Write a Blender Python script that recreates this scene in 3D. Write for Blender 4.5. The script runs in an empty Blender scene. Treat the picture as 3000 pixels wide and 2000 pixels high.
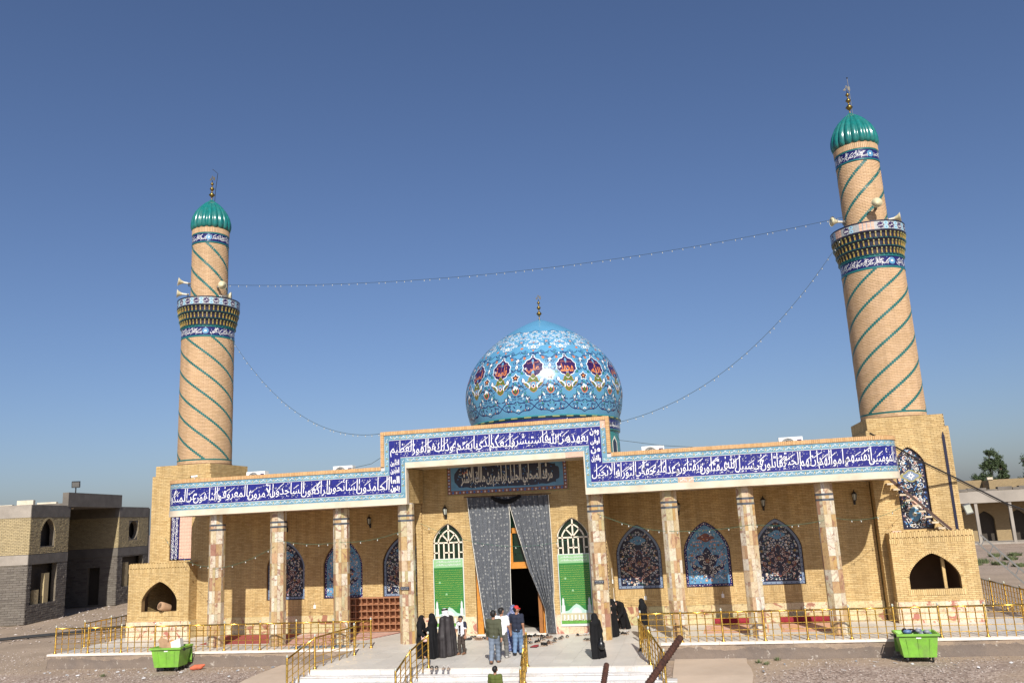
import bpy, math, random
import numpy as np
from mathutils import Matrix, Vector
from mathutils.geometry import tessellate_polygon

random.seed(7)
SC = bpy.context.scene
COL = SC.collection
R = math.radians
PI = math.pi

# ------------------------------------------------------------------ camera
CAM_POS = Vector((7.1813, -30.8671, 4.3810))
CAM_YAW, CAM_PITCH, CAM_ROLL, CAM_F = 0.2029, 0.2067, -0.0494, 2442.47 / 3000.0
_f = Vector((-math.sin(CAM_YAW) * math.cos(CAM_PITCH), math.cos(CAM_YAW) * math.cos(CAM_PITCH), math.sin(CAM_PITCH)))
_r0 = Vector((math.cos(CAM_YAW), math.sin(CAM_YAW), 0))
_u0 = _r0.cross(_f)
CAM_R = math.cos(CAM_ROLL) * _r0 + math.sin(CAM_ROLL) * _u0
CAM_U = -math.sin(CAM_ROLL) * _r0 + math.cos(CAM_ROLL) * _u0
CAM_FWD = _f
cam = bpy.data.cameras.new('camera')
cam.lens = 36.0 * CAM_F
cam.sensor_width = 36.0
cam.sensor_fit = 'HORIZONTAL'
cam.clip_start = 0.05
cam.clip_end = 9000
cam_o = bpy.data.objects.new('camera', cam)
COL.objects.link(cam_o)
_m = Matrix((CAM_R, CAM_U, -CAM_FWD)).transposed().to_4x4()
_m.translation = CAM_POS
cam_o.matrix_world = _m
SC.camera = cam_o

# ------------------------------------------------------------------ sky, sun, exposure
SUN_AZ, SUN_EL = R(16.3), R(36.7)          # sun stands behind the camera, to its right
sun_dir = Vector((math.sin(SUN_AZ) * math.cos(SUN_EL), -math.cos(SUN_AZ) * math.cos(SUN_EL), math.sin(SUN_EL)))
w = bpy.data.worlds.new('World')
SC.world = w
w.use_nodes = True
wn = w.node_tree
bg = wn.nodes['Background']
sky = wn.nodes.new('ShaderNodeTexSky')
sky.sky_type = 'NISHITA'
sky.sun_disc = False
sky.sun_elevation = SUN_EL
sky.sun_rotation = PI - SUN_AZ
sky.altitude = 100
sky.air_density = 1.0
sky.dust_density = 1.5
sky.ozone_density = 5.5
tint = wn.nodes.new('ShaderNodeMix')
tint.data_type = 'RGBA'
tint.blend_type = 'MULTIPLY'
tint.inputs[0].default_value = 1.0
tint.inputs[7].default_value = (1.03, .968, 1.03, 1)
wn.links.new(sky.outputs[0], tint.inputs[6])
wn.links.new(tint.outputs[2], bg.inputs[0])
bg.inputs[1].default_value = 0.0755
sl = bpy.data.lights.new('sun', 'SUN')
sl.energy = 4.6
sl.angle = R(0.55)
sl.color = (1.0, 0.95, 0.87)
so = bpy.data.objects.new('sun', sl)
COL.objects.link(so)
so.rotation_euler = (-sun_dir).to_track_quat('-Z', 'Y').to_euler()
so.location = (30, -60, 60)
vs = SC.view_settings
vs.view_transform = 'Standard'
vs.look = 'None'
vs.exposure = 0.35
vs.gamma = 1.0
vs.use_curve_mapping = False

# ------------------------------------------------------------------ materials
MATS = {}

class NT:
    def __init__(s, name):
        s.m = bpy.data.materials.new(name)
        s.m.use_nodes = True
        s.t = s.m.node_tree
        s.b = s.t.nodes['Principled BSDF']
        MATS[name] = s.m
    def n(s, typ, **kw):
        nd = s.t.nodes.new('ShaderNode' + typ)
        for k, v in kw.items():
            if k.startswith('i_'):
                key = k[2:]
                key = int(key) if key.isdigit() else key.replace('_', ' ')
                s.set(nd.inputs[key], v)
            else:
                setattr(nd, k, v)
        return nd
    def set(s, sock, v):
        if isinstance(v, bpy.types.NodeSocket):
            s.t.links.new(v, sock)
        elif isinstance(v, (tuple, list)) and len(v) == 3 and sock.type == 'RGBA':
            sock.default_value = (*v, 1)
        else:
            sock.default_value = v
    def p(s, **kw):
        for k, v in kw.items():
            s.set(s.b.inputs[k.replace('_', ' ')], v)
        return s
    def math(s, op, a, b=0.0):
        nd = s.n('Math', operation=op)
        s.set(nd.inputs[0], a)
        s.set(nd.inputs[1], b)
        return nd.outputs[0]
    def mix(s, f, a, b, mode='MIX'):
        nd = s.n('Mix', data_type='RGBA', blend_type=mode)
        s.set(nd.inputs[0], f)
        s.set(nd.inputs[6], a)
        s.set(nd.inputs[7], b)
        return nd.outputs[2]
    def ramp(s, f, stops, interp='LINEAR'):
        nd = s.n('ValToRGB')
        nd.color_ramp.interpolation = interp
        el = nd.color_ramp.elements
        while len(el) > len(stops):
            el.remove(el[-1])
        while len(el) < len(stops):
            el.new(0.5)
        for e, (p, c) in zip(el, stops):
            e.position = p
            e.color = (c, c, c, 1) if isinstance(c, (int, float)) else (*c, 1)
        s.set(nd.inputs[0], f)
        return nd.outputs[0]
    def pos(s):
        return s.n('NewGeometry').outputs['Position']
    def obj(s):
        return s.n('TexCoord').outputs['Object']
    def uv(s):
        return s.n('TexCoord').outputs['UV']
    def noise(s, vec, scale, detail=3.0, rough=0.55, dist=0.0):
        nd = s.n('TexNoise')
        s.set(nd.inputs['Vector'], vec)
        nd.inputs['Scale'].default_value = scale
        nd.inputs['Detail'].default_value = detail
        nd.inputs['Roughness'].default_value = rough
        nd.inputs['Distortion'].default_value = dist
        return nd.outputs[0]
    def piece(s):
        a = s.n('ObjectInfo').outputs['Random']
        b = s.n('NewGeometry').outputs['Random Per Island']
        return s.math('FRACT', s.math('ADD', a, s.math('MULTIPLY', b, 7.31)))
    def bump(s, h, strength=0.3, dist=0.02):
        nd = s.n('Bump')
        nd.inputs['Strength'].default_value = strength
        nd.inputs['Distance'].default_value = dist
        s.set(nd.inputs['Height'], h)
        s.set(s.b.inputs['Normal'], nd.outputs[0])

def mk(name, col, rough=0.6, metal=0.0, var=0.12, scale=6.0, bump=0.0, spec=0.5, coat=0.0, dirt=None, dirt_scale=1.5, dirt_amt=0.5):
    t = NT(name)
    pos = t.pos()
    n = t.noise(pos, scale, 4)
    c = t.mix(1.0, col, t.ramp(n, [(0.25, 1 - var), (0.75, 1 + var * 0.6)]), 'MULTIPLY')
    if dirt:
        d = t.ramp(t.noise(pos, dirt_scale, 5, 0.65), [(0.45, 0.0), (0.7, dirt_amt)])
        c = t.mix(d, c, dirt)
    t.p(Base_Color=c, Roughness=rough, Metallic=metal, Specular_IOR_Level=spec, Coat_Weight=coat)
    if bump:
        t.bump(t.noise(pos, scale * 6, 4), bump, 0.01)
    return t.m

def mk_piece(name, stops, rough=0.75, noise_scale=25.0, var=0.18, bump=0.25, spec=0.4, big=0.0, big_scale=0.7, stain=None, streak=0.0):
    """bricks and tiles: each piece takes its own tone"""
    t = NT(name)
    pos = t.pos()
    r = t.piece()
    c = t.ramp(r, stops)
    n = t.noise(pos, noise_scale, 3)
    c = t.mix(1.0, c, t.ramp(n, [(0.3, 1 - var), (0.7, 1 + var * .5)]), 'MULTIPLY')
    if big:
        c = t.mix(1.0, c, t.ramp(t.noise(pos, big_scale, 4), [(0.3, 1 - big), (0.7, 1.0)]), 'MULTIPLY')
    if streak:
        sm = t.n('Mapping'); t.set(sm.inputs['Vector'], pos); sm.inputs['Scale'].default_value = (3.2, 3.2, .22)
        c = t.mix(1.0, c, t.ramp(t.noise(sm.outputs[0], 1.0, 5, .6), [(.32, 1 - streak), (.6, 1.0)]), 'MULTIPLY')
    if stain:
        d = t.ramp(t.noise(pos, 3.1, 6, 0.7), [(0.62, 0.0), (0.72, 0.75)])
        c = t.mix(d, c, stain)
    t.p(Base_Color=c, Roughness=rough, Specular_IOR_Level=spec)
    if bump:
        t.bump(n, bump, 0.006)
    return t.m

# bricks
mk_piece('brick', [(0, (.54, .365, .15)), (.35, (.63, .445, .195)), (.7, (.69, .50, .235)), (1, (.58, .40, .17))], stain=(.46, .31, .16), big=.16, big_scale=.45, streak=.24)
mk_piece('brick_minaret', [(0, (.57, .38, .205)), (.4, (.62, .415, .235)), (.75, (.66, .45, .265)), (1, (.59, .39, .215))], big=.12, streak=.16, var=.1, bump=.1)
mk_piece('brick_trim', [(0, (.50, .30, .13)), (.5, (.62, .39, .19)), (1, (.55, .33, .15))], stain=(.25, .18, .11))
mk_piece('brick_raw', [(0, (.36, .285, .155)), (.5, (.47, .375, .205)), (1, (.40, .32, .18))], stain=(.24, .2, .14), rough=.9)
mk_piece('block_grey', [(0, (.12, .103, .087)), (.5, (.18, .16, .135)), (1, (.15, .13, .11))], stain=(.24, .205, .15), rough=.95)
mk('mortar', (.27, .17, .075), .95, var=.25, scale=3, bump=.2)
mk('mortar_minaret', (.24, .145, .075), .95, var=.2, scale=3)
mk('mortar_raw', (.17, .143, .105), .95, var=.25, scale=2)
mk_piece('teal_brick', [(0, (.018, .135, .125)), (.5, (.025, .17, .155)), (1, (.02, .15, .145))], rough=.35, var=.2, bump=.1)
# glazed tile
mk_piece('tile_blue', [(0, (.016, .018, .165)), (.5, (.021, .024, .21)), (1, (.018, .021, .185))], rough=.2, var=.12, bump=0, spec=.5)
mk_piece('tile_sky', [(0, (.125, .26, .35)), (.5, (.155, .31, .40)), (1, (.20, .36, .44))], rough=.25, var=.15, bump=0)
mk('grout', (.55, .52, .50), .9)
mk('glaze_white', (.80, .80, .78), .25, var=.06)
mk('glaze_cream', (.72, .69, .60), .35, var=.1)
mk('glaze_navy', (.016, .014, .105), .22, var=.2)
mk('glaze_purple', (.032, .012, .075), .22, var=.2)
mk('glaze_blue', (.05, .20, .52), .22, var=.2)
mk('glaze_sky', (.13, .42, .68), .22, var=.15)
mk('glaze_orange', (.62, .20, .06), .3, var=.15)
mk('glaze_yellow', (.36, .25, .06), .3, var=.15)
mk('glaze_green', (.11, .15, .02), .3, var=.25)
mk('glaze_leaf', (.03, .20, .12), .3, var=.25)
mk('glaze_teal', (.02, .15, .15), .25, var=.15)
mk('glaze_black', (.012, .013, .035), .3, var=.2)
mk('glaze_maroon', (.19, .06, .035), .3, var=.2)
mk('glaze_pink', (.55, .36, .30), .4, var=.15)
mk('glaze_olive', (.30, .27, .09), .35, var=.2)
mk('bisque', (.62, .40, .30), .85, var=.15, scale=12)
mk('old_blue', (.10, .27, .44), .3, var=.2)
mk('border_grey', (.20, .26, .36), .3, var=.25, scale=20)
mk('cap_teal', (.010, .17, .155), .2, var=.35, scale=7, coat=.25, dirt=(.05, .16, .14), dirt_scale=2.5, dirt_amt=.6)
# plaster, concrete, ground
mk('plaster', (.66, .58, .45), .85, var=.1, scale=2, dirt=(.42, .33, .22), dirt_scale=1.1, dirt_amt=.55)
mk('plaster_in', (.55, .45, .32), .9, var=.15, scale=2)
mk('niche_in', (.24, .15, .085), .9, var=.15, scale=2)
mk('soffit', (.55, .45, .32), .9, var=.15, scale=1)
mk('dark_in', (.05, .04, .03), .9)  # near-black base colour stands in for the shade of unlit interiors
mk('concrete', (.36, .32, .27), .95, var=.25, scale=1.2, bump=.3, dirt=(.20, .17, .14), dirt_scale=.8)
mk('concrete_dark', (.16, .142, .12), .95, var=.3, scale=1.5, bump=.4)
mk('concrete_far', (.33, .295, .25), .95, var=.2, scale=.5)
mk('roofing', (.45, .38, .28), .95, var=.2, scale=1)
mk('kerb_white', (.74, .68, .60), .7, var=.12, scale=3)

def mk_marble(name, stops, vein, scale=3.0, rough=.3, amt=.9, lo=.56, hi=.62):
    t = NT(name)
    pos = t.pos()
    r = t.piece()
    off = t.n('CombineXYZ')
    t.set(off.inputs[0], t.math('MULTIPLY', r, 37.0))
    t.set(off.inputs[1], t.math('MULTIPLY', r, 91.0))
    v = t.n('VectorMath', operation='ADD')
    t.set(v.inputs[0], pos)
    t.set(v.inputs[1], off.outputs[0])
    c = t.ramp(r, stops)
    n1 = t.noise(v.outputs[0], scale * 1.4, 6, .6, .8)
    c = t.mix(1.0, c, t.ramp(n1, [(.25, (.72, .62, .5)), (.5, (1, 1, 1)), (.8, (1.1, 1.05, .95))]), 'MULTIPLY')
    n2 = t.noise(v.outputs[0], scale, 5, .6, 1.2)
    f = t.ramp(n2, [(lo, 0.0), (hi, amt)])
    c = t.mix(f, c, vein)
    n3 = t.noise(v.outputs[0], scale * 2.3, 4, .5, 2.0)
    c = t.mix(t.ramp(n3, [(.47, 0), (.5, .55), (.53, 0)]), c, vein)
    t.p(Base_Color=c, Roughness=rough)
    return t.m
mk_marble('marble_col', [(0, (.50, .44, .26)), (.14, (.64, .60, .50)), (.28, (.44, .28, .10)), (.42, (.60, .55, .40)), (.54, (.47, .30, .17)), (.66, (.42, .37, .19)), (.78, (.66, .63, .55)), (.9, (.48, .34, .15)), (1, (.33, .18, .13))], (.26, .12, .085), lo=.55, hi=.63, amt=.8)
mk_marble('marble_dado', [(0, (.50, .45, .24)), (.3, (.62, .52, .30)), (.5, (.44, .41, .21)), (.75, (.66, .55, .36)), (1, (.52, .44, .22))], (.30, .12, .08), scale=1.7, lo=.55, hi=.6)
mk_marble('marble_pink', [(0, (.62, .55, .36)), (.5, (.70, .60, .44)), (1, (.60, .46, .32))], (.36, .12, .09), scale=2.6)

def mk_floor(name, a, b, vein, rough=.28):
    t = NT(name)
    pos = t.pos()
    r = t.piece()
    c = t.ramp(r, [(0, a), (1, b)])
    n = t.noise(pos, 1.3, 6, .6, 1.5)
    c = t.mix(t.ramp(n, [(.47, 0), (.5, .35), (.54, 0)]), c, vein)
    d = t.noise(pos, .6, 5, .6)
    c = t.mix(1.0, c, t.ramp(d, [(.3, .80), (.65, 1.0)]), 'MULTIPLY')
    e = t.ramp(t.noise(pos, 2.4, 6, .7), [(.6, 0.0), (.72, .45)])
    c = t.mix(e, c, (.40, .33, .25))
    t.p(Base_Color=c, Roughness=t.ramp(d, [(.3, rough + .2), (.7, rough)]), Specular_IOR_Level=.4)
    return t.m
mk_floor('floor_marble', (.58, .545, .485), (.64, .605, .54), (.55, .50, .43), .38)
mk_floor('step_marble', (.60, .59, .575), (.68, .67, .66), (.46, .34, .21), .35)

t = NT('gravel')
pos = t.pos()
vo = t.n('TexVoronoi', i_Scale=16.0)
t.set(vo.inputs['Vector'], pos)
g1 = t.ramp(t.noise(vo.outputs['Color'], 1.5, 1), [(.25, (.16, .115, .088)), (.5, (.32, .245, .20)), (.75, (.49, .405, .34))])
sand = t.mix(t.noise(pos, 5, 4), (.31, .23, .155), (.42, .33, .24))
sy = t.n('SeparateXYZ'); t.set(sy.inputs[0], pos)
wob = t.math('MULTIPLY', t.math('SUBTRACT', t.noise(pos, .9, 6, .65), .5), 2.6)
foot = t.n('MapRange', i_1=-2.9, i_2=-1.6); t.set(foot.inputs[0], t.math('ADD', sy.outputs[1], wob))
mask = t.math('MAXIMUM', t.math('MULTIPLY', foot.outputs[0], .8), t.ramp(t.noise(pos, .16, 5, .6), [(.47, 0.0), (.6, .85)]))
far_ = t.n('MapRange', i_1=24.0, i_2=34.0); t.set(far_.inputs[0], sy.outputs[1])
mask = t.math('MULTIPLY', mask, t.math('SUBTRACT', 1.0, t.math('MULTIPLY', far_.outputs[0], .5)))
c = t.mix(mask, g1, sand)
c = t.mix(1.0, c, t.ramp(t.noise(pos, .45, 4), [(.3, .8), (.7, 1.05)]), 'MULTIPLY')
t.p(Base_Color=c, Roughness=.95, Specular_IOR_Level=.2)
t.bump(vo.outputs['Distance'], .55, .03)
mk_piece('pebble', [(0, (.17, .13, .105)), (.4, (.32, .255, .21)), (.8, (.45, .38, .33)), (1, (.55, .50, .46))], rough=.95, var=.1, bump=0)
mk('dirt', (.42, .27, .155), .95, var=.3, scale=1.5, bump=.4, dirt=(.30, .19, .11), dirt_scale=.9)
mk('far_field', (.33, .27, .18), .95, var=.25, scale=.02, dirt=(.14, .15, .08), dirt_scale=.01)
t = NT('plinth')
pos = t.pos()
a = t.mix(t.noise(pos, 2.0, 5), (.40, .30, .215), (.24, .185, .135))
sx = t.n('SeparateXYZ'); t.set(sx.inputs[0], pos)
lowm = t.n('Math', operation='LESS_THAN'); t.set(lowm.inputs[0], t.math('ADD', sx.outputs[2], t.math('MULTIPLY', t.math('SUBTRACT', t.noise(pos, 1.1, 6, .65), .5), .55))); lowm.inputs[1].default_value = -.2
c = t.mix(t.math('MULTIPLY', lowm.outputs[0], .85), a, (.17, .135, .11))
c = t.mix(t.ramp(t.noise(pos, .7, 5, .65), [(.5, 0), (.62, .55)]), c, (.14, .115, .10))
c = t.mix(t.ramp(t.noise(pos, 9.0, 3, .5, 2.5), [(.485, 0), (.5, .8), (.515, 0)]), c, (.09, .07, .06))
c = t.mix(t.ramp(t.noise(pos, 3.5, 5, .7), [(.6, 0), (.68, .6)]), c, (.60, .55, .48))
t.p(Base_Color=c, Roughness=.95)
t.bump(t.noise(pos, 6, 6, .7), .6, .04)
# metals, cloth, misc
def mk_gold(name, col, rough):
    t = NT(name)
    n = t.noise(t.pos(), 14, 4)
    t.p(Base_Color=t.mix(n, tuple(x * .75 for x in col), col), Metallic=1.0, Roughness=t.ramp(n, [(.3, rough * .7), (.7, rough * 1.4)]))
mk_gold('gold', (.83, .52, .11), .27)
mk_gold('gold_dark', (.70, .42, .09), .3)
mk_gold('brass', (.30, .21, .06), .35)
mk('glass_knob', (.45, .47, .40), .1, var=.2, spec=.6)
mk('rust', (.085, .032, .018), .8, metal=.1, var=.6, scale=90, bump=.5, dirt=(.035, .016, .012), dirt_scale=60, dirt_amt=.7)
mk('rust_cut', (.35, .25, .2), .5, metal=.4, var=.3, scale=60)
mk('brown_steel', (.065, .03, .02), .6, var=.3)
mk('grey_steel', (.22, .22, .21), .45, metal=.6, var=.2)
mk('black_metal', (.02, .02, .02), .45, var=.2)
mk('rubber', (.015, .015, .016), .7, var=.2)
mk('white_plastic', (.78, .78, .75), .4, var=.06)
mk('horn_white', (.74, .71, .60), .35, var=.12, scale=8)
mk('horn_in', (.62, .56, .36), .5, var=.1)
mk('bulb', (.45, .46, .42), .2, var=.1)
mk('wire', (.035, .05, .04), .6)
mk('wire_green', (.04, .16, .10), .6)
mk('green_bin', (.20, .46, .05), .5, var=.18, scale=3, dirt=(.16, .22, .08), dirt_scale=3.5, dirt_amt=.6)
mk('cardboard', (.42, .26, .15), .9, var=.2)
mk('box_white', (.7, .7, .7), .6)
mk('box_orange', (.75, .26, .03), .6)
mk('box_red', (.5, .05, .04), .6)
mk('bag_grey', (.24, .26, .29), .5, var=.3, scale=20)
mk('wood', (.56, .225, .032), .45, var=.25, scale=9)
mk('wood_dark', (.30, .12, .03), .5, var=.25, scale=9)
mk('rack_wood', (.37, .17, .085), .6, var=.15, scale=8)
mk('frame_cream', (.78, .70, .56), .5, var=.06)
mk('glass_dark', (.006, .022, .012), .12, var=.3, spec=.55)
mk('carpet_red', (.33, .07, .05), .95, var=.3, scale=5)
mk('carpet_pink', (.58, .36, .28), .95, var=.25, scale=4)
mk('carpet_orange', (.62, .33, .18), .95, var=.2, scale=3)
mk('carpet_blue', (.16, .22, .26), .95, var=.4, scale=9)
mk('carpet_roll', (.26, .02, .03), .95, var=.3, scale=12)
mk('cloth_black', (.007, .007, .008), .85, var=.3, scale=4, spec=.25)
mk('cloth_cloak', (.035, .03, .031), .6, var=.55, scale=5, spec=.35)
mk('cloth_olive', (.062, .066, .036), .85, var=.2, scale=6)
mk('cloth_green', (.085, .105, .018), .85, var=.2, scale=6)
mk('cloth_navy', (.012, .017, .036), .85, var=.2)
mk('cloth_white', (.75, .75, .77), .8, var=.08)
mk('denim', (.13, .21, .34), .85, var=.3, scale=7)
mk('denim_grey', (.16, .20, .26), .85, var=.3, scale=7)
mk('trouser_brown', (.05, .036, .028), .85, var=.3)
mk('trouser_grey', (.12, .12, .115), .85, var=.3)
mk('skin', (.33, .165, .10), .55, var=.1, scale=10)
mk('skin_pale', (.50, .30, .22), .55, var=.1, scale=10)
mk('hair', (.008, .006, .006), .6, var=.3, scale=30)
mk('cap_red', (.48, .025, .02), .75, var=.15)
mk('kef_white', (.72, .72, .72), .85, var=.15, scale=30, dirt=(.05, .05, .05), dirt_scale=28, dirt_amt=.8)
mk('pink_bag', (.72, .47, .42), .55, var=.1)
mk('plastic_black', (.012, .012, .013), .3, var=.4, scale=15)
mk('shoe_black', (.012, .011, .011), .5, var=.3)
mk('shoe_brown', (.20, .10, .055), .6, var=.3)
mk('shoe_red', (.20, .015, .02), .6, var=.2)
mk('shoe_grey', (.42, .40, .38), .6, var=.2)
mk('sole', (.40, .30, .22), .8, var=.2)
mk('banner_green', (.016, .165, .026), .55, var=.1, scale=2)
mk('banner_pale', (.24, .44, .22), .55, var=.08, scale=2)
mk('banner_yellow', (.55, .50, .08), .6, var=.05)
mk('banner_white', (.55, .58, .56), .6, var=.05)
mk('banner_cloud', (.38, .55, .48), .6, var=.12, scale=5)
mk('banner_cream', (.46, .42, .27), .6, var=.15, scale=9)
mk('banner_grass', (.10, .30, .04), .7, var=.3, scale=15)
mk('trunk', (.13, .10, .075), .95, var=.3)
mk_piece('leaf', [(0, (.022, .035, .012)), (.5, (.045, .07, .024)), (1, (.075, .105, .04))], rough=.7, var=.2, bump=0)
mk_piece('leaf_weed', [(0, (.06, .09, .03)), (.5, (.10, .13, .05)), (1, (.16, .17, .08))], rough=.8, var=.2, bump=0)
mk('litter', (.55, .55, .55), .7, var=.4, scale=3)
mk('orange_rag', (.55, .13, .06), .8, var=.25, scale=8)

t = NT('curtain')
uv = t.uv()
sp = t.n('SeparateXYZ'); t.set(sp.inputs[0], uv)
base = t.mix(t.noise(uv, 9, 4, .6), (.045, .052, .063), (.095, .105, .122))
fine = t.ramp(t.noise(uv, 38, 2, .5), [(.55, 0), (.61, .35)])
base = t.mix(fine, base, (.30, .31, .32))
vo = t.n('TexVoronoi', i_Scale=7.5, i_Randomness=.45)
t.set(vo.inputs['Vector'], uv)
ring = t.ramp(vo.outputs['Distance'], [(.0, .0), (.09, .0), (.13, .45), (.25, .45), (.29, .0)])
c = t.mix(ring, base, (.50, .50, .47))
t.p(Base_Color=c, Roughness=.8, Sheen_Weight=.15)

mk_piece('band_grey', [(0, (.06, .07, .09)), (1, (.11, .125, .145))], rough=.3, var=.2, bump=0)
mk('apron', (.47, .375, .285), .95, var=.12, scale=.8, dirt=(.38, .29, .21), dirt_scale=.5, dirt_amt=.6)
def mk_tiled(name, col, col2, sx, sy, rough, coat=0.0):
    t = NT(name)
    uv = t.uv()
    br = t.n('TexBrick', i_Scale=1.0)
    mp = t.n('Mapping')
    t.set(mp.inputs['Vector'], uv)
    mp.inputs['Scale'].default_value = (sx, sy, 1)
    t.set(br.inputs['Vector'], mp.outputs[0])
    t.set(br.inputs['Color1'], col); t.set(br.inputs['Color2'], col2); t.set(br.inputs['Mortar'], tuple(x * .7 for x in col))
    br.inputs['Mortar Size'].default_value = .02
    br.inputs['Brick Width'].default_value = .5
    br.inputs['Row Height'].default_value = .25
    n = t.noise(t.pos(), 1.1, 4)
    c = t.mix(1.0, br.outputs['Color'], t.ramp(n, [(.3, .88), (.7, 1.05)]), 'MULTIPLY')
    t.p(Base_Color=c, Roughness=rough, Coat_Weight=coat)
    return t
mk_tiled('dome_tile', (.135, .40, .64), (.17, .46, .70), 80, 14, .3)
mk('drum_teal', (.03, .20, .19), .3, var=.3, scale=5)
t = NT('brick_far')
co = t.obj()
mp = t.n('Mapping'); t.set(mp.inputs['Vector'], co); mp.inputs['Rotation'].default_value = (PI / 2, 0, 0)
br = t.n('TexBrick', i_Scale=1.0)
t.set(br.inputs['Vector'], mp.outputs[0])
t.set(br.inputs['Color1'], (.36, .26, .13)); t.set(br.inputs['Color2'], (.29, .21, .105)); t.set(br.inputs['Mortar'], (.18, .14, .09))
br.inputs['Mortar Size'].default_value = .012; br.inputs['Brick Width'].default_value = .24; br.inputs['Row Height'].default_value = .085
t.p(Base_Color=br.outputs['Color'], Roughness=.95)
mk('dress_blue', (.05, .08, .22), .8, var=.6, scale=22, dirt=(.55, .55, .6), dirt_scale=16, dirt_amt=.7)
mk('gallery_grey', (.36, .38, .38), .35, var=.2, scale=14)
mk('emblem', (.13, .115, .08), .6, metal=.3, var=.2)
mk('bag_blue', (.10, .18, .34), .5, var=.4, scale=20)

# ------------------------------------------------------------------ helpers
def V(*a):
    return np.array(a, float)

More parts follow.
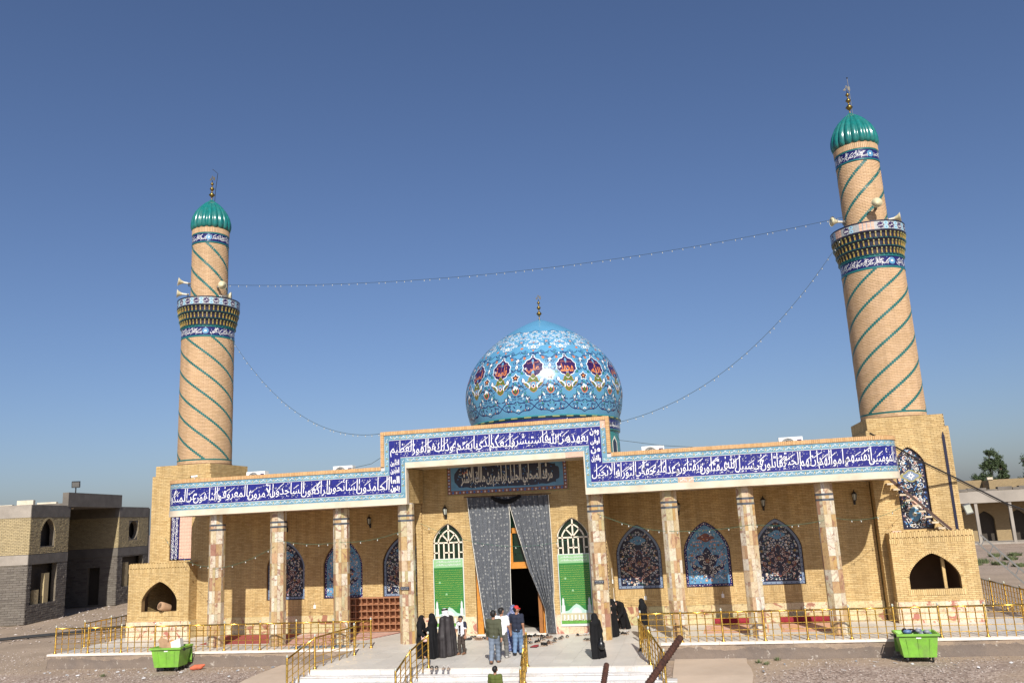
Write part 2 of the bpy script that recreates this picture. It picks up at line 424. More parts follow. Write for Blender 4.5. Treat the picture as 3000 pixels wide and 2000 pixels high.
class MB:
    """collects faces; build() links them as ONE mesh object"""
    def __init__(s):
        s.v, s.f, s.m, s.uv = [], [], [], None
    def add(s, verts, faces, mi=0):
        o = len(s.v)
        s.v.extend([tuple(map(float, p)) for p in verts])
        s.f.extend([tuple(i + o for i in f) for f in faces])
        s.m.extend([mi] * len(faces))
    def box(s, x0, x1, y0, y1, z0, z1, mi=0):
        s.add([(x0, y0, z0), (x1, y0, z0), (x1, y1, z0), (x0, y1, z0), (x0, y0, z1), (x1, y0, z1), (x1, y1, z1), (x0, y1, z1)],
              [(0, 3, 2, 1), (4, 5, 6, 7), (0, 1, 5, 4), (1, 2, 6, 5), (2, 3, 7, 6), (3, 0, 4, 7)], mi)
    def obox(s, c, a, b, d, mi=0):
        """c centre, a b d full edge vectors"""
        c, a, b, d = (np.asarray(q, float) for q in (c, a, b, d))
        P = [c + i * a * .5 + j * b * .5 + k * d * .5 for k in (-1, 1) for j in (-1, 1) for i in (-1, 1)]
        s.add(P, [(0, 2, 3, 1), (4, 5, 7, 6), (0, 1, 5, 4), (1, 3, 7, 5), (3, 2, 6, 7), (2, 0, 4, 6)], mi)
    def beam(s, p0, p1, wd, ht, up=(0, 0, 1), mi=0):
        p0, p1, up = (np.asarray(q, float) for q in (p0, p1, up))
        d = p1 - p0
        sd = np.cross(d, up); sd = sd / (np.linalg.norm(sd) + 1e-9)
        u2 = np.cross(sd, d); u2 = u2 / (np.linalg.norm(u2) + 1e-9)
        s.obox((p0 + p1) / 2, d, sd * wd, u2 * ht, mi)
    def tube(s, pts, r, n=6, mi=0, caps=True):
        pts = [np.asarray(p, float) for p in pts]
        rs = r if isinstance(r, (list, tuple)) else [r] * len(pts)
        o = len(s.v)
        V_, F_ = [], []
        ref = None
        for i, p in enumerate(pts):
            d = (pts[min(i + 1, len(pts) - 1)] - pts[max(i - 1, 0)])
            d = d / (np.linalg.norm(d) + 1e-12)
            if ref is None:
                ref = np.array([0, 0, 1.]) if abs(d[2]) < .9 else np.array([1., 0, 0])
            a = np.cross(d, ref); a /= (np.linalg.norm(a) + 1e-12)
            b = np.cross(d, a)
            ref = np.cross(a, d)
            for k in range(n):
                t_ = 2 * PI * k / n
                V_.append(p + rs[i] * (math.cos(t_) * a + math.sin(t_) * b))
        for i in range(len(pts) - 1):
            for k in range(n):
                k2 = (k + 1) % n
                F_.append((i * n + k, i * n + k2, (i + 1) * n + k2, (i + 1) * n + k))
        if caps:
            F_.append(tuple(range(n)))
            F_.append(tuple(reversed([(len(pts) - 1) * n + k for k in range(n)])))
        s.add(V_, F_, mi)
    def lathe(s, prof, n=24, c=(0, 0, 0), mi=0, axis=None):
        """prof: (r, z) list; axis: optional 3x3 with columns x y z"""
        c = np.asarray(c, float)
        V_, F_ = [], []
        for r_, z_ in prof:
            for k in range(n):
                a = 2 * PI * k / n
                p = np.array([r_ * math.cos(a), r_ * math.sin(a), z_])
                V_.append(c + (axis @ p if axis is not None else p))
        for i in range(len(prof) - 1):
            for k in range(n):
                k2 = (k + 1) % n
                F_.append((i * n + k, i * n + k2, (i + 1) * n + k2, (i + 1) * n + k))
        if prof[0][0] > 1e-4:
            F_.append(tuple(reversed(range(n))))
        if prof[-1][0] > 1e-4:
            F_.append(tuple((len(prof) - 1) * n + k for k in range(n)))
        s.add(V_, F_, mi)
    def sphere(s, c, r, n=10, m=6, mi=0, sc=(1, 1, 1)):
        c = np.asarray(c, float)
        V_ = [c + np.array([0, 0, -r * sc[2]])]
        for j in range(1, m):
            b = -PI / 2 + PI * j / m
            for k in range(n):
                a = 2 * PI * k / n
                V_.append(c + r * np.array([math.cos(b) * math.cos(a) * sc[0], math.cos(b) * math.sin(a) * sc[1], math.sin(b) * sc[2]]))
        V_.append(c + np.array([0, 0, r * sc[2]]))
        F_ = []
        for k in range(n):
            F_.append((0, 1 + (k + 1) % n, 1 + k))
        for j in range(m - 2):
            for k in range(n):
                a, b = 1 + j * n + k, 1 + j * n + (k + 1) % n
                F_.append((a, b, b + n, a + n))
        t_ = len(V_) - 1
        for k in range(n):
            F_.append((1 + (m - 2) * n + k, 1 + (m - 2) * n + (k + 1) % n, t_))
        s.add(V_, F_, mi)
    def prism(s, poly, f0, f1, mi=0):
        """poly: 2-D points (ccw); f0, f1 map (u,v) to the two faces"""
        n = len(poly)
        a = [f0(*p) for p in poly]
        b = [f1(*p) for p in poly]
        tri = tessellate_polygon([[Vector((p[0], p[1], 0)) for p in poly]])
        s.add(b, [tuple(t_) for t_ in tri], mi)
        s.add(list(a) + list(b), [(i, (i + 1) % n, n + (i + 1) % n, n + i) for i in range(n)], mi)
    def holed(s, outer, holes, f, mi=0):
        """flat polygon with holes, mapped by f(u,v)"""
        loops = [[Vector((p[0], p[1], 0)) for p in outer]] + [[Vector((p[0], p[1], 0)) for p in h] for h in holes]
        allp = [p for l in loops for p in l]
        tri = tessellate_polygon(loops)
        s.add([f(p.x, p.y) for p in allp], [tuple(t_) for t_ in tri], mi)
    def build(s, name, mats, parent=None, smooth=False, **props):
        me = bpy.data.meshes.new(name)
        me.from_pydata(s.v, [], s.f)
        if isinstance(mats, str):
            mats = [mats]
        for m_ in mats:
            me.materials.append(MATS[m_])
        if len(mats) > 1:
            me.polygons.foreach_set('material_index', s.m)
        if s.uv:
            ul = me.uv_layers.new(name='UVMap')
            idx = np.zeros(len(me.loops), int)
            me.loops.foreach_get('vertex_index', idx)
            ul.data.foreach_set('uv', np.asarray(s.uv, float)[idx].ravel())
        if smooth:
            me.polygons.foreach_set('use_smooth', [True] * len(me.polygons))
        me.update()
        o = bpy.data.objects.new(name, me)
        COL.objects.link(o)
        if parent:
            o.parent = parent
        for k, v in props.items():
            o[k] = v
        return o

def thing(name, loc, label, cat, group=None, rz=0.0):
    o = bpy.data.objects.new(name, None)
    COL.objects.link(o)
    o.empty_display_size = .2
    o.location = loc
    o.rotation_euler = (0, 0, rz)
    tag(o, label, cat, group)
    return o

def tag(o, label, cat, group=None):
    o['label'] = label
    o['category'] = cat
    if group:
        o['group'] = group
    return o

def holder(name, parent):
    """a part that only groups its pieces"""
    o = bpy.data.objects.new(name, None)
    COL.objects.link(o)
    o.empty_display_size = .1
    o.parent = parent
    return o

def copy_tree(o, parent=None, loc=None, rz=None, label=None, group=None):
    kids = list(o.children)
    c = o.copy()
    COL.objects.link(c)
    c.parent = parent
    if loc is not None:
        c.location = loc
    if rz is not None:
        c.rotation_euler = (0, 0, rz)
    if label:
        c['label'] = label
    if group:
        c['group'] = group
    for ch in kids:
        copy_tree(ch, c)
    return c

# ---- pieces: the largest 300 of a kind on a thing are objects, the rest one 'stuff' part
CUBE_V = np.array([(x, y, z) for z in (-.5, .5) for y in (-.5, .5) for x in (-.5, .5)])
CUBE_F = [(0, 2, 3, 1), (4, 5, 7, 6), (0, 1, 5, 4), (1, 3, 7, 5), (3, 2, 6, 7), (2, 0, 4, 6)]
_cubes = {}
def cube_mesh(mat, name):
    k = (mat, name)
    if k not in _cubes:
        me = bpy.data.meshes.new(name)
        me.from_pydata([tuple(p) for p in CUBE_V], [], CUBE_F)
        me.materials.append(MATS[mat])
        _cubes[k] = me
    return _cubes[k]

PIECES = {}
def piece(key, name, rest, parent, mat, c, a, b, d, off=(0, 0, 0)):
    """key: thing; a b d: full edge vectors; d is the outward one; off: thing's world offset"""
    PIECES.setdefault((key, name, rest), []).append((parent, mat, tuple(c), tuple(a), tuple(b), tuple(d), tuple(off)))

def flush_pieces(limit=300):
    cp, fw = np.array(CAM_POS), np.array(CAM_FWD)
    for (key, name, rest), L in PIECES.items():
        C = np.array([p[2] for p in L]); A = np.array([p[3] for p in L]); B = np.array([p[4] for p in L]); D = np.array([p[5] for p in L]); O = np.array([p[6] for p in L])
        Wc = C + O
        dv = Wc - cp
        dep = dv @ fw
        px = dv @ np.array(CAM_R) / np.maximum(dep, .1) * CAM_F
        py = dv @ np.array(CAM_U) / np.maximum(dep, .1) * CAM_F
        vis = (np.abs(px) < .5) & (np.abs(py) < .333) & (dep > 0)
        dn = D / np.linalg.norm(D, axis=1, keepdims=True)
        vd = dv / np.linalg.norm(dv, axis=1, keepdims=True)
        facing = np.maximum(0, -(dn * vd).sum(1))
        score = np.linalg.norm(A, axis=1) * np.linalg.norm(B, axis=1) * facing / dep ** 2 * vis
        order = np.argsort(-score)
        lim = limit if len(L) > limit else len(L)
        single = set(int(i) for i in order[:lim] if len(L) <= limit or score[i] > 0)
        groups = {}
        for i, p in enumerate(L):
            if i in single:
                me = cube_mesh(p[1], name)
                o = bpy.data.objects.new(name, me)
                COL.objects.link(o)
                o.parent = p[0]
                a, b, d, c = A[i], B[i], D[i], C[i]
                M = Matrix(((a[0], b[0], d[0], c[0]), (a[1], b[1], d[1], c[1]), (a[2], b[2], d[2], c[2]), (0, 0, 0, 1)))
                o.matrix_basis = M
            else:
                groups.setdefault((p[0].name, p[1]), []).append(i)
        for (pn, mat), idx in groups.items():
            idx = np.array(idx)
            n = len(idx)
            vv = C[idx][:, None, :] + CUBE_V[None, :, 0:1] * A[idx][:, None, :] + CUBE_V[None, :, 1:2] * B[idx][:, None, :] + CUBE_V[None, :, 2:3] * D[idx][:, None, :]
            ff = (np.array(CUBE_F)[None] + 8 * np.arange(n)[:, None, None]).reshape(-1, 4)
            o = fast_mesh(rest, vv.reshape(-1, 3), ff, mat, bpy.data.objects[pn])
            o['kind'] = 'stuff'

def fast_mesh(name, v, f, mats, parent=None, smooth=False, mi=None):
    me = bpy.data.meshes.new(name)
    f = np.asarray(f)
    k = f.shape[1]
    me.vertices.add(len(v))
    me.vertices.foreach_set('co', np.asarray(v, np.float32).ravel())
    me.loops.add(len(f) * k)
    me.loops.foreach_set('vertex_index', f.astype(np.int32).ravel())
    me.polygons.add(len(f))
    me.polygons.foreach_set('loop_start', np.arange(0, len(f) * k, k, dtype=np.int32))
    me.polygons.foreach_set('loop_total', np.full(len(f), k, np.int32))
    if isinstance(mats, str):
        mats = [mats]
    for m_ in mats:
        me.materials.append(MATS[m_])
    if mi is not None:
        me.polygons.foreach_set('material_index', np.asarray(mi, np.int32))
    me.polygons.foreach_set('use_smooth', np.full(len(f), bool(smooth)))
    me.update(calc_edges=True)
    me.validate()
    o = bpy.data.objects.new(name, me)
    COL.objects.link(o)
    if parent:
        o.parent = parent
    return o

# ---- arches
def arch_half(wd, zs, za, q=1.35, e=.62, n=17):
    """from (wd, zs) to (0, za), evenly spaced along the curve"""
    s_ = np.linspace(1, 0, 300)
    x = wd * s_
    z = zs + (za - zs) * np.maximum(0, 1 - s_ ** q) ** e
    L = np.concatenate([[0], np.cumsum(np.hypot(np.diff(x), np.diff(z)))])
    t_ = np.linspace(0, L[-1], n)
    return np.stack([np.interp(t_, L, x), np.interp(t_, L, z)], 1)

def arch_poly(cx, wd, zb, zs, za, n=17, q=1.35, e=.62):
    h = arch_half(wd, zs, za, q, e, n)
    rt = [(cx + x, z) for x, z in h]
    lf = [(cx - x, z) for x, z in h[::-1][1:]]
    return [(cx - wd, zb), (cx + wd, zb)] + rt + lf[:] if zb < zs else rt + lf

def arch_interval(cx, wd, zb, zs, za, z, q=1.35, e=.62):
    if z < zb or z > za:
        return None
    if z <= zs:
        return (cx - wd, cx + wd)
    k = (z - zs) / (za - zs)
    s_ = max(0, 1 - k ** (1 / e)) ** (1 / q)
    return (cx - wd * s_, cx + wd * s_)

def ring(key, parent, cx, wd, zs, za, f3, nrm, thick=.13, count=26, depth=.05, mat='brick', off=(0, 0, 0), q=1.35, e=.62, proud=.016, name='brick', rest='brickwork'):
    """voussoirs round an arch; f3(u,z) -> 3-D on the wall face"""
    h = arch_half(wd, zs, za, q, e, count + 1)
    nrm = np.asarray(nrm, float)
    for sg in (1, -1):
        for i in range(count):
            p, p2 = h[i], h[i + 1]
            tx, tz = p2 - p
            L = math.hypot(tx, tz)
            nx, nz = tz / L, -tx / L
            m_ = (p + p2) / 2 + np.array([nx, nz]) * thick / 2
            a3 = (np.array(f3(cx + sg * (m_[0] + tx * .5), m_[1] + tz * .5)) - np.array(f3(cx + sg * (m_[0] - tx * .5), m_[1] - tz * .5))) * (1 - .011 / L)
            b3 = np.array(f3(cx + sg * (m_[0] + nx * thick / 2), m_[1] + nz * thick / 2)) - np.array(f3(cx + sg * (m_[0] - nx * thick / 2), m_[1] - nz * thick / 2))
            c3 = np.array(f3(cx + sg * m_[0], m_[1])) + nrm * (proud - depth / 2)
            piece(key, name, rest, parent, mat, c3, a3, b3, nrm * depth, off)

RB = random.Random(11)
def brick_wall(key, parent, org, ud, nrm, width, z0, z1, holes=(), mat='brick', bw=.215, bh=.0545, j=.0105, off=(0, 0, 0), proud=.010, jit=.002, row0=0, name='brick', rest='brickwork'):
    """running bond; holes: functions z -> (u0,u1) or None"""
    org, ud, nrm = (np.asarray(q, float) for q in (org, ud, nrm))
    row = row0
    z = z0
    dep = .03
    while z < z1 - .02:
        zt = min(z + bh, z1)
        zc = (z + zt) / 2
        segs = [(0.0, width)]
        for h in holes:
            iv = h(zc)
            if iv:
                ns = []
                for a, b in segs:
                    if iv[1] <= a or iv[0] >= b:
                        ns.append((a, b))
                    else:
                        if iv[0] > a: ns.append((a, iv[0]))
                        if iv[1] < b: ns.append((iv[1], b))
                segs = ns
        st = -(bw + j) / 2 if row % 2 else 0.0
        for a, b in segs:
            k = math.floor((a - st) / (bw + j))
            u = st + k * (bw + j)
            while u < b:
                u0, u1 = max(a, u), min(b, u + bw)
                if u1 - u0 > .03:
                    pr = proud + RB.uniform(-jit, jit)
                    c = org + ud * ((u0 + u1) / 2) + nrm * (pr - dep / 2)
                    c[2] = zc
                    piece(key, name, rest, parent, mat, c, ud * (u1 - u0), (0, 0, zt - z), nrm * dep, off)
                u += bw + j
        z += bh + j
        row += 1

def soldier(key, parent, org, ud, nrm, width, z0, z1, mat='brick', bw=.056, j=.010, off=(0, 0, 0), proud=.014, dep=.04, name='brick', rest='brickwork'):
    org, ud, nrm = (np.asarray(q, float) for q in (org, ud, nrm))
    n = max(1, int(width / (bw + j)))
    st = width / n
    for i in range(n):
        c = org + ud * ((i + .5) * st) + nrm * (proud + RB.uniform(-.003, .003) - dep / 2)
        c[2] = (z0 + z1) / 2 + RB.uniform(-.002, .002)
        piece(key, name, rest, parent, mat, c, ud * (st - j), (0, 0, z1 - z0), nrm * dep, off)

# ---- Arabic lettering, shaped by hand into joined letter forms
_AF = {}
def _reg(ch, base, n):
    _AF[ch] = [chr(base + i) for i in range(n)]
for ch, base, n in (('ء', 0xFE80, 1), ('آ', 0xFE81, 2), ('أ', 0xFE83, 2), ('ؤ', 0xFE85, 2), ('إ', 0xFE87, 2), ('ئ', 0xFE89, 4), ('ا', 0xFE8D, 2), ('ب', 0xFE8F, 4), ('ة', 0xFE93, 2), ('ت', 0xFE95, 4), ('ث', 0xFE99, 4), ('ج', 0xFE9D, 4), ('ح', 0xFEA1, 4), ('خ', 0xFEA5, 4), ('د', 0xFEA9, 2), ('ذ', 0xFEAB, 2), ('ر', 0xFEAD, 2), ('ز', 0xFEAF, 2), ('س', 0xFEB1, 4), ('ش', 0xFEB5, 4), ('ص', 0xFEB9, 4), ('ض', 0xFEBD, 4), ('ط', 0xFEC1, 4), ('ظ', 0xFEC5, 4), ('ع', 0xFEC9, 4), ('غ', 0xFECD, 4), ('ف', 0xFED1, 4), ('ق', 0xFED5, 4), ('ك', 0xFED9, 4), ('ل', 0xFEDD, 4), ('م', 0xFEE1, 4), ('ن', 0xFEE5, 4), ('ه', 0xFEE9, 4), ('و', 0xFEED, 2), ('ى', 0xFEEF, 2), ('ي', 0xFEF1, 4)):
    _reg(ch, base, n)
_LA = {'آ': 0xFEF5, 'أ': 0xFEF7, 'إ': 0xFEF9, 'ا': 0xFEFB}

def shape_word(wd):
    if wd == 'الله':
        return '\ufdf2'
    out, prev = [], False
    i = 0
    while i < len(wd):
        ch = wd[i]
        if ch == 'ل' and i + 1 < len(wd) and wd[i + 1] in _LA:
            out.append(chr(_LA[wd[i + 1]] + (1 if prev else 0)))
            prev = False
            i += 2
            continue
        f = _AF.get(ch)
        if not f:
            out.append(ch); prev = False; i += 1
            continue
        nxt = i + 1 < len(wd) and wd[i + 1] in _AF and wd[i + 1] != 'ء'
        dual = len(f) == 4
        jn = nxt and dual
        if len(f) == 1: out.append(f[0])
        elif prev and jn: out.append(f[3])
        elif prev: out.append(f[1])
        elif jn: out.append(f[2])
        else: out.append(f[0])
        prev = jn
        i += 1
    return ''.join(out)

_tcache = {}
def text_geo(s, bold=.018, stretch=1.9, res=2, space=.55, knee=.34):
    """(verts Nx2, faces): width along u to the right, baseline at v=0"""
    k = (s, bold, stretch, res, space)
    if k in _tcache:
        return _tcache[k]
    words = [shape_word(q) for q in s.split(' ')]
    body = ' '.join(reversed([q[::-1] for q in words]))
    cu = bpy.data.curves.new('tmp_text', 'FONT')
    cu.body = body
    cu.size = 1.0
    cu.resolution_u = res
    cu.offset = bold
    cu.space_word = space
    o = bpy.data.objects.new('tmp_text', cu)
    COL.objects.link(o)
    dg = bpy.context.evaluated_depsgraph_get()
    me = bpy.data.meshes.new_from_object(o.evaluated_get(dg))
    v = np.zeros(len(me.vertices) * 3)
    me.vertices.foreach_get('co', v)
    v = v.reshape(-1, 3)[:, :2].copy()
    f = [tuple(p.vertices) for p in me.polygons]
    bpy.data.objects.remove(o)
    bpy.data.curves.remove(cu)
    bpy.data.meshes.remove(me)
    hi = v[:, 1] > knee
    v[hi, 1] = knee + (v[hi, 1] - knee) * stretch
    v[:, 0] -= v[:, 0].min()
    _tcache[k] = (v, f)
    return v, f

def put_text(mb, s, fmap, u0, u1, v0, v1, mi=0, **kw):
    """lettering fills the rectangle u0..u1 (left to right as seen) by v0..v1"""
    v, f = text_geo(s, **kw)
    w_ = v[:, 0].max()
    lo, hi = v[:, 1].min(), v[:, 1].max()
    P = [fmap(u0 + (u1 - u0) * x / w_, v0 + (v1 - v0) * (y - lo) / (hi - lo)) for x, y in v]
    mb.add(P, f, mi)

RT = random.Random(5)
def calligraphy(orn, s, u0, u1, v0, v1, mat='glaze_white', lift=.002, over=.90, bold=.004, r=1.0):
    """tall crowded lettering: words overlap and ride on two levels, uprights reach the top"""
    ws = s.split(' ')
    geos = [text_geo(q, bold=bold, stretch=1.0) for q in ws]
    wid = [g[0][:, 0].max() for g in geos]
    sx = (u1 - u0) / (sum(wid) * over + wid[-1] * (1 - over))
    H = v1 - v0
    u = u1
    mi = orn.mi(mat)
    fm = lambda a, b: orn.f(a, b, lift)
    for i, ((v, f), w_) in enumerate(zip(geos, wid)):
        base = v0 + H * (.20 if i % 2 == 0 else .29)
        sb = min(sx * r * 1.45, H * .62)
        top, bot = max(v[:, 1].max(), .72), min(v[:, 1].min(), -.2)
        P = []
        for x, y in v:
            if y > .30:
                yy = base + .30 * sb + (y - .30) / (top - .30) * (v1 - .01 - base - .30 * sb)
            elif y < 0:
                yy = max(v0 + .004, base + y * sb * (base - v0) / max(base - v0, -bot * sb) if -bot * sb > base - v0 else base + y * sb)
            else:
                yy = base + y * sb
            P.append(fm(u - w_ * sx + x * sx + .06 * (yy - base) / r, yy))
        orn.mb.add(P, f, mi)
        if w_ > 1.0:
            for k in range(1 + int(w_ > 2.2)):
                a = u - w_ * sx * RT.uniform(.2, .95)
                b0 = base + H * RT.uniform(.22, .34)
                dx = H * RT.uniform(.3, .55)
                dy = min(v1 - .015 - b0, dx * RT.uniform(.6, .85))
                orn.stroke([(a, b0), (a + dx * .5 / r, b0 + dy * .55), (a + dx / r, b0 + dy)], .021, mat, lift + .001)
        u -= w_ * sx * over

def marks(mb, fmap, u0, u1, v0, v1, n, sz, mi=0):
    """the small vowel strokes that fill the field round the lettering"""
    for _ in range(n):
        u, v = RT.uniform(u0, u1), RT.choice([RT.uniform(v0, v0 + (v1 - v0) * .22), RT.uniform(v0 + (v1 - v0) * .55, v1)])
        kd = RT.random()
        s_ = sz * RT.uniform(.7, 1.2)
        if kd < .5:
            q = [(0, 0), (.14, .0), (1.0, .8), (.88, .88)]
            polys = [q]
        elif kd < .75:
            polys = [[(0, .9), (.14, 1), (.5, .2), (.42, 0)], [(.42, 0), (.5, .2), (.86, 1), (1.0, .9)]]
        else:
            polys = [[(.2, 0), (.5, 0), (.5, .3), (.2, .3)], [(0, .6), (.25, .4), (.7, .9), (.5, 1.05)]]
        for q in polys:
            mb.add([fmap(u + x * s_, v + y * s_) for x, y in q], [tuple(range(len(q)))], mi)

# ---- flat ornament, laid on any surface through a map (u,v,lift) -> 3-D
class Orn:
    def __init__(s, fmap):
        s.f, s.mb, s.mats = fmap, MB(), []
        s.k = 0
    def mi(s, mat):
        if mat not in s.mats:
            s.mats.append(mat)
        return s.mats.index(mat)
    def poly(s, pts, mat, lift):
        tri = tessellate_polygon([[Vector((p[0], p[1], 0)) for p in pts]])
        s.mb.add([s.f(p[0], p[1], lift) for p in pts], [tuple(t_) for t_ in tri], s.mi(mat))
    def fan(s, c, pts, mat, lift):
        P = [s.f(c[0], c[1], lift)] + [s.f(p[0], p[1], lift) for p in pts]
        n = len(pts)
        s.mb.add(P, [(0, 1 + i, 1 + (i + 1) % n) for i in range(n)], s.mi(mat))
    def disc(s, c, r, mat, lift, n=8, asp=1.0):
        s.fan(c, [(c[0] + r * math.cos(2 * PI * i / n), c[1] + asp * r * math.sin(2 * PI * i / n)) for i in range(n)], mat, lift)
    def flower(s, c, r, mat, core, lift, petals=6, rot=0.0, dent=.62):
        pts = []
        for i in range(petals * 2):
            a = rot + PI * i / petals
            q = r if i % 2 == 0 else r * dent
            pts.append((c[0] + q * math.cos(a), c[1] + q * math.sin(a)))
        s.fan(c, pts, mat, lift)
        if core:
            s.disc(c, r * .38, core, lift + .0012, 6)
    def stroke(s, pts, wd, mat, lift, taper=False):
        pts = [np.asarray(p, float) for p in pts]
        n = len(pts)
        L, R_ = [], []
        for i in range(n):
            d = pts[min(i + 1, n - 1)] - pts[max(i - 1, 0)]
            d = d / (np.linalg.norm(d) + 1e-9)
            q = np.array([-d[1], d[0]])
            w_ = wd * .5 * ((1 - .8 * i / (n - 1)) if taper else 1)
            L.append(pts[i] + q * w_); R_.append(pts[i] - q * w_)
        P = [s.f(p[0], p[1], lift) for p in L + R_]
        s.mb.add(P, [(i, n + i, n + i + 1, i + 1) for i in range(n - 1)], s.mi(mat))
    def leaf(s, c, ln, wd, ang, mat, lift):
        ca, sa = math.cos(ang), math.sin(ang)
        pts = [(0, 0), (.35 * ln, wd * .5), (ln, 0), (.35 * ln, -wd * .5)]
        s.fan((c[0] + ca * ln * .4, c[1] + sa * ln * .4), [(c[0] + ca * x - sa * y, c[1] + sa * x + ca * y) for x, y in pts], mat, lift)
    def text(s, txt, u0, u1, v0, v1, mat, lift, **kw):
        put_text(s.mb, txt, lambda u, v: s.f(u, v, lift), u0, u1, v0, v1, s.mi(mat), **kw)
    def build(s, name, parent, **p):
        return s.mb.build(name, s.mats, parent, **p)

def bez(p0, p1, p2, p3, n=9):
    p0, p1, p2, p3 = (np.asarray(q, float) for q in (p0, p1, p2, p3))
    return [((1 - t_) ** 3) * p0 + 3 * (1 - t_) ** 2 * t_ * p1 + 3 * (1 - t_) * t_ * t_ * p2 + t_ ** 3 * p3 for t_ in np.linspace(0, 1, n)]

def spiral(c, r0, r1, a0, turns, n=16, flip=1):
    return [(c[0] + flip * (r0 + (r1 - r0) * t_) * math.cos(a0 + turns * 2 * PI * t_), c[1] + (r0 + (r1 - r0) * t_) * math.sin(a0 + turns * 2 * PI * t_)) for t_ in np.linspace(0, 1, n)]

# ---- bodies: smooth union of round cones, meshed as one closed surface
def sdf_mesh(prims, h, k=.02, cut=None, fold=None):
    """prims: (a, b, ra, rb[, sy]) ; cut: (centre, radii) ellipsoids removed"""
    pts = np.array([q for p in prims for q in (p[0], p[1])], float)
    rad = max(max(p[2], p[3]) for p in prims)
    lo = pts.min(0) - rad - 3 * h
    hi = pts.max(0) + rad + 3 * h
    n = np.ceil((hi - lo) / h).astype(int) + 1
    gx, gy, gz = (lo[i] + h * np.arange(n[i]) for i in range(3))
    P = np.stack(np.meshgrid(gx, gy, gz, indexing='ij'), -1).astype(np.float32)
    F = np.full(P.shape[:3], 1e3, np.float32)
    for p in prims:
        a, b, ra, rb = np.array(p[0], np.float32), np.array(p[1], np.float32), p[2], p[3]
        ps = np.array([1, 1 / p[4], 1], np.float32) if len(p) > 4 else None
        pad = max(ra, rb) + k * 2 + .05
        l2, h2 = np.minimum(a, b) - pad, np.maximum(a, b) + pad
        i0 = np.clip(((l2 - lo) / h).astype(int), 0, n - 1)
        i1 = np.clip(((h2 - lo) / h).astype(int) + 2, 1, n)
        sl_ = tuple(slice(i0[q], i1[q]) for q in range(3))
        X = P[sl_] - a
        ba = b - a
        if ps is not None:
            X = X * ps; ba = ba * ps
        L2 = float((ba * ba).sum()) + 1e-9
        t_ = np.clip((X @ ba) / L2, 0, 1)
        d = np.linalg.norm(X - t_[..., None] * ba, axis=-1) - (ra + (rb - ra) * t_)
        G = F[sl_]
        hh = np.clip(.5 + .5 * (G - d) / k, 0, 1)
        F[sl_] = G * (1 - hh) + d * hh - k * hh * (1 - hh)
    if fold is not None:
        F += fold(P).astype(np.float32)
    for c in (cut or []):
        q = (P - np.array(c[0], np.float32)) / np.array(c[1], np.float32)
        e = (np.linalg.norm(q, axis=-1) - 1) * min(c[1])
        F = np.maximum(F, -e)
    return nets(F, lo, h)

def nets(F, lo, h):
    S = F < 0
    nx, ny, nz = F.shape
    off = [(i, j, k) for i in (0, 1) for j in (0, 1) for k in (0, 1)]
    def c8(A, o):
        return A[o[0]:nx - 1 + o[0], o[1]:ny - 1 + o[1], o[2]:nz - 1 + o[2]]
    cnt = sum(c8(S, o).astype(np.int8) for o in off)
    act = (cnt > 0) & (cnt < 8)
    idx = -np.ones(act.shape, np.int64)
    cells = np.argwhere(act)
    idx[act] = np.arange(len(cells))
    vals = np.stack([c8(F, o)[act] for o in off], 1)
    acc = np.zeros((len(cells), 3)); num = np.zeros(len(cells))
    for a in range(8):
        for b in range(a + 1, 8):
            d = np.array(off[b]) - np.array(off[a])
            if np.abs(d).sum() != 1:
                continue
            va, vb = vals[:, a], vals[:, b]
            m_ = (va < 0) != (vb < 0)
            t_ = np.where(m_, va / np.where(m_, va - vb, 1), 0)
            acc += np.where(m_[:, None], np.array(off[a]) + t_[:, None] * d, 0)
            num += m_
    v = lo + h * (cells + acc / num[:, None])
    quads = []
    for ax in range(3):
        o = [0, 0, 0]; o[ax] = 1
        A = S[:nx - o[0], :ny - o[1], :nz - o[2]]
        B = S[o[0]:, o[1]:, o[2]:]
        e = np.argwhere(A != B)
        u, w_ = [(1, 2), (2, 0), (0, 1)][ax]
        ok = (e[:, u] > 0) & (e[:, w_] > 0) & (e[:, u] < [nx, ny, nz][u] - 1) & (e[:, w_] < [nx, ny, nz][w_] - 1)
        e = e[ok]
        du = np.zeros(3, int); du[u] = 1
        dw = np.zeros(3, int); dw[w_] = 1
        q = [idx[tuple((e - x).T)] for x in (du + dw, dw, 0 * du, du)]
        Q = np.stack(q, 1)
        fl = A[tuple(e.T)]
        Q[~fl] = Q[~fl][:, ::-1]
        quads.append(Q)
    f = np.concatenate(quads)
    f = f[(f >= 0).all(1)]
    return v, f

# ------------------------------------------------------------------ ground, terrace, steps
G0 = -.55
def ground_z(x, y):
    t_ = min(1, max(0, (-3.2 - y) / 4.8))
    z = G0 - .5 * t_ * t_ * (3 - 2 * t_)
    return z
RG = random.Random(3)
xs = [-5000, -2000, -800, -300, -150, -90] + list(np.arange(-60, 60.1, 1.2)) + [90, 150, 300, 800, 2000, 5000]
ys = [-900, -300, -120, -70] + list(np.arange(-46, 80.1, 1.2)) + [110, 160, 260, 500, 1000, 2500, 6000]
gv = []
for y in ys:
    for x in xs:
        near = abs(x) < 58 and -44 < y < 78
        amp = .035 if near else 0
        if -20.5 < x < 20 and -2.2 < y < 14: amp = .012
        gv.append((x, y, ground_z(x, y) + amp * (math.sin(x * 1.7 + 1.3 * math.sin(y * .9)) + math.sin(y * 1.3 + x * .4)) * .5))
nx_ = len(xs)
gf = [(j * nx_ + i, j * nx_ + i + 1, (j + 1) * nx_ + i + 1, (j + 1) * nx_ + i) for j in range(len(ys) - 1) for i in range(nx_ - 1)]
g = fast_mesh('ground', gv, gf, 'gravel', smooth=True)
g['kind'] = 'structure'

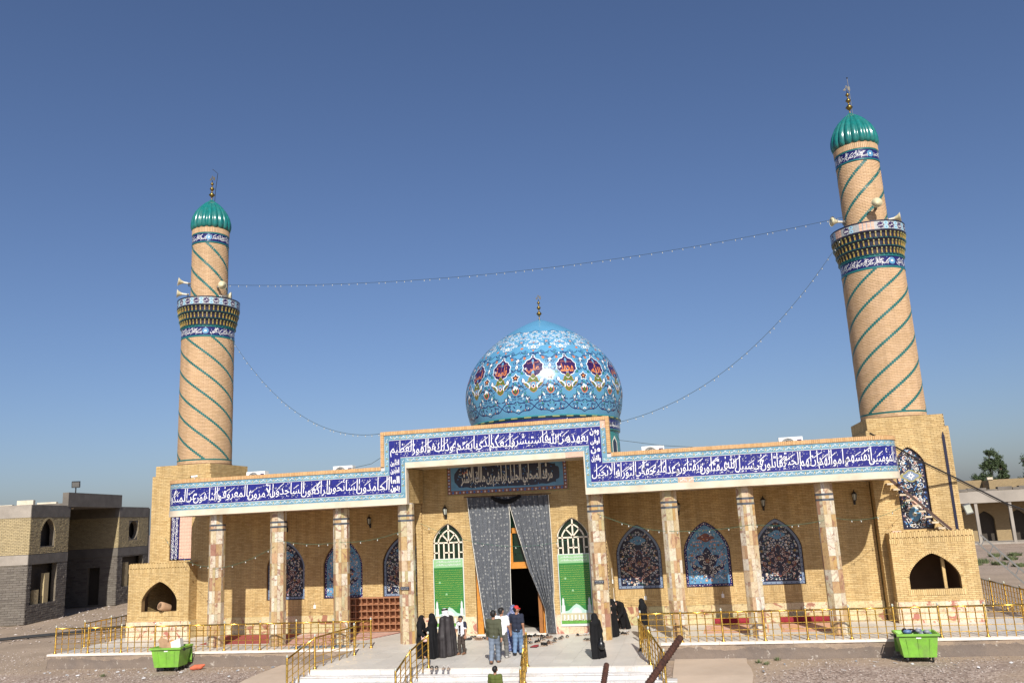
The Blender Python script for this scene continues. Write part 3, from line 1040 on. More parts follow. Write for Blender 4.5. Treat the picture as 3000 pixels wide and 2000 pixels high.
# loose stones in front of the terrace
pv, pf = [], []
octv = np.array([(1, 0, 0), (-1, 0, 0), (0, 1, 0), (0, -1, 0), (0, 0, 1), (0, 0, -.6)], float)
octf = [(0, 2, 4), (2, 1, 4), (1, 3, 4), (3, 0, 4), (2, 0, 5), (1, 2, 5), (3, 1, 5), (0, 3, 5)]
def stone(x, y, r, zz=None):
    z = (ground_z(x, y) if zz is None else zz) + r * .15
    a = RG.uniform(0, 6.28)
    ca, sa = math.cos(a), math.sin(a)
    o = len(pv)
    for q in octv:
        q = q * np.array([RG.uniform(.7, 1.3), RG.uniform(.6, 1.1), RG.uniform(.4, .8)]) * r
        pv.append((x + ca * q[0] - sa * q[1], y + sa * q[0] + ca * q[1], z + q[2]))
    pf.extend([(o + f[0], o + f[1], o + f[2]) for f in octf])
n_st = 0
while n_st < 16000:
    x = RG.uniform(-26, 21)
    y = RG.uniform(-8.5, 4) if (x < -19.2 or x > 19) else RG.uniform(-8.5, -1.2)
    if -6.2 < x < 6.6 and y > -8: continue
    if 5.9 < x < 8.5: continue
    if -8.0 < x < -5.6 and RG.random() < .9: continue
    r = RG.choice([.012, .015, .018, .022, .03]) * RG.uniform(.8, 1.5)
    stone(x, y, r)
    n_st += 1
for _ in range(900):                     # rubble heaped along the building site at the left
    x, y = RG.uniform(-36, -20), RG.uniform(6, 26)
    stone(x, y, RG.uniform(.03, .1))
gp = fast_mesh('loose_stones', pv, pf, 'pebble')
gp['kind'] = 'stuff'
gp['label'] = 'grey and brown gravel stones strewn over the yard'

# concrete aprons beside the steps
for x0, x1 in ((6.05, 8.35), (-8.1, -6.0)):
    mb = MB()
    ysl = np.linspace(-1.15, -11, 12)
    jl = [RG.uniform(-.06, .06) for _ in ysl]
    A = [(x0, y, ground_z(x0, y) + .05) for y in ysl] + [(x1 + j_, y, ground_z(x1, y) + .05) for y, j_ in zip(ysl, jl)]
    n = len(ysl)
    mb.add(A, [(i, i + 1, n + i + 1, n + i) for i in range(n - 1)])
    B = [(x, y, z - .12) for x, y, z in A]
    mb.add(A + B, [(n + i, n + i + 1, 3 * n + i + 1, 3 * n + i) for i in range(n - 1)] + [(i + 1, i, 2 * n + i, 2 * n + i + 1) for i in range(n - 1)])
    o = mb.build('concrete_path', 'apron')
    o['kind'] = 'structure'

TE_Y, TE_X0, TE_X1 = -1.12, -18.05, 18.75
terr = MB()
terr.box(TE_X0 + .06, TE_X1 - .06, TE_Y + .06, 16, -1.2, -.03)
terrace = terr.build('terrace', 'plinth')
terrace['kind'] = 'structure'
# rough face of the terrace wall
mb = MB()
def rough_face(p0, p1, nrm):
    n, m_ = int(np.linalg.norm(np.subtract(p1, p0)) / .12), 7
    P = []
    for i in range(n + 1):
        for k in range(m_ + 1):
            q = np.array(p0) + (np.array(p1) - np.array(p0)) * i / n
            z = -.075 - .7 * k / m_
            d = RG.uniform(-.012, .02) + (.03 if k > 3 else 0) + .012 * math.sin(i * .21)
            P.append((q[0] + nrm[0] * d, q[1] + nrm[1] * d, z))
    F = [(i * (m_ + 1) + k, i * (m_ + 1) + k + 1, (i + 1) * (m_ + 1) + k + 1, (i + 1) * (m_ + 1) + k) for i in range(n) for k in range(m_)]
    mb.add(P, F)
rough_face((TE_X0, TE_Y), (-5.15, TE_Y), (0, -1))
rough_face((5.6, TE_Y), (TE_X1, TE_Y), (0, -1))
rough_face((TE_X0, 15), (TE_X0, TE_Y), (-1, 0))
mb.build('wall_face', 'plinth', terrace, smooth=True)
mb = MB()
for x0, x1 in ((TE_X0 - .03, -5.15), (5.6, TE_X1 + .03)):
    u = x0
    while u < x1 - .05:
        u2 = min(x1, u + RG.uniform(.9, 1.3))
        mb.box(u, u2 - .008, TE_Y - .035, TE_Y + .25, -.07, .002 + RG.uniform(-.002, .002))
        u = u2
mb.build('coping', 'kerb_white', terrace)
# paving
def pave(x0, x1, y0, y1, st=.62):
    nx2, ny2 = max(1, round((x1 - x0) / st)), max(1, round((y1 - y0) / st))
    dx, dy = (x1 - x0) / nx2, (y1 - y0) / ny2
    for i in range(nx2):
        for k in range(ny2):
            piece('terrace', 'paving_slab', 'paving', terrace, 'floor_marble', (x0 + (i + .5) * dx, y0 + (k + .5) * dy, -.012 + RG.uniform(-.0008, .0008)), (dx - .005, 0, 0), (0, dy - .005, 0), (0, 0, .03))
pave(TE_X0 + .2, TE_X1 - .2, TE_Y + .25, 3.6)
LX0, LX1, LY = -5.15, 5.65, -5.2
landing = MB()
landing.box(LX0 + .02, LX1 - .02, LY + .03, TE_Y + .2, -1.2, -.03)
land = landing.build('landing', 'plinth')
land['kind'] = 'structure'
def pave2(par, x0, x1, y0, y1, st, z, mat, key, dz=.03):
    nx2, ny2 = max(1, round((x1 - x0) / st)), max(1, round((y1 - y0) / st))
    dx, dy = (x1 - x0) / nx2, (y1 - y0) / ny2
    for i in range(nx2):
        for k in range(ny2):
            piece(key, 'paving_slab', 'paving', par, mat, (x0 + (i + .5) * dx, y0 + (k + .5) * dy, z - dz / 2 + RG.uniform(-.0008, .0008)), (dx - .005, 0, 0), (0, dy - .005, 0), (0, 0, dz))
pave2(land, LX0, LX1, LY, TE_Y + .245, .62, .003, 'floor_marble', 'landing')
steps = thing('entrance_steps', (0, LY, 0), 'wide white marble steps leading up to the shrine entrance', 'steps')
for i in range(6):
    z1 = -.155 * i
    y1 = -.31 * i
    ex = .3 * min(i, 3)
    if i:
        mb = MB()
        mb.box(LX0 - ex + .03, LX1 + ex - .03, y1 + .03, .02, -1.25, z1 - .028)
        mb.build('step', 'concrete', steps)
    u = LX0 - ex
    while u < LX1 + ex - .05:
        u2 = min(LX1 + ex, u + RG.uniform(.8, 1.4))
        if LX1 + ex - u2 < .3: u2 = LX1 + ex
        if i:
            piece('steps', 'tread', 'treads', steps, 'step_marble', ((u + u2) / 2, y1 + .165, z1 - .014), (u2 - u - .004, 0, 0), (0, .37, 0), (0, 0, .03), (0, LY, 0))
        piece('steps', 'riser', 'risers', steps, 'step_marble', ((u + u2) / 2, y1 + .02, z1 - .092), (u2 - u - .005, 0, 0), (0, 0, -.125), (0, -.03, 0), (0, LY, 0))
        u = u2

# ------------------------------------------------------------------ the shrine
shrine = thing('shrine_building', (0, 0, 0), 'yellow brick shrine with blue tiled inscription band, columned porch and pale blue dome', 'building')
WY, CY, HX = 3.5, 1.65, 3.75             # wing wall, centre wall, half width of the centre block
ZS, ZT, ZM0, ZM1 = 5.05, 6.47, 6.38, 7.79  # fascia bottom/top, raised middle bottom/top
PF = 3.0                                 # front of the pylons under the minarets

# mass behind
mb = MB()
mb.box(-13.6, 13.6, 7.7, 20, -.1, 5.95, 0)
for sg in (-1, 1): mb.box(*sorted((sg * 3.3, sg * 13.6)), WY + .25, 7.7, -.1, 5.95, 0)
mb.build('building_mass', ['mortar'], shrine)
mb = MB()
mb.box(-13.9, 13.9, 3.75, 20.2, 5.96, 6.14, 0)
for sg in (-1, 1): mb.box(*sorted((sg * 3.92, sg * 13.2)), -.3, 3.75, 5.96, 6.14, 0)
mb.box(-4.1, 4.1, -.3, 4.0, 6.42, 6.6, 0)
mb.build('roof', ['roofing'], shrine)
# porch ceiling
mb = MB()
for sg in (-1, 1):
    e_ = .28 if sg < 0 else 0.0
    x0, x1 = sorted((sg * 3.92, sg * (13.0 - e_)))
    mb.box(x0, x1, -.3, WY + .24, ZS + .01, 5.95)
    P = [(sg * (q - e_), v) for q, v in ((13.0, -.3), (13.5, -.2), (13.85, .15), (13.9, .7), (13.9, WY + .24), (13.0, WY + .24))]
    if sg < 0: P = P[::-1]
    mb.prism(P, lambda u, v: (u, v, 5.95), lambda u, v: (u, v, ZS + .01))
mb.box(-3.41, 3.41, -.3, CY + .1, ZM0 + .02, ZM0 + .1)
mb.build('porch_ceiling', 'soffit', shrine)

# wing walls with three arched niches each
NICHES = {1: (4.80, 7.45, 10.13), -1: (-5.04, -7.72, -10.36)}
NW, NB, NSP, NA = .885, 1.36, 2.72, 3.83
NICHE_KIND = {1: ('navy', 'sky', 'navy'), -1: ('navy', 'sky', 'navy')}
for sg in (1, -1):
    wall = MB()
    x0, x1 = sorted((sg * 3.7, sg * 13.7))
    holes = [arch_poly(c, NW, NB, NSP, NA) for c in NICHES[sg]]
    wall.holed([(x0, -.05), (x1, -.05), (x1, 5.2), (x0, 5.2)], holes, lambda u, v: (u, WY, v))
    for h in holes:                       # reveals
        n = len(h)
        wall.add([(u, WY, v) for u, v in h] + [(u, WY + .11, v) for u, v in h], [(i, (i + 1) % n, n + (i + 1) % n, n + i) for i in range(n)])
    wo = wall.build('porch_wall', 'mortar', shrine)
    hf = [(lambda z, c=c: arch_interval(c - x0, NW + .05, NB - .22, NSP, NA + .05, z)) for c in NICHES[sg]]
    brick_wall('shrine', wo, (x0, WY, 0), (1, 0, 0), (0, -1, 0), x1 - x0, .70, 5.04, hf)
    for c in NICHES[sg]:
        ring('shrine', wo, c, NW, NSP, NA, lambda u, v: (u, WY, v), (0, -1, 0), thick=.12, count=26)
        for s2 in (-1, 1):                # jambs
            z = NB
            while z < NSP:
                piece('shrine', 'brick', 'brickwork', wo, 'brick', (c + s2 * (NW + .055), WY + .004, z + .027), (.105, 0, 0), (0, 0, .0545), (0, -.04, 0))
                z += .065
        soldier('shrine', wo, (c - NW - .11, WY, 0), (1, 0, 0), (0, -1, 0), 2 * NW + .22, NB - .22, NB - .01)
    # marble dado
    u = x0
    while u < x1:
        u2 = min(x1, u + RB.uniform(.55, 1.0))
        piece('shrine', 'slab', 'slab_cladding', wo, 'marble_dado', ((u + u2) / 2, WY - .02, .515), (u2 - u - .006, 0, 0), (0, 0, .36), (0, -.045, 0))
        piece('shrine', 'slab', 'slab_cladding', wo, 'marble_dado', ((u + u2) / 2 , WY - .022, .17), (u2 - u - .006, 0, 0), (0, 0, .318), (0, -.045, 0))
        u = u2

# centre block: two arched windows and the doorway
WXC, WNW, WB, WSP, WA = 2.48, .615, .62, 3.55, 4.24
DW, DH = 1.42, 5.08
cw = MB()
holes = [arch_poly(c, WNW, WB, WSP, WA) for c in (-WXC, WXC)] + [[(-DW, -.02), (DW, -.02), (DW, DH), (-DW, DH)]]
cw.holed([(-HX, -.05), (HX, -.05), (HX, 6.5), (-HX, 6.5)], holes, lambda u, v: (u, CY, v))
for h in holes[:2]:
    n = len(h)
    cw.add([(u, CY, v) for u, v in h] + [(u, CY + .16, v) for u, v in h], [(i, (i + 1) % n, n + (i + 1) % n, n + i) for i in range(n)])
for sg in (-1, 1):
    cw.add([(sg * HX, CY, -.05), (sg * HX, WY + .01, -.05), (sg * HX, WY + .01, 6.4), (sg * HX, CY, 6.4)], [(0, 1, 2, 3) if sg > 0 else (3, 2, 1, 0)])
    cw.add([(sg * DW, CY, -.05), (sg * DW, CY + .5, -.05), (sg * DW, CY + .5, DH), (sg * DW, CY, DH)], [(0, 1, 2, 3)])
cwo = cw.build('entrance_wall', 'mortar', shrine)
hf = [(lambda z, c=c: arch_interval(c + HX, WNW + .05, -.1, WSP, WA + .05, z)) for c in (-WXC, WXC)]
hf.append(lambda z: (HX - DW, HX + DW) if z < DH else None)
hf.append(lambda z: (HX - 2.46, HX + 2.46) if z > 5.30 else None)
brick_wall('shrine', cwo, (-HX, CY, 0), (1, 0, 0), (0, -1, 0), 2 * HX, .70, 6.4, hf)
for c in (-WXC, WXC):
    ring('shrine', cwo, c, WNW, WSP, WA, lambda u, v: (u, CY, v), (0, -1, 0), thick=.13, count=17)
    for s2 in (-1, 1):
        z = .70
        while z < WSP:
            piece('shrine', 'brick', 'brickwork', cwo, 'brick', (c + s2 * (WNW + .055), CY + .004, z + .027), (.105, 0, 0), (0, 0, .0545), (0, -.04, 0))
            z += .065
soldier('shrine', cwo, (-2.45, CY, 0), (1, 0, 0), (0, -1, 0), 4.9, 5.13, 5.28)
# narrow pilaster strips at the ends of the centre block
for sg in (-1, 1):
    mb = MB()
    x0, x1 = sorted((sg * 3.52, sg * (HX + .02)))
    mb.box(x0, x1, CY - .07, CY, 0, 6.4)
    po = mb.build('pilaster', 'mortar', shrine)
    brick_wall('shrine', po, (x0, CY - .07, 0), (1, 0, 0), (0, -1, 0), x1 - x0, .70, 6.4)
    brick_wall('shrine', po, (sg * (HX + .02), CY - .07 if sg > 0 else WY, 0), (0, sg, 0), (sg, 0, 0), WY - CY + .07, .70, 6.4)
u = -HX
while u < HX:
    u2 = min(HX, u + RB.uniform(.45, .8))
    if u < -DW < u2: u2 = -DW
    if abs((u + u2) / 2) > DW - .05 or u2 <= -DW:
        a, b = u, u2
        piece('shrine', 'slab', 'slab_cladding', cwo, 'marble_pink', ((a + b) / 2, CY - .025, .35), (b - a - .006, 0, 0), (0, 0, .69), (0, -.05, 0))
    if u2 == -DW: u2 = DW
    u = u2
for sg in (-1, 1):
    piece('shrine', 'slab', 'slab_cladding', cwo, 'marble_pink', (sg * (HX + .045), (CY + WY) / 2 - .03, .35), (0, WY - CY + .05, 0), (0, 0, .69), (sg * .05, 0, 0))

# bulkheads closing the ends of the wings beside the raised middle
for sg in (-1, 1):
    mb = MB()
    mb.box(*sorted((sg * 3.44, sg * 3.9)), -.3, CY - .08, ZS + .02, 6.41)
    bo = mb.build('bulkhead', 'mortar', shrine)
    brick_wall('shrine', bo, (sg * 3.44, CY - .08 if sg > 0 else -.3, 0), (0, -sg, 0), (-sg, 0, 0), CY + .22, ZS + .03, ZM0)

# dark hall behind the doorway, timber door frame
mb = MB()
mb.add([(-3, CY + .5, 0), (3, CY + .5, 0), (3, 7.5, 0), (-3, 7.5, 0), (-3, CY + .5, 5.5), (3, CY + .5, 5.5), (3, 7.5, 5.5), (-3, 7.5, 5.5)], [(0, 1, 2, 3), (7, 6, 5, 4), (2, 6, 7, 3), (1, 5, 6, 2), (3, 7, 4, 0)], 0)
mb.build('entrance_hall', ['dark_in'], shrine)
door = MB()
for sg in (-1, 1):
    door.box(*sorted((sg * 1.18, sg * 1.40)), CY + .06, CY + .22, 0, 4.95)
door.box(-1.18, 1.18, CY + .07, CY + .21, 2.42, 2.66)
door.box(-.09, .09, CY + .09, CY + .19, 2.66, 3.95)
door.box(-1.18, 1.18, CY + .09, CY + .2, 3.75, 3.95)
for sg in (-1, 1):
    pts = [(sg * 1.18 * math.cos(a), CY + .14, 3.95 + .95 * math.sin(a)) for a in np.linspace(.05, PI / 2, 8)]
    door.tube(pts, .07, 6)
    door.box(*sorted((sg * .6, sg * .68)), CY + .1, CY + .18, 2.66, 3.75)
dro = door.build('door_frame', 'wood', shrine)
mb = MB()
mb.box(1.02, 1.16, CY - .02, CY + .75, .01, 2.40)
mb.build('door_leaf', 'wood_dark', dro)
mb = MB()
mb.box(-DW, DW, CY - .08, CY + .5, .004, .035)
mb.build('threshold', 'kerb_white', dro)
mb = MB()
for a, b, z0, z1 in ((-1.18, -.68, 2.66, 3.75), (-.6, -.09, 2.66, 3.75), (.09, .6, 2.66, 3.75), (.68, 1.18, 2.66, 3.75), (-1.15, 1.15, 3.95, 4.88)):
    mb.box(a, b, CY + .135, CY + .15, z0, z1)
mb.build('pane', 'glass_dark', dro)

# windows: cream lattice over dark glass
for sg in (-1, 1):
    c = sg * WXC
    y = CY + .12
    wnd = MB()
    wnd.holed(arch_poly(c, WNW, WB, WSP, WA), [], lambda u, v: (u, y, v))
    wo = wnd.build('window', 'glass_dark', shrine)
    fr = MB()
    yb = y - .035
    def bar(p, q, wd=.05):
        fr.beam((c + p[0], yb, p[1]), (c + q[0], yb, q[1]), .05, wd, up=(0, 1, 0)) if False else fr.obox(((2 * c + p[0] + q[0]) / 2, yb, (p[1] + q[1]) / 2), (q[0] - p[0], 0, q[1] - p[1]), (0, .05, 0), tuple(wd * np.array([-(q[1] - p[1]), 0, q[0] - p[0]]) / math.hypot(q[0] - p[0], q[1] - p[1])))
    h = arch_half(WNW - .02, WSP, WA, n=9)
    for s2 in (-1, 1):
        for i in range(8): bar((s2 * h[i][0], h[i][1]), (s2 * h[i + 1][0], h[i + 1][1]), .045)
        bar((s2 * (WNW - .02), WB), (s2 * (WNW - .02), WSP), .045)
    sp = 3.50
    bar((-WNW, sp), (WNW, sp), .055)
    bar((0, sp), (0, WA - .02), .055)
    h2 = arch_half(.43, sp, 3.99, n=8)
    for s2 in (-1, 1):
        for i in range(7): bar((s2 * h2[i][0], h2[i][1]), (s2 * h2[i + 1][0], h2[i + 1][1]), .05)
        bar((0, sp + .03), (s2 * .27, 3.83), .045)
        bar((s2 * .41, WB), (s2 * .41, sp), .05)
        bar((s2 * .2, WB), (s2 * .2, sp), .05)
        bar((s2 * .41, 3.12), (s2 * WNW, 3.12), .045)
    bar((-.2, 3.12), (.2, 3.12), .045)
    bar((0, WB), (0, sp), .05)
    fr.build('frame', 'frame_cream', wo)
    # printed green banner with prayer text, fixed over the lower window
    bn = MB()
    by = CY - .085
    x0, x1, z0, z1 = c - .62, c + .62, .27, 2.90
    bn.box(x0, x1, by, by + .02, z0, z1)
    side = 'left' if sg < 0 else 'right'
    bo = bn.build('prayer_banner', 'banner_white')
    tag(bo, 'tall green banner with yellow prayer lines, ' + side + ' of the curtained door', 'banner', 'prayer banners beside the door')
    o = Orn(lambda u, v, l: (c + u, by - .002 - l, v))
    o.poly([(-.59, .36), (.59, .36), (.59, 2.56), (-.59, 2.56)], 'banner_green', .001)
    o.poly([(-.59, 2.56), (.59, 2.56), (.59, 2.87), (-.59, 2.87)], 'banner_pale', .001)
    o.poly([(-.59, .36), (.59, .36), (.59, .78), (.30, .86), (.12, 1.02), (0, 1.08), (-.12, 1.0), (-.3, .84), (-.59, .78)], 'banner_cloud', .002)
    for s2 in (-1, 1):
        o.poly([(s2 * .56, .6), (s2 * .43, .6), (s2 * .43, 1.02), (s2 * .455, 1.04), (s2 * .455, 1.22), (s2 * .50, 1.32), (s2 * .535, 1.22), (s2 * .535, 1.04), (s2 * .56, 1.02)], 'banner_white', .003)
    o.poly([(-.59, .45), (.59, .45), (.59, .74), (-.59, .74)], 'banner_cream', .004)
    o.poly([(-.2, .74), (.2, .74), (.17, .84), (.08, .92), (0, .95), (-.08, .92), (-.17, .84)], 'banner_white', .004)
    for i in range(8):
        xx = -.5 + i * .14
        o.poly([(xx, .5), (xx + .06, .5), (xx + .06, .68), (xx, .68)], 'banner_white', .005)
    o.poly([(-.59, .36), (.59, .36), (.59, .48), (-.59, .48)], 'banner_grass', .006)
    for i in range(40):
        o.disc((RT.uniform(-.57, .57), RT.uniform(.47, .52)), .014, RT.choice(['glaze_white', 'glaze_maroon', 'glaze_white']), .008, 5)
    LN = ['اللهم صل على محمد وآل محمد السلام على اهل لا', 'اله الا الله من اهل لا اله الا الله يا اهل لا اله الا', 'الله بحق لا اله الا الله كيف وجدتم قول لا اله', 'الا الله واحشرنا في زمرة من قال لا اله الا الله محمد', 'رسول الله علي ولي الله السلام عليك ايها البطل الغيور', 'السلام عليك ايها الاخذ بالثار السلام عليك ايها', 'ين ويدي امير المؤمنين علي بن ابي طالب يوم', 'صفين السلام عليك يا من نهضت بعد جميعك لاخذ ثار', 'الغريب الشهيد الحسين بكربلاء حتى شفيت القلوب', 'واثلجت الصدور السلام عليك يا ابراهيم ابن البطل']
    for i in range(19):
        zz = 2.46 - i * .079
        hw = .55 if i < 14 else .55 - (i - 13) * .045
        o.text(LN[(i * 3) % len(LN)], -hw, hw, zz - .019, zz + .022, 'banner_yellow', .003, bold=.0, stretch=1.0, res=1)
    for zz in (2.78, 2.66):
        o.text('السلام عليك يا ابراهيم بن مالك الاشتر', -.5, .5, zz - .05, zz + .045, 'banner_white', .003, bold=.05, stretch=1.1, res=1)
    for xx, zz in ((-.36, 2.0), (-.1, 1.56)):
        o.flower((xx, zz), .045, 'banner_pale', None, .006, 8, 0, .8)
    o.build('print', bo, kind='stuff')

# inscription panel above the door
pn = MB()
pn.box(-2.45, 2.45, CY - .05, CY + .01, 5.31, 6.46)
pno = pn.build('inscription_panel', 'glaze_olive', shrine)
o = Orn(lambda u, v, l: (u, CY - .052 - l, v))
o.poly([(-2.42, 5.34), (2.42, 5.34), (2.42, 6.46), (-2.42, 6.46)], 'glaze_maroon', .001)
o.poly([(-2.27, 5.49), (2.27, 5.49), (2.27, 6.46), (-2.27, 6.46)], 'old_blue', .002)
cart = []
for i in range(80):
    a = 2 * PI * i / 80
    ca, sa = math.cos(a), math.sin(a)
    cart.append((2.08 * math.copysign(abs(ca) ** .35, ca) + .05 * math.cos(9 * a), 5.99 + .42 * math.copysign(abs(sa) ** .35, sa) + .02 * math.sin(14 * a)))
o.fan((0, 5.99), cart, 'glaze_black', .003)
for i in range(33):
    x = -2.34 + i * 4.68 / 32
    o.flower((x, 5.415), .055, 'glaze_blue' if i % 2 else 'glaze_pink', 'glaze_navy' if i % 2 else 'glaze_white', .003, 6)
for i in range(8):
    for s2 in (-1, 1):
        o.flower((s2 * 2.345, 5.55 + i * .12), .05, 'glaze_blue' if i % 2 else 'glaze_pink', 'glaze_white', .003, 6)
for i in range(150):
    u, v = RT.uniform(-1.95, 1.95), RT.uniform(5.6, 6.38)
    o.leaf((u, v), RT.uniform(.05, .1), .03, RT.uniform(0, 6.28), RT.choice(['old_blue', 'glaze_blue', 'glaze_cream']), .004)
o.text('مرقد الصحابي الجليل ابراهيم بن مالك الاشتر', -1.85, 1.85, 5.57, 6.40, 'glaze_cream', .006, bold=.022, stretch=2.2)
o.text('ض', -1.78, -1.55, 6.12, 6.27, 'glaze_orange', .006, bold=.03, stretch=1)
o.build('lettering', pno, kind='stuff')

# niche panels
def niche_panel(cx, kind, y, parent, w_=NW, zb=NB, zs=NSP, za=NA, seed=0):
    rg = random.Random(100 + seed)
    pb = MB()
    pb.holed(arch_poly(cx, w_, zb, zs, za), [], lambda u, v: (u, y, v))
    po = pb.build('tile_panel', 'glaze_black', parent)
    o = Orn(lambda u, v, l: (cx + u, y - .002 - l, v))
    sk = kind == 'sky'
    bdr, fld = ('glaze_navy', 'old_blue') if sk else ('border_grey', 'glaze_black')
    o.poly(arch_poly(0, w_ - .025, zb + .025, zs, za - .03), bdr, .001)
    if sk:
        hh = arch_half(w_ - .07, zs, za - .09, n=22)
        ed = [(s2 * x, z) for s2 in (-1, 1) for x, z in hh] + [(s2 * (w_ - .07), zb + .05 + i * .075) for s2 in (-1, 1) for i in range(17)] + [(-w_ + .1 + i * .075, zb + .06) for i in range(22)]
        for p in ed:
            o.leaf(p, .055, .03, rg.uniform(0, 6.28), rg.choice(['glaze_pink', 'glaze_white']), .002)
    else:
        for s2 in (-1, 1):
            for i in range(9):
                o.flower((s2 * (w_ - .062), zb + .12 + i * .17), .026, 'glaze_navy', None, .002, 4)
        for i in range(9):
            o.flower((-w_ + .12 + i * .19, zb + .065), .026, 'glaze_navy', None, .002, 4)
    wi = w_ - .115
    o.poly(arch_poly(0, wi, zb + .115, zs, za - .14), fld, .003)
    # scattered blossoms, mirrored
    def inside(x, z):
        iv = arch_interval(0, wi - .05, zb + .16, zs, za - .2, z)
        return iv and iv[0] < x < iv[1]
    pts = []
    tries = 0
    while len(pts) < (90 if not sk else 95) and tries < 4000:
        tries += 1
        x, z = rg.uniform(.02, wi), rg.uniform(zb + .15, za - .2)
        if not inside(x, z): continue
        r = rg.choice([.03, .035, .04, .052, .06])
        if any((x - p[0]) ** 2 + (z - p[1]) ** 2 < (r + p[2]) ** 2 * .95 for p in pts): continue
        pts.append((x, z, r))
    pal = ['glaze_cream', 'border_grey', 'glaze_pink', 'glaze_white', 'glaze_cream', 'border_grey', 'glaze_maroon', 'glaze_cream'] if not sk else ['glaze_maroon', 'glaze_cream', 'glaze_maroon', 'glaze_navy', 'glaze_pink', 'glaze_navy', 'glaze_orange', 'glaze_blue']
    for x, z, r in pts:
        m1 = rg.choice(pal)
        m2 = rg.choice(['glaze_maroon', 'glaze_blue', 'glaze_orange'] if m1 in ('glaze_cream', 'glaze_pink', 'glaze_white') else ['glaze_cream', 'glaze_yellow'])
        for s2 in (-1, 1):
            o.flower((s2 * x, z), r, m1, m2, .004, 7)
        for _ in range(2):
            a = rg.uniform(0, 6.28)
            for s2 in (-1, 1):
                o.leaf((s2 * (x + r * math.cos(a)), z + r * math.sin(a)), .06, .022, a if s2 > 0 else PI - a, rg.choice(['glaze_cream', 'glaze_leaf', 'glaze_blue', 'glaze_cream'] if not sk else ['glaze_navy', 'glaze_leaf', 'glaze_sky', 'glaze_cream']), .0036)
    # big vase-shaped arabesque in the middle
    zc = zb + .95
    sh = [(0, zb + .27), (.10, zb + .36), (.20, zb + .42), (.34, zb + .5), (.42, zb + .62), (.56, zb + .66), (.63, zb + .75), (.60, zb + .86), (.52, zb + .83), (.54, zb + .77), (.46, zb + .78), (.36, zb + .72), (.22, zb + .68), (.2, zb + .74), (.32, zb + .84), (.36, zb + 1.02), (.46, zb + 1.1), (.42, zb + 1.17), (.3, zb + 1.2), (.17, zb + 1.2), (.15, zb + 1.28), (.12, zb + 1.36), (0, zb + 1.5)]
    full = sh + [(-x, z) for x, z in sh[::-1][1:-1]]
    o.poly(full, 'glaze_navy' if sk else 'glaze_maroon', .006)
    inn = [(x * .91, zc + (z - zc) * .93) for x, z in full]
    o.poly(inn, 'glaze_black', .007)
    sp_ = 'glaze_pink' if not sk else 'glaze_cream'
    for s2 in (-1, 1):
        for c2, r0, a0, tn in (((.22, zb + 1.08), .09, 1.0, 1.2), ((.25, zb + .55), .09, 2.4, 1.2), ((.53, zb + .78), .06, .5, 1.2), ((.1, zb + .92), .08, 4.0, 1.1), ((.12, zb + .42), .06, 0, 1.1), ((.32, zb + 1.02), .06, 1, 1.1), ((.16, zb + .72), .06, 3, 1.1), ((.4, zb + .66), .06, 3, 1.1)):
            o.stroke(spiral((s2 * c2[0], c2[1]), r0, .012, a0, tn, 14, s2), .02, sp_, .009)
        for i in range(70):
            x, z = rg.uniform(.02, .5), rg.uniform(zb + .36, zb + 1.36)
            if not ((z < zb + .85 and x < .52 * (1 - abs(z - zb - .62) / .34)) or (z > zb + .85 and x < .4 * (1 - abs(z - zb - 1.05) / .38))): continue
            o.disc((s2 * x, z), .017, rg.choice([sp_, 'glaze_white', 'glaze_maroon']), .0095, 5)
    o.flower((0, zb + .97), .11, 'glaze_maroon', 'glaze_cream', .010, 10)
    o.flower((0, zb + .97), .05, 'glaze_olive', 'glaze_navy', .013, 8)
    if not sk:
        for s2 in (-1, 1):
            o.flower((s2 * .37, zb + .80), .06, 'glaze_yellow', 'glaze_maroon', .010, 8)
            o.flower((s2 * .62, zb + 1.25), .055, 'glaze_yellow', 'glaze_maroon', .010, 8)
    # small cartouche under the point
    o.fan((0, za - .62), [(.28 * math.cos(a) * (1 + .16 * math.cos(4 * a)), za - .62 + .15 * math.sin(a) * (1 + .16 * math.cos(4 * a))) for a in np.linspace(0, 2 * PI, 25)[:-1]], 'old_blue' if not sk else 'glaze_maroon', .006)
    for i in range(10):
        o.disc((rg.uniform(-.18, .18), za - .62 + rg.uniform(-.08, .08)), .022, rg.choice(['glaze_cream', 'glaze_navy', 'glaze_orange']), .008, 5)
    o.build('ornament', po, kind='stuff')
    return po
for sg in (1, -1):
    for i, c in enumerate(NICHES[sg]):
        niche_panel(c, NICHE_KIND[sg][i], WY + .10, shrine, seed=i + (0 if sg > 0 else 10))

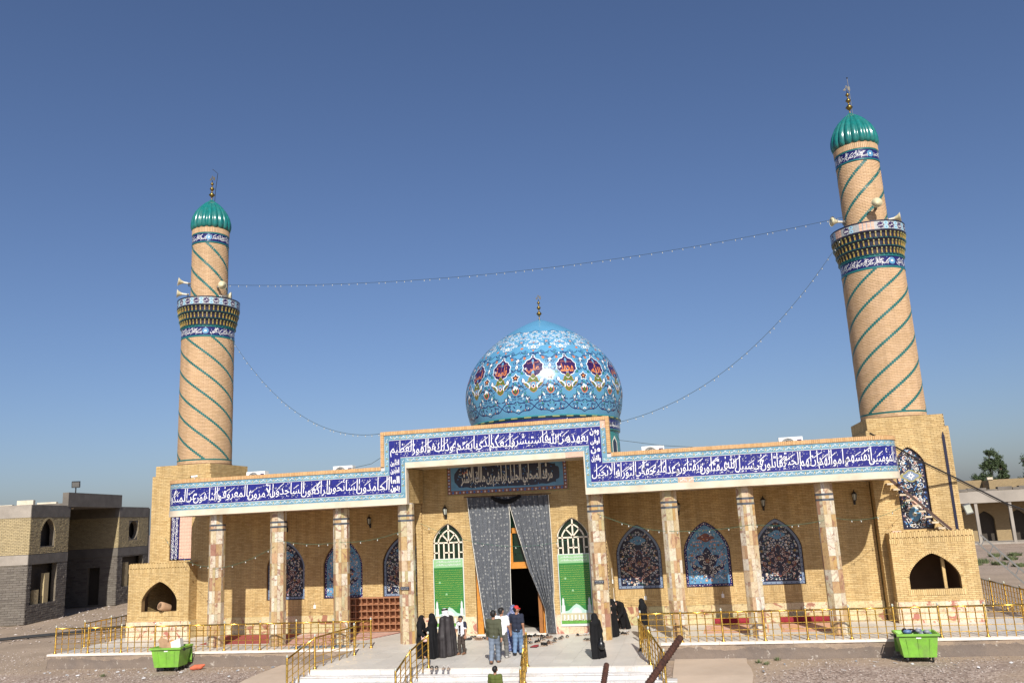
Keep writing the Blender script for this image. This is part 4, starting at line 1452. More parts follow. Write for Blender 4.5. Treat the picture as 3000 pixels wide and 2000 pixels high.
# ---- fascia: the inscription band, running round the rounded ends of the porch
FY, FXE, FR = -.55, 13.0, 1.15
def fpt(s, z, lift=0.0):
    a, sg = abs(s), (1 if s >= 0 else -1)
    fx = FXE if sg > 0 else FXE - .28
    if a <= fx:
        return (s, FY - lift, z)
    q = (a - fx) / FR
    if q <= PI / 2:
        return (sg * (fx + (FR + lift) * math.sin(q)), FY + FR - (FR + lift) * math.cos(q), z)
    return (sg * (fx + FR + lift), FY + FR + (a - fx - FR * PI / 2), z)
FEND = FXE + FR * PI / 2 + (PF - FY - FR) - .02
fas = MB()
for sg in (1, -1):
    S = [sg * x for x in ([3.40, 4.36] + list(np.linspace(FXE - (.28 if sg < 0 else 0), FXE - (.28 if sg < 0 else 0) + FR * PI / 2, 14)) + [FEND])]
    n = len(S)
    P = []
    for s in S:
        P += [fpt(s, ZS, 0), fpt(s, ZT - .02, 0), fpt(s, ZT - .02, -.24), fpt(s, ZS, -.24)]
    F = []
    for i in range(n - 1):
        for k in range(4):
            q = (i * 4 + k, i * 4 + (k + 1) % 4, (i + 1) * 4 + (k + 1) % 4, (i + 1) * 4 + k)
            F.append(q if sg < 0 else q[::-1])
    F += [(0, 1, 2, 3), tuple((n - 1) * 4 + k for k in (3, 2, 1, 0))]
    fas.add(P, F)
fas.box(-4.36, 4.36, FY, FY + .24, ZT - .02, ZM1 - .02)
fas.box(-3.40, 3.40, FY, FY + .24, ZM0, ZT - .02)
faso = fas.build('fascia', 'grout', shrine)

def ftile(s0, s1, z0, z1, mat, th=.018, base=0.0, gap=.006):
    p0, p1 = np.array(fpt(s0 + gap / 2, 0, base)), np.array(fpt(s1 - gap / 2, 0, base))
    t_ = p1 - p0
    nrm = np.array([t_[1], -t_[0], 0]); nrm /= np.linalg.norm(nrm)
    c = (p0 + p1) / 2 + nrm * (th / 2 - .004)
    c[2] = (z0 + z1) / 2
    piece('shrine', 'tile', 'tilework', faso, mat, c, t_, (0, 0, z1 - z0 - gap), nrm * th)
RF = random.Random(21)
BAD = set()
def strip_tiles(sa, sb, z0, z1, mat, step):
    n = max(1, round(abs(sb - sa) / step))
    for i in range(n):
        s0, s1 = sa + (sb - sa) * i / n, sa + (sb - sa) * (i + 1) / n
        m_ = mat
        if mat == 'tile_sky' and z0 < 5.3 and 6.55 < (s0 + s1) / 2 < 7.3: m_ = 'bisque'
        ftile(min(s0, s1), max(s0, s1), z0, z1, m_)
Z_ = dict(b0=5.26, b1=5.45, f0=5.45, f1=6.13, t0=6.13, t1=6.315)
M_ = dict(b0=6.58, b1=6.77, f0=6.77, f1=7.45, t0=7.45, t1=7.635)
for sg in (1, -1):
    for k in range(3):
        h = (Z_['f1'] - Z_['f0']) / 3
        strip_tiles(sg * 3.60, sg * FEND, Z_['f0'] + k * h, Z_['f0'] + (k + 1) * h, 'tile_blue', .215)
    strip_tiles(sg * 3.42, sg * FEND, Z_['b0'], Z_['b1'], 'tile_sky', .27)
    strip_tiles(sg * 4.05, sg * FEND, Z_['t0'], Z_['t1'], 'tile_sky', .27)
    nz = 6
    for k in range(nz):                    # blue upright
        z0, z1 = Z_['f1'] + (M_['f1'] - Z_['f1']) * k / nz, Z_['f1'] + (M_['f1'] - Z_['f1']) * (k + 1) / nz
        strip_tiles(sg * 3.60, sg * 4.05, z0, z1, 'tile_blue', .22)
    for k in range(5):
        z0, z1 = Z_['t1'] + (M_['t1'] - Z_['t1']) * k / 5, Z_['t1'] + (M_['t1'] - Z_['t1']) * (k + 1) / 5
        strip_tiles(sg * 4.05, sg * 4.235, z0, z1, 'bisque' if (sg > 0 and k == 4) else 'tile_sky', .2)
        z0, z1 = Z_['b1'] + (M_['b1'] - Z_['b1']) * k / 5, Z_['b1'] + (M_['b1'] - Z_['b1']) * (k + 1) / 5
        strip_tiles(sg * 3.42, sg * 3.60, z0, z1, 'tile_sky', .2)
for k in range(3):
    h = (M_['f1'] - M_['f0']) / 3
    strip_tiles(-3.6, 3.6, M_['f0'] + k * h, M_['f0'] + (k + 1) * h, 'tile_blue', .215)
strip_tiles(-3.42, 3.42, M_['b0'], M_['b1'], 'tile_sky', .27)
strip_tiles(-4.05, 4.05, M_['t0'], M_['t1'], 'tile_sky', .27)
# small pattern painted on the border tiles
o = Orn(lambda u, v, l: fpt(u, v, .0145 + l))
def border(sa, sb, zc, n):
    for i in range(n):
        u = sa + (sb - sa) * (i + .5) / n
        du = abs(sb - sa) / n
        o.poly([(u - .03, zc), (u, zc - .06), (u + .03, zc), (u, zc + .06)], 'glaze_olive', .001)
        o.poly([(u - .014, zc), (u, zc - .03), (u + .014, zc), (u, zc + .03)], 'glaze_cream', .002)
        for s2 in (-1, 1):
            o.stroke(bez((u + s2 * .04, zc - .05), (u + s2 * du * .3, zc + .09), (u + s2 * du * .3, zc - .09), (u + s2 * du * .48, zc + .05), 6), .013, 'glaze_white', .001)
            o.leaf((u + s2 * du * .25, zc + s2 * .02), .05, .022, .8 * s2, 'glaze_teal', .002)
            o.leaf((u + s2 * du * .36, zc - s2 * .03), .04, .018, 2.2, 'glaze_cream', .002)
def vborder(s, za, zb, n):
    for i in range(n):
        v = za + (zb - za) * (i + .5) / n
        o.poly([(s - .055, v), (s, v - .03), (s + .055, v), (s, v + .03)], 'glaze_olive', .001)
        o.stroke(bez((s - .05, v + .05), (s + .09, v + .09), (s - .09, v + .14), (s + .05, v + .2), 6), .013, 'glaze_white', .001)
        o.leaf((s, v + .1), .05, .02, 1.2, 'glaze_teal', .002)
for sg in (1, -1):
    border(sg * 3.5, sg * FEND, 5.355, 45)
    border(sg * 4.1, sg * FEND, 6.222, 43)
    vborder(sg * 4.14, 6.35, 7.45, 4)
    vborder(sg * 3.51, 5.6, 6.6, 4)
border(-4.0, 4.0, 7.542, 30)
border(-3.35, 3.35, 6.675, 25)
# thin white line along the blue field
for sg in (1, -1):
    for za in (5.45, 6.125):
        ss = np.linspace(sg * (3.6 if za < 6 else 4.05), sg * FEND, 40)
        o.stroke([(s, za) for s in ss], .014, 'glaze_cream', .003)
for za, e in ((6.775, 3.6), (7.447, 4.05)):
    o.stroke([(-e, za), (e, za)], .014, 'glaze_cream', .003)
bp = o.build('border_pattern', faso)
bp['kind'] = 'stuff'
# the inscription
ins = Orn(lambda u, v, l: fpt(u, v, .0155 + l))
calligraphy(ins, 'ان الله اشترى من المؤمنين انفسهم واموالهم بان لهم الجنة يقاتلون في سبيل الله فيقتلون ويقتلون وعدا عليه حقا في التوراة والانجيل', 3.64, 15.6, 5.475, 6.11)
calligraphy(ins, 'بعهده من الله فاستبشروا ببيعكم الذي بايعتم به وذلك هو الفوز العظيم', -4.0, 3.58, 6.795, 7.43)
calligraphy(ins, 'الحامدون السائحون الراكعون الساجدون الآمرون بالمعروف والناهون عن المنكر والحافظون لحدود', -15.6, -4.06, 5.475, 6.11)
for i, (wd, z) in enumerate((('ومن', 7.12), ('اوفى', 6.78), ('من', 6.46), ('والقران', 6.16))):
    ins.text(wd, 3.66, 4.0, z, z + .27, 'glaze_white', .002, bold=.034, stretch=1.5)
for i, (wd, z) in enumerate((('التائبون', 6.46), ('العابدون', 6.16), ('العا', 5.82), ('بدون', 5.49))):
    ins.text(wd, -4.0, -3.65, z, z + .27, 'glaze_white', .002, bold=.034, stretch=1.5)
mi = ins.mi('glaze_white')
for a, b, z0, z1, n in ((3.7, 15, 5.48, 6.07, 420), (-15, -3.7, 5.48, 6.07, 420), (-3.9, 3.6, 6.80, 7.39, 270), (3.64, 4.0, 6.2, 7.4, 16), (-4.0, -3.64, 5.5, 6.7, 14)):
    marks(ins.mb, lambda u, v: fpt(u, v, .018), a, b, z0, z1, n, .046, mi)
ins.build('inscription', faso, kind='stuff')
# plaster nosing under the band and brick trim on top
nos = MB()
for sg in (1, -1):
    S = [sg * x for x in ([3.40] + list(np.linspace(FXE - (.28 if sg < 0 else 0), FXE - (.28 if sg < 0 else 0) + FR * PI / 2, 14)) + [FEND])]
    P = []
    for s in S:
        P += [fpt(s, ZS - .02, .03), fpt(s, Z_['b0'], .03), fpt(s, Z_['b0'], .0), fpt(s, ZS - .02, -.05)]
    n = len(S)
    F = []
    for i in range(n - 1):
        for k in range(4):
            q = (i * 4 + k, i * 4 + (k + 1) % 4, (i + 1) * 4 + (k + 1) % 4, (i + 1) * 4 + k)
            F.append(q if sg < 0 else q[::-1])
    F += [(0, 1, 2, 3), tuple((n - 1) * 4 + k for k in (3, 2, 1, 0))]
    nos.add(P, F)
    nos.box(*sorted((sg * 3.375, sg * 3.415)), FY - .032, FY + .24, ZS - .02, M_['b0'])
nos.box(-3.375, 2.72, FY - .03, FY + .26, ZM0 - .01, M_['b0'])
nos.build('nosing', 'plaster', faso)
mb = MB()
mb.box(2.73, 3.37, FY - .012, FY + .25, ZM0 + .01, M_['b0'])
mb.build('broken_nosing', 'bisque', faso, label='stretch where the plaster has fallen off and pink backing shows')
def trim(sa, sb, z0, z1):
    n = int(abs(sb - sa) / .068)
    for i in range(n):
        s0, s1 = sa + (sb - sa) * i / n, sa + (sb - sa) * (i + 1) / n
        p0, p1 = np.array(fpt(min(s0, s1) + .004, 0, .0)), np.array(fpt(max(s0, s1) - .004, 0, .0))
        t_ = p1 - p0
        nrm = np.array([t_[1], -t_[0], 0]); nrm /= np.linalg.norm(nrm)
        c = (p0 + p1) / 2 + nrm * (-.11 + RF.uniform(-.004, .004)); c[2] = (z0 + z1) / 2 + RF.uniform(-.003, .003)
        piece('shrine', 'brick', 'brickwork', faso, 'brick_trim', c, t_, (0, 0, z1 - z0), nrm * .30)
for sg in (1, -1):
    trim(sg * 4.39, sg * FEND, 6.335, ZT)
    z = ZT
    while z < ZM1 - .05:
        piece('shrine', 'brick', 'brickwork', faso, 'brick_trim', (sg * 4.315, FY + .09 + RF.uniform(-.004, .004), z + .033), (.13, 0, 0), (0, 0, .06), (0, -.30, 0))
        z += .068
trim(-4.38, 4.38, 7.655, ZM1)

# ---- columns
COLS = [-11.538, -8.898, -6.257, -3.617, 3.617, 6.257, 8.898, 11.538]
for x in COLS:
    mb = MB()
    ap = .262
    oc = [(ap / math.cos(PI / 8) * math.cos(PI / 8 + k * PI / 4), ap / math.cos(PI / 8) * math.sin(PI / 8 + k * PI / 4)) for k in range(8)]
    mb.prism(oc, lambda u, v: (x + u, v, -.02), lambda u, v: (x + u, v, ZS + .02))
    co = mb.build('column', 'grout', shrine)
    rows = [0, .44]
    while rows[-1] < 4.1: rows.append(rows[-1] + RB.choice([.38, .42, .45, .5]))
    rows = [r for r in rows if r < 4.25] + [4.40]
    lv = [(a, b, 'marble_col') for a, b in zip(rows[:-1], rows[1:])] + [(4.40, 4.47, 'band'), (4.47, 4.58, 'marble_col'), (4.58, 4.65, 'band'), (4.65, ZS - .01, 'marble_col')]
    for z0, z1, kd in lv:
        for k in range(8):
            a = k * PI / 4
            nrm = np.array([math.cos(a), math.sin(a), 0])
            tg = np.array([-math.sin(a), math.cos(a), 0])
            th = .03 if kd != 'band' else .034
            wd = 2 * (ap + th / 2) * math.tan(PI / 8) - .002
            halves = [(0, 1)]
            if kd == 'marble_col' and RB.random() < .65: halves = [(0, .5), (.5, 1)]
            for h0, h1 in halves:
                c = np.array([x, 0, 0]) + nrm * (ap + th / 2 - .004) + tg * wd * ((h0 + h1) / 2 - .5)
                c[2] = (z0 + z1) / 2
                piece('shrine', 'slab', 'slab_cladding', co, 'marble_col' if kd != 'band' else 'band_grey', c, tg * wd * (h1 - h0) - tg * .003, (0, 0, z1 - z0 - .004), nrm * th)
    if abs(x) < 4:
        mb = MB()
        mb.box(x - .17, x + .17, -.335, -.3, 1.93, 2.04)
        so2 = mb.build('notice', 'glaze_black', co, label='small black notice strip with white lettering on the marble column')
        o2 = Orn(lambda u, v, l: (x + u, -.337 - l, v))
        o2.text('الرجاء المحافظة على نظافة', -.15, .15, 1.99, 2.03, 'banner_white', .001, stretch=1, res=1, bold=.04)
        o2.text('المرقد الشريف', -.14, .14, 1.94, 1.98, 'banner_white', .001, stretch=1, res=1, bold=.04)
        o2.build('lettering', so2, kind='stuff')

# ---- small walled bays at the feet of the minarets
for sg, x0, x1, ac in ((1, 13.95, 16.75, 15.28), (-1, -17.2, -14.28, -15.68)):
    by, bz, aw, ab, asp, aa = 2.4, 3.14, .85, 1.14, 1.55, 2.38
    bm = MB()
    bm.holed([(x0, -.05), (x1, -.05), (x1, bz - .02), (x0, bz - .02)], [arch_poly(ac, aw, ab, asp, aa)], lambda u, v: (u, by, v))
    h = arch_poly(ac, aw, ab, asp, aa)
    n = len(h)
    bm.add([(u, by, v) for u, v in h] + [(u, by + .22, v) for u, v in h], [(i, (i + 1) % n, n + (i + 1) % n, n + i) for i in range(n)], 0)
    bm.holed([(ac - 1.0, .05), (ac + 1.0, .05), (ac + 1.0, 2.62), (ac - 1.0, 2.62)], [h], lambda u, v: (u, by + .22, v), 1)
    q0, q1, w0, w1 = ac - 1.0, ac + 1.0, by + .22, by + 2.3
    bm.add([(q0, w0, .05), (q1, w0, .05), (q1, w1, .05), (q0, w1, .05), (q0, w0, 2.62), (q1, w0, 2.62), (q1, w1, 2.62), (q0, w1, 2.62)], [(0, 1, 2, 3), (7, 6, 5, 4), (3, 2, 6, 7), (1, 5, 6, 2), (0, 3, 7, 4)], 1)
    for xx, q in ((x0, -1), (x1, 1)):
        bm.add([(xx, by, -.05), (xx, WY + .2, -.05), (xx, WY + .2, bz - .02), (xx, by, bz - .02)], [(0, 1, 2, 3) if q > 0 else (3, 2, 1, 0)], 0)
    bm.add([(x0, by, bz - .02), (x1, by, bz - .02), (x1, WY + .2, bz - .02), (x0, WY + .2, bz - .02)], [(0, 1, 2, 3)], 2)
    bo = bm.build('corner_bay', ['mortar', 'niche_in', 'roofing'], shrine)
    hf = [lambda z: arch_interval(ac - x0, aw + .05, ab - .2, asp, aa + .05, z)]
    brick_wall('shrine', bo, (x0, by, 0), (1, 0, 0), (0, -1, 0), x1 - x0, .74, bz - .40, hf)
    ring('shrine', bo, ac, aw, asp, aa, lambda u, v: (u, by, v), (0, -1, 0), thick=.12, count=18, q=1.35)
    for s2 in (-1, 1):
        z = ab
        while z < asp:
            piece('shrine', 'brick', 'brickwork', bo, 'brick', (ac + s2 * (aw + .055), by + .004, z + .027), (.105, 0, 0), (0, 0, .0545), (0, -.04, 0))
            z += .065
    soldier('shrine', bo, (ac - aw - .1, by, 0), (1, 0, 0), (0, -1, 0), 2 * aw + .2, ab - .2, ab, proud=.03, dep=.2)
    # toothed soldier courses along the top
    soldier('shrine', bo, (x0 - .02, by, 0), (1, 0, 0), (0, -1, 0), x1 - x0 + .04, bz - .39, bz - .20, proud=.02)
    nn = int((x1 - x0) / .067)
    for i in range(nn):
        xx = x0 + (i + .5) * (x1 - x0) / nn
        piece('shrine', 'brick', 'brickwork', bo, 'brick', (xx, by + .05, bz - .10 + (.03 if i % 2 else 0)), ((x1 - x0) / nn - .008, 0, 0), (0, 0, .2), (0, -.18, 0))
    for xx, q in ((x0, -1), (x1, 1)):
        hh = [] 
        brick_wall('shrine', bo, (xx, by if q > 0 else WY + .1, 0), (0, q, 0), (q, 0, 0), WY - by + .1, .74, bz - .02, row0=1)
    u = x0
    while u < x1 - .01:
        u2 = min(x1, u + RB.uniform(.3, .5))
        for z0, z1 in ((0, .37), (.375, .735)):
            piece('shrine', 'slab', 'slab_cladding', bo, 'marble_pink', ((u + u2) / 2, by - .02, (z0 + z1) / 2), (u2 - u - .005, 0, 0), (0, 0, z1 - z0 - .004), (0, -.05, 0))
        u = u2
    for xx, q in ((x0, -1), (x1, 1)):
        for z0, z1 in ((0, .37), (.375, .735)):
            piece('shrine', 'slab', 'slab_cladding', bo, 'marble_dado', (xx + q * .02, (by + WY) / 2, (z0 + z1) / 2), (0, WY - by - .01, 0), (0, 0, z1 - z0 - .004), (q * .05, 0, 0))
    mb = MB()
    if sg > 0:                            # brick pier standing inside the opening
        mb.box(ac + .36, ac + .46, by + .3, by + .42, .06, 2.2)
        mb.build('pier', 'brick', bo)

# ---- dome
DY = 11.5
prof_pts = [(3.80, 8.98), (3.93, 9.4), (4.02, 9.9), (4.05, 10.3), (4.0, 10.8), (3.86, 11.3), (3.62, 11.85), (3.2, 12.45), (2.78, 12.88), (2.3, 13.28), (1.65, 13.72), (1.1, 14.03), (.6, 14.27), (.2, 14.43), (.02, 14.5)]
pp = np.array(prof_pts)
def catmull(P, m_=5):
    out = []
    P = [2 * P[0] - P[1]] + list(P) + [2 * P[-1] - P[-2]]
    for i in range(1, len(P) - 2):
        for k in range(m_):
            t_ = k / m_
            a, b, c, d = P[i - 1], P[i], P[i + 1], P[i + 2]
            out.append(.5 * (2 * b + (c - a) * t_ + (2 * a - 5 * b + 4 * c - d) * t_ ** 2 + (3 * b - a - 3 * c + d) * t_ ** 3))
    out.append(P[-2])
    return np.array(out)
prof = catmull([p for p in pp])
prof[:, 0] = np.maximum(prof[:, 0], .01)
plen = np.concatenate([[0], np.cumsum(np.hypot(np.diff(prof[:, 0]), np.diff(prof[:, 1])))])
def dprof(t_):
    return np.interp(t_, plen, prof[:, 0]), np.interp(t_, plen, prof[:, 1])
def dome_pt(ang, t_, lift=0.0):
    r, z = dprof(t_)
    r2, z2 = dprof(min(t_ + .02, plen[-1]))
    r1, z1 = dprof(max(t_ - .02, 0))
    dr, dz = r2 - r1, z2 - z1
    L = math.hypot(dr, dz) + 1e-9
    rr, zz = r + lift * dz / L, z - lift * dr / L
    return (rr * math.sin(ang), DY - rr * math.cos(ang), zz)
dm = MB()
nd, nt = 120, 64
uvs = []
for j in range(nt + 1):
    for k in range(nd):
        dm.v.append(dome_pt(2 * PI * k / nd, plen[-1] * j / nt))
        uvs.append((k / nd, j / nt))
for j in range(nt):
    for k in range(nd):
        k2 = (k + 1) % nd
        dm.f.append((j * nd + k, j * nd + k2, (j + 1) * nd + k2, (j + 1) * nd + k)); dm.m.append(0)
domeo = dm.build('dome', 'dome_tile', shrine, smooth=True)
orn = Orn(lambda u, v, l: dome_pt(u, v, l))
TM = 2.36                                   # belt of the medallions, along the profile
NS = 15
A0 = R(-6.5) + CAM_YAW * 0.0
names = ['علي', 'فاطمة', 'الحسن', 'الحسين', 'علي', 'محمد', 'جعفر', 'موسى', 'علي', 'محمد', 'علي', 'الحسن', 'المهدي', 'الله', 'محمد']
subs = ['المرتضى', 'الزهراء', 'المجتبى', 'الشهيد', 'السجاد', 'الباقر', 'الصادق', 'الكاظم', 'الرضا', 'الجواد', 'الهادي', 'العسكري', 'المنتظر', 'جل جلاله', 'رسول الله']
L0 = .005
cam_az = math.atan2(CAM_POS.x - 0, DY - CAM_POS.y)
for k in range(NS):
    ac = cam_az + R(-6.5) - k * 2 * PI / NS
    rM = float(dprof(TM)[0])
    class _O:
        def __init__(s, a0): s.a0 = a0
        def __call__(s, p):
            r = max(.45, float(dprof(p[1])[0]))
            return (s.a0 + p[0] / r, p[1])
    Q = _O(ac)
    def poly(pts, mat, l): orn.poly([Q(p) for p in pts], mat, L0 + l)
    def fan(c, pts, mat, l): orn.fan(Q(c), [Q(p) for p in pts], mat, L0 + l)
    def stroke(pts, wd, mat, l=.0):
        pts = [np.asarray(p, float) for p in pts]
        n = len(pts); Lf, Rt = [], []
        for i in range(n):
            d = pts[min(i + 1, n - 1)] - pts[max(i - 1, 0)]; d = d / (np.linalg.norm(d) + 1e-9)
            q = np.array([-d[1], d[0]]) * wd * .5
            Lf.append(pts[i] + q); Rt.append(pts[i] - q)
        orn.mb.add([orn.f(*Q(p), L0 + l) for p in Lf + Rt], [(i, n + i, n + i + 1, i + 1) for i in range(n - 1)], orn.mi(mat))
    def flower(c, r, mat, core, l=.002, pet=6):
        pts = []
        for i in range(pet * 2):
            a = PI * i / pet + .3
            q = r if i % 2 == 0 else r * .6
            pts.append((c[0] + q * math.cos(a), c[1] + q * math.sin(a)))
        fan(c, pts, mat, l)
        if core: fan(c, [(c[0] + r * .35 * math.cos(2 * PI * i / 6), c[1] + r * .35 * math.sin(2 * PI * i / 6)) for i in range(6)], core, l + .002)
    def drop(c, wd, ht, mat, l):
        pts = [(c[0], c[1] - ht * .5), (c[0] + wd * .45, c[1] - ht * .25), (c[0] + wd * .5, c[1] + ht * .02), (c[0] + wd * .25, c[1] + ht * .3), (c[0], c[1] + ht * .5), (c[0] - wd * .25, c[1] + ht * .3), (c[0] - wd * .5, c[1] + ht * .02), (c[0] - wd * .45, c[1] - ht * .25)]
        fan(c, pts, mat, l)
    def lf(c, ln, wd, ang, mat, l=.002):
        ca, sa = math.cos(ang), math.sin(ang)
        fan((c[0] + ca * ln * .4, c[1] + sa * ln * .4), [(c[0] + ca * x - sa * y, c[1] + sa * x + ca * y) for x, y in ((0, 0), (.35 * ln, wd * .5), (ln, 0), (.35 * ln, -wd * .5))], mat, l)
    # medallion
    def med(sc, ht):
        pts = []
        for i in range(48):
            a = PI / 2 + 2 * PI * i / 48
            rr = 1 + .055 * math.cos(10 * a + PI)
            x, y = .47 * sc * rr * math.cos(a), .44 * sc * rr * math.sin(a)
            pt = abs(math.sin(a)) ** 14
            y *= 1 + .26 * pt
            pts.append((x, TM + y))
        return pts
    fan((0, TM), med(1.075, 0), 'glaze_white', .001)
    fan((0, TM), med(1.0, 0), 'glaze_purple', .003)
    def medtext(txt, u0, u1, v0, v1, mat, **kw):
        put_text(orn.mb, txt, lambda u, v: orn.f(*Q((u, v)), L0 + .006), u0, u1, v0, v1, orn.mi(mat), **kw)
    medtext(names[k], -.32, .32, TM - .31, TM + .18, 'glaze_orange', bold=.02, stretch=1.6)
    medtext(subs[k], -.27, .27, TM + .2, TM + .33, 'glaze_orange', bold=.0, stretch=1.0)
    if k in (0, 1, 2, 3, 14):
        medtext('ص' if k == 14 else 'ع', -.4, -.27, TM - .12, TM + .02, 'glaze_white', bold=.04, stretch=1.0)
    drop((0, TM + .64), .17, .2, 'glaze_white', .001); drop((0, TM + .64), .11, .13, 'glaze_navy', .003)
    # green pendant under it
    tp = TM - .62
    pend = [(0, tp - .62), (.13, tp - .55), (.2, tp - .42), (.30, tp - .36), (.42, tp - .22), (.46, tp - .12), (.32, tp - .14), (.23, tp - .08), (.2, tp + .06), (.08, tp + .16), (.03, tp + .26)]
    full = pend + [(-x, y) for x, y in pend[::-1]]
    poly([(x * 1.06, tp - .2 + (y - tp + .2) * 1.05) for x, y in full], 'glaze_orange', .001)
    poly(full, 'glaze_green', .003)
    for s2 in (-1, 1):
        stroke(bez((s2 * .2, tp - .42), (s2 * .1, tp - .3), (s2 * .3, tp - .12), (s2 * .44, tp - .13), 7), .05, 'glaze_white', .004)
        stroke(bez((0, tp - .1), (s2 * .2, tp - .1), (s2 * .12, tp - .4), (0, tp - .5), 7), .025, 'glaze_orange', .004)
    drop((0, tp - .33), .17, .2, 'glaze_white', .005); drop((0, tp - .33), .11, .13, 'glaze_navy', .007)
    drop((0, TM - .53), .1, .14, 'glaze_green', .002)
    # between the medallions
    hx = PI / NS * rM
    drop((hx, TM + .08), .17, .34, 'glaze_navy', .001); drop((hx, TM + .07), .12, .26, 'glaze_white', .003); drop((hx, TM + .03), .05, .1, 'glaze_leaf', .005)
    flower((hx, TM - .5), .24, 'glaze_white', None, .001, 5); flower((hx, TM - .5), .19, 'glaze_black', 'glaze_orange', .003, 5)
    lf((hx, TM - .86), .16, .08, PI / 2, 'glaze_leaf')
    drop((hx, TM - 1.12), .30, .34, 'glaze_navy', .001); flower((hx, TM - 1.02), .15, 'glaze_white', None, .003, 4); drop((hx, TM - 1.13), .15, .26, 'glaze_green', .004)
    for s2 in (-1, 1):
        stroke(bez((hx, TM - 1.32), (hx + s2 * .1, TM - 1.28), (hx + s2 * .2, TM - 1.2), (hx + s2 * .13, TM - 1.02), 6), .045, 'glaze_orange', .005)
        # white tulips and vines
        c2 = (hx + s2 * .40, TM - .66)
        drop(c2, .18, .26, 'glaze_navy', .001); drop(c2, .14, .2, 'glaze_white', .003)
        lf((hx + s2 * .36, TM - .36), .2, .1, PI / 2 + s2 * .6, 'glaze_leaf')
        stroke(bez((hx, TM - .02), (hx + s2 * .1, TM - .2), (hx + s2 * .3, TM - .1), (hx + s2 * .26, TM - .32), 8), .036, 'glaze_navy', .001)
        stroke(bez((hx + s2 * .4, TM - .8), (hx + s2 * .3, TM - 1.0), (hx + s2 * .2, TM - .95), (hx + s2 * .02, TM - .8), 8), .032, 'glaze_navy', .001)
        stroke(bez((hx + s2 * .12, TM - 1.0), (hx + s2 * .22, TM - .9), (hx + s2 * .32, TM - .88), (hx + s2 * .38, TM - 1.0), 7), .05, 'glaze_black', .002)
        stroke(bez((hx + s2 * .04, TM - 1.4), (hx + s2 * .4, TM - 1.25), (hx + s2 * .5, TM - 1.6), (hx + s2 * .8, TM - 1.62), 9), .036, 'glaze_navy', .001)
        stroke(bez((hx + s2 * .02, TM - 1.62), (hx + s2 * .3, TM - 1.9), (hx + s2 * .5, TM - 1.45), (hx + s2 * .82, TM - 1.9), 9), .036, 'glaze_navy', .001)
        lf((hx + s2 * .28, TM - 1.45), .24, .09, PI / 2 - s2 * .5, 'glaze_white', .002)
        lf((hx + s2 * .58, TM - 1.6), .2, .08, PI / 2 + s2 * .5, 'glaze_white', .002)
        lf((hx + s2 * .45, TM - 1.72), .16, .07, s2 * 1.2, 'glaze_leaf', .002)
        lf((hx + s2 * .12, TM - 1.95), .18, .07, PI / 2 - s2 * .7, 'glaze_navy', .002)
        stroke(spiral((hx + s2 * .5, TM - 1.98), .16, .04, .5, 1.2, 12, s2), .034, 'glaze_navy', .001)
        stroke(bez((hx + s2 * .82, TM - 1.9), (hx + s2 * .5, TM - 2.25), (hx + s2 * .3, TM - 1.95), (hx, TM - 2.22), 9), .034, 'glaze_navy', .001)
        stroke(spiral((hx + s2 * .52, TM - .98), .13, .03, 2.5, 1.1, 11, s2), .026, 'glaze_navy', .001)
        stroke(spiral((hx + s2 * .42, TM - .25), .1, .03, 1.5, 1.1, 10, s2), .024, 'glaze_navy', .001)
        stroke(spiral((hx + s2 * .16, TM + .28), .1, .03, .5, 1.1, 10, s2), .024, 'glaze_navy', .001)
        lf((hx + s2 * .2, TM - .14), .15, .06, -.6 * s2 + 1.57, 'glaze_navy', .002)
        lf((hx + s2 * .45, TM - 1.32), .15, .06, 1.0, 'glaze_leaf', .002)
        lf((hx + s2 * .1, TM - 2.1), .16, .07, 1.57 + s2 * .9, 'glaze_white', .002)
        # above: vines with orange flowers
        stroke(bez((hx - s2 * hx, TM + .76), (hx - s2 * .55, TM + .95), (hx - s2 * .3, TM + .6), (hx - s2 * .02, TM + .98), 10), .034, 'glaze_navy', .001)
        stroke(bez((hx, TM + .42), (hx + s2 * .2, TM + .7), (hx + s2 * .3, TM + .55), (hx + s2 * .5, TM + .72), 8), .03, 'glaze_navy', .001)
        flower((hx + s2 * .32, TM + .52), .085, 'glaze_orange', 'glaze_maroon', .003, 7)
        lf((hx + s2 * .3, TM + .44), .12, .05, -PI / 2, 'glaze_leaf')
        lf((hx + s2 * .46, TM + .72), .14, .06, 1.8, 'glaze_white')
        lf((hx + s2 * .2, TM + .78), .12, .06, 1.2, 'glaze_leaf')
        lf((hx + s2 * .62, TM + .86), .1, .05, .8, 'glaze_navy')
        # white scrolls in the crown
        for (uu, vv, rr0, a0) in ((.16, 1.25, .15, .4), (.33, 1.48, .13, 2.2), (.10, 1.75, .12, 1.0), (.26, 1.98, .1, 3.0), (.08, 2.22, .09, .6), (.19, 2.42, .08, 2.4)):
            stroke([(s2 * p[0] if False else p[0], p[1]) for p in spiral((s2 * uu * 1.2, TM + vv), rr0, .02, a0, 1.25, 13, s2)], .026, 'glaze_white', .002)
    rv = random.Random(4)
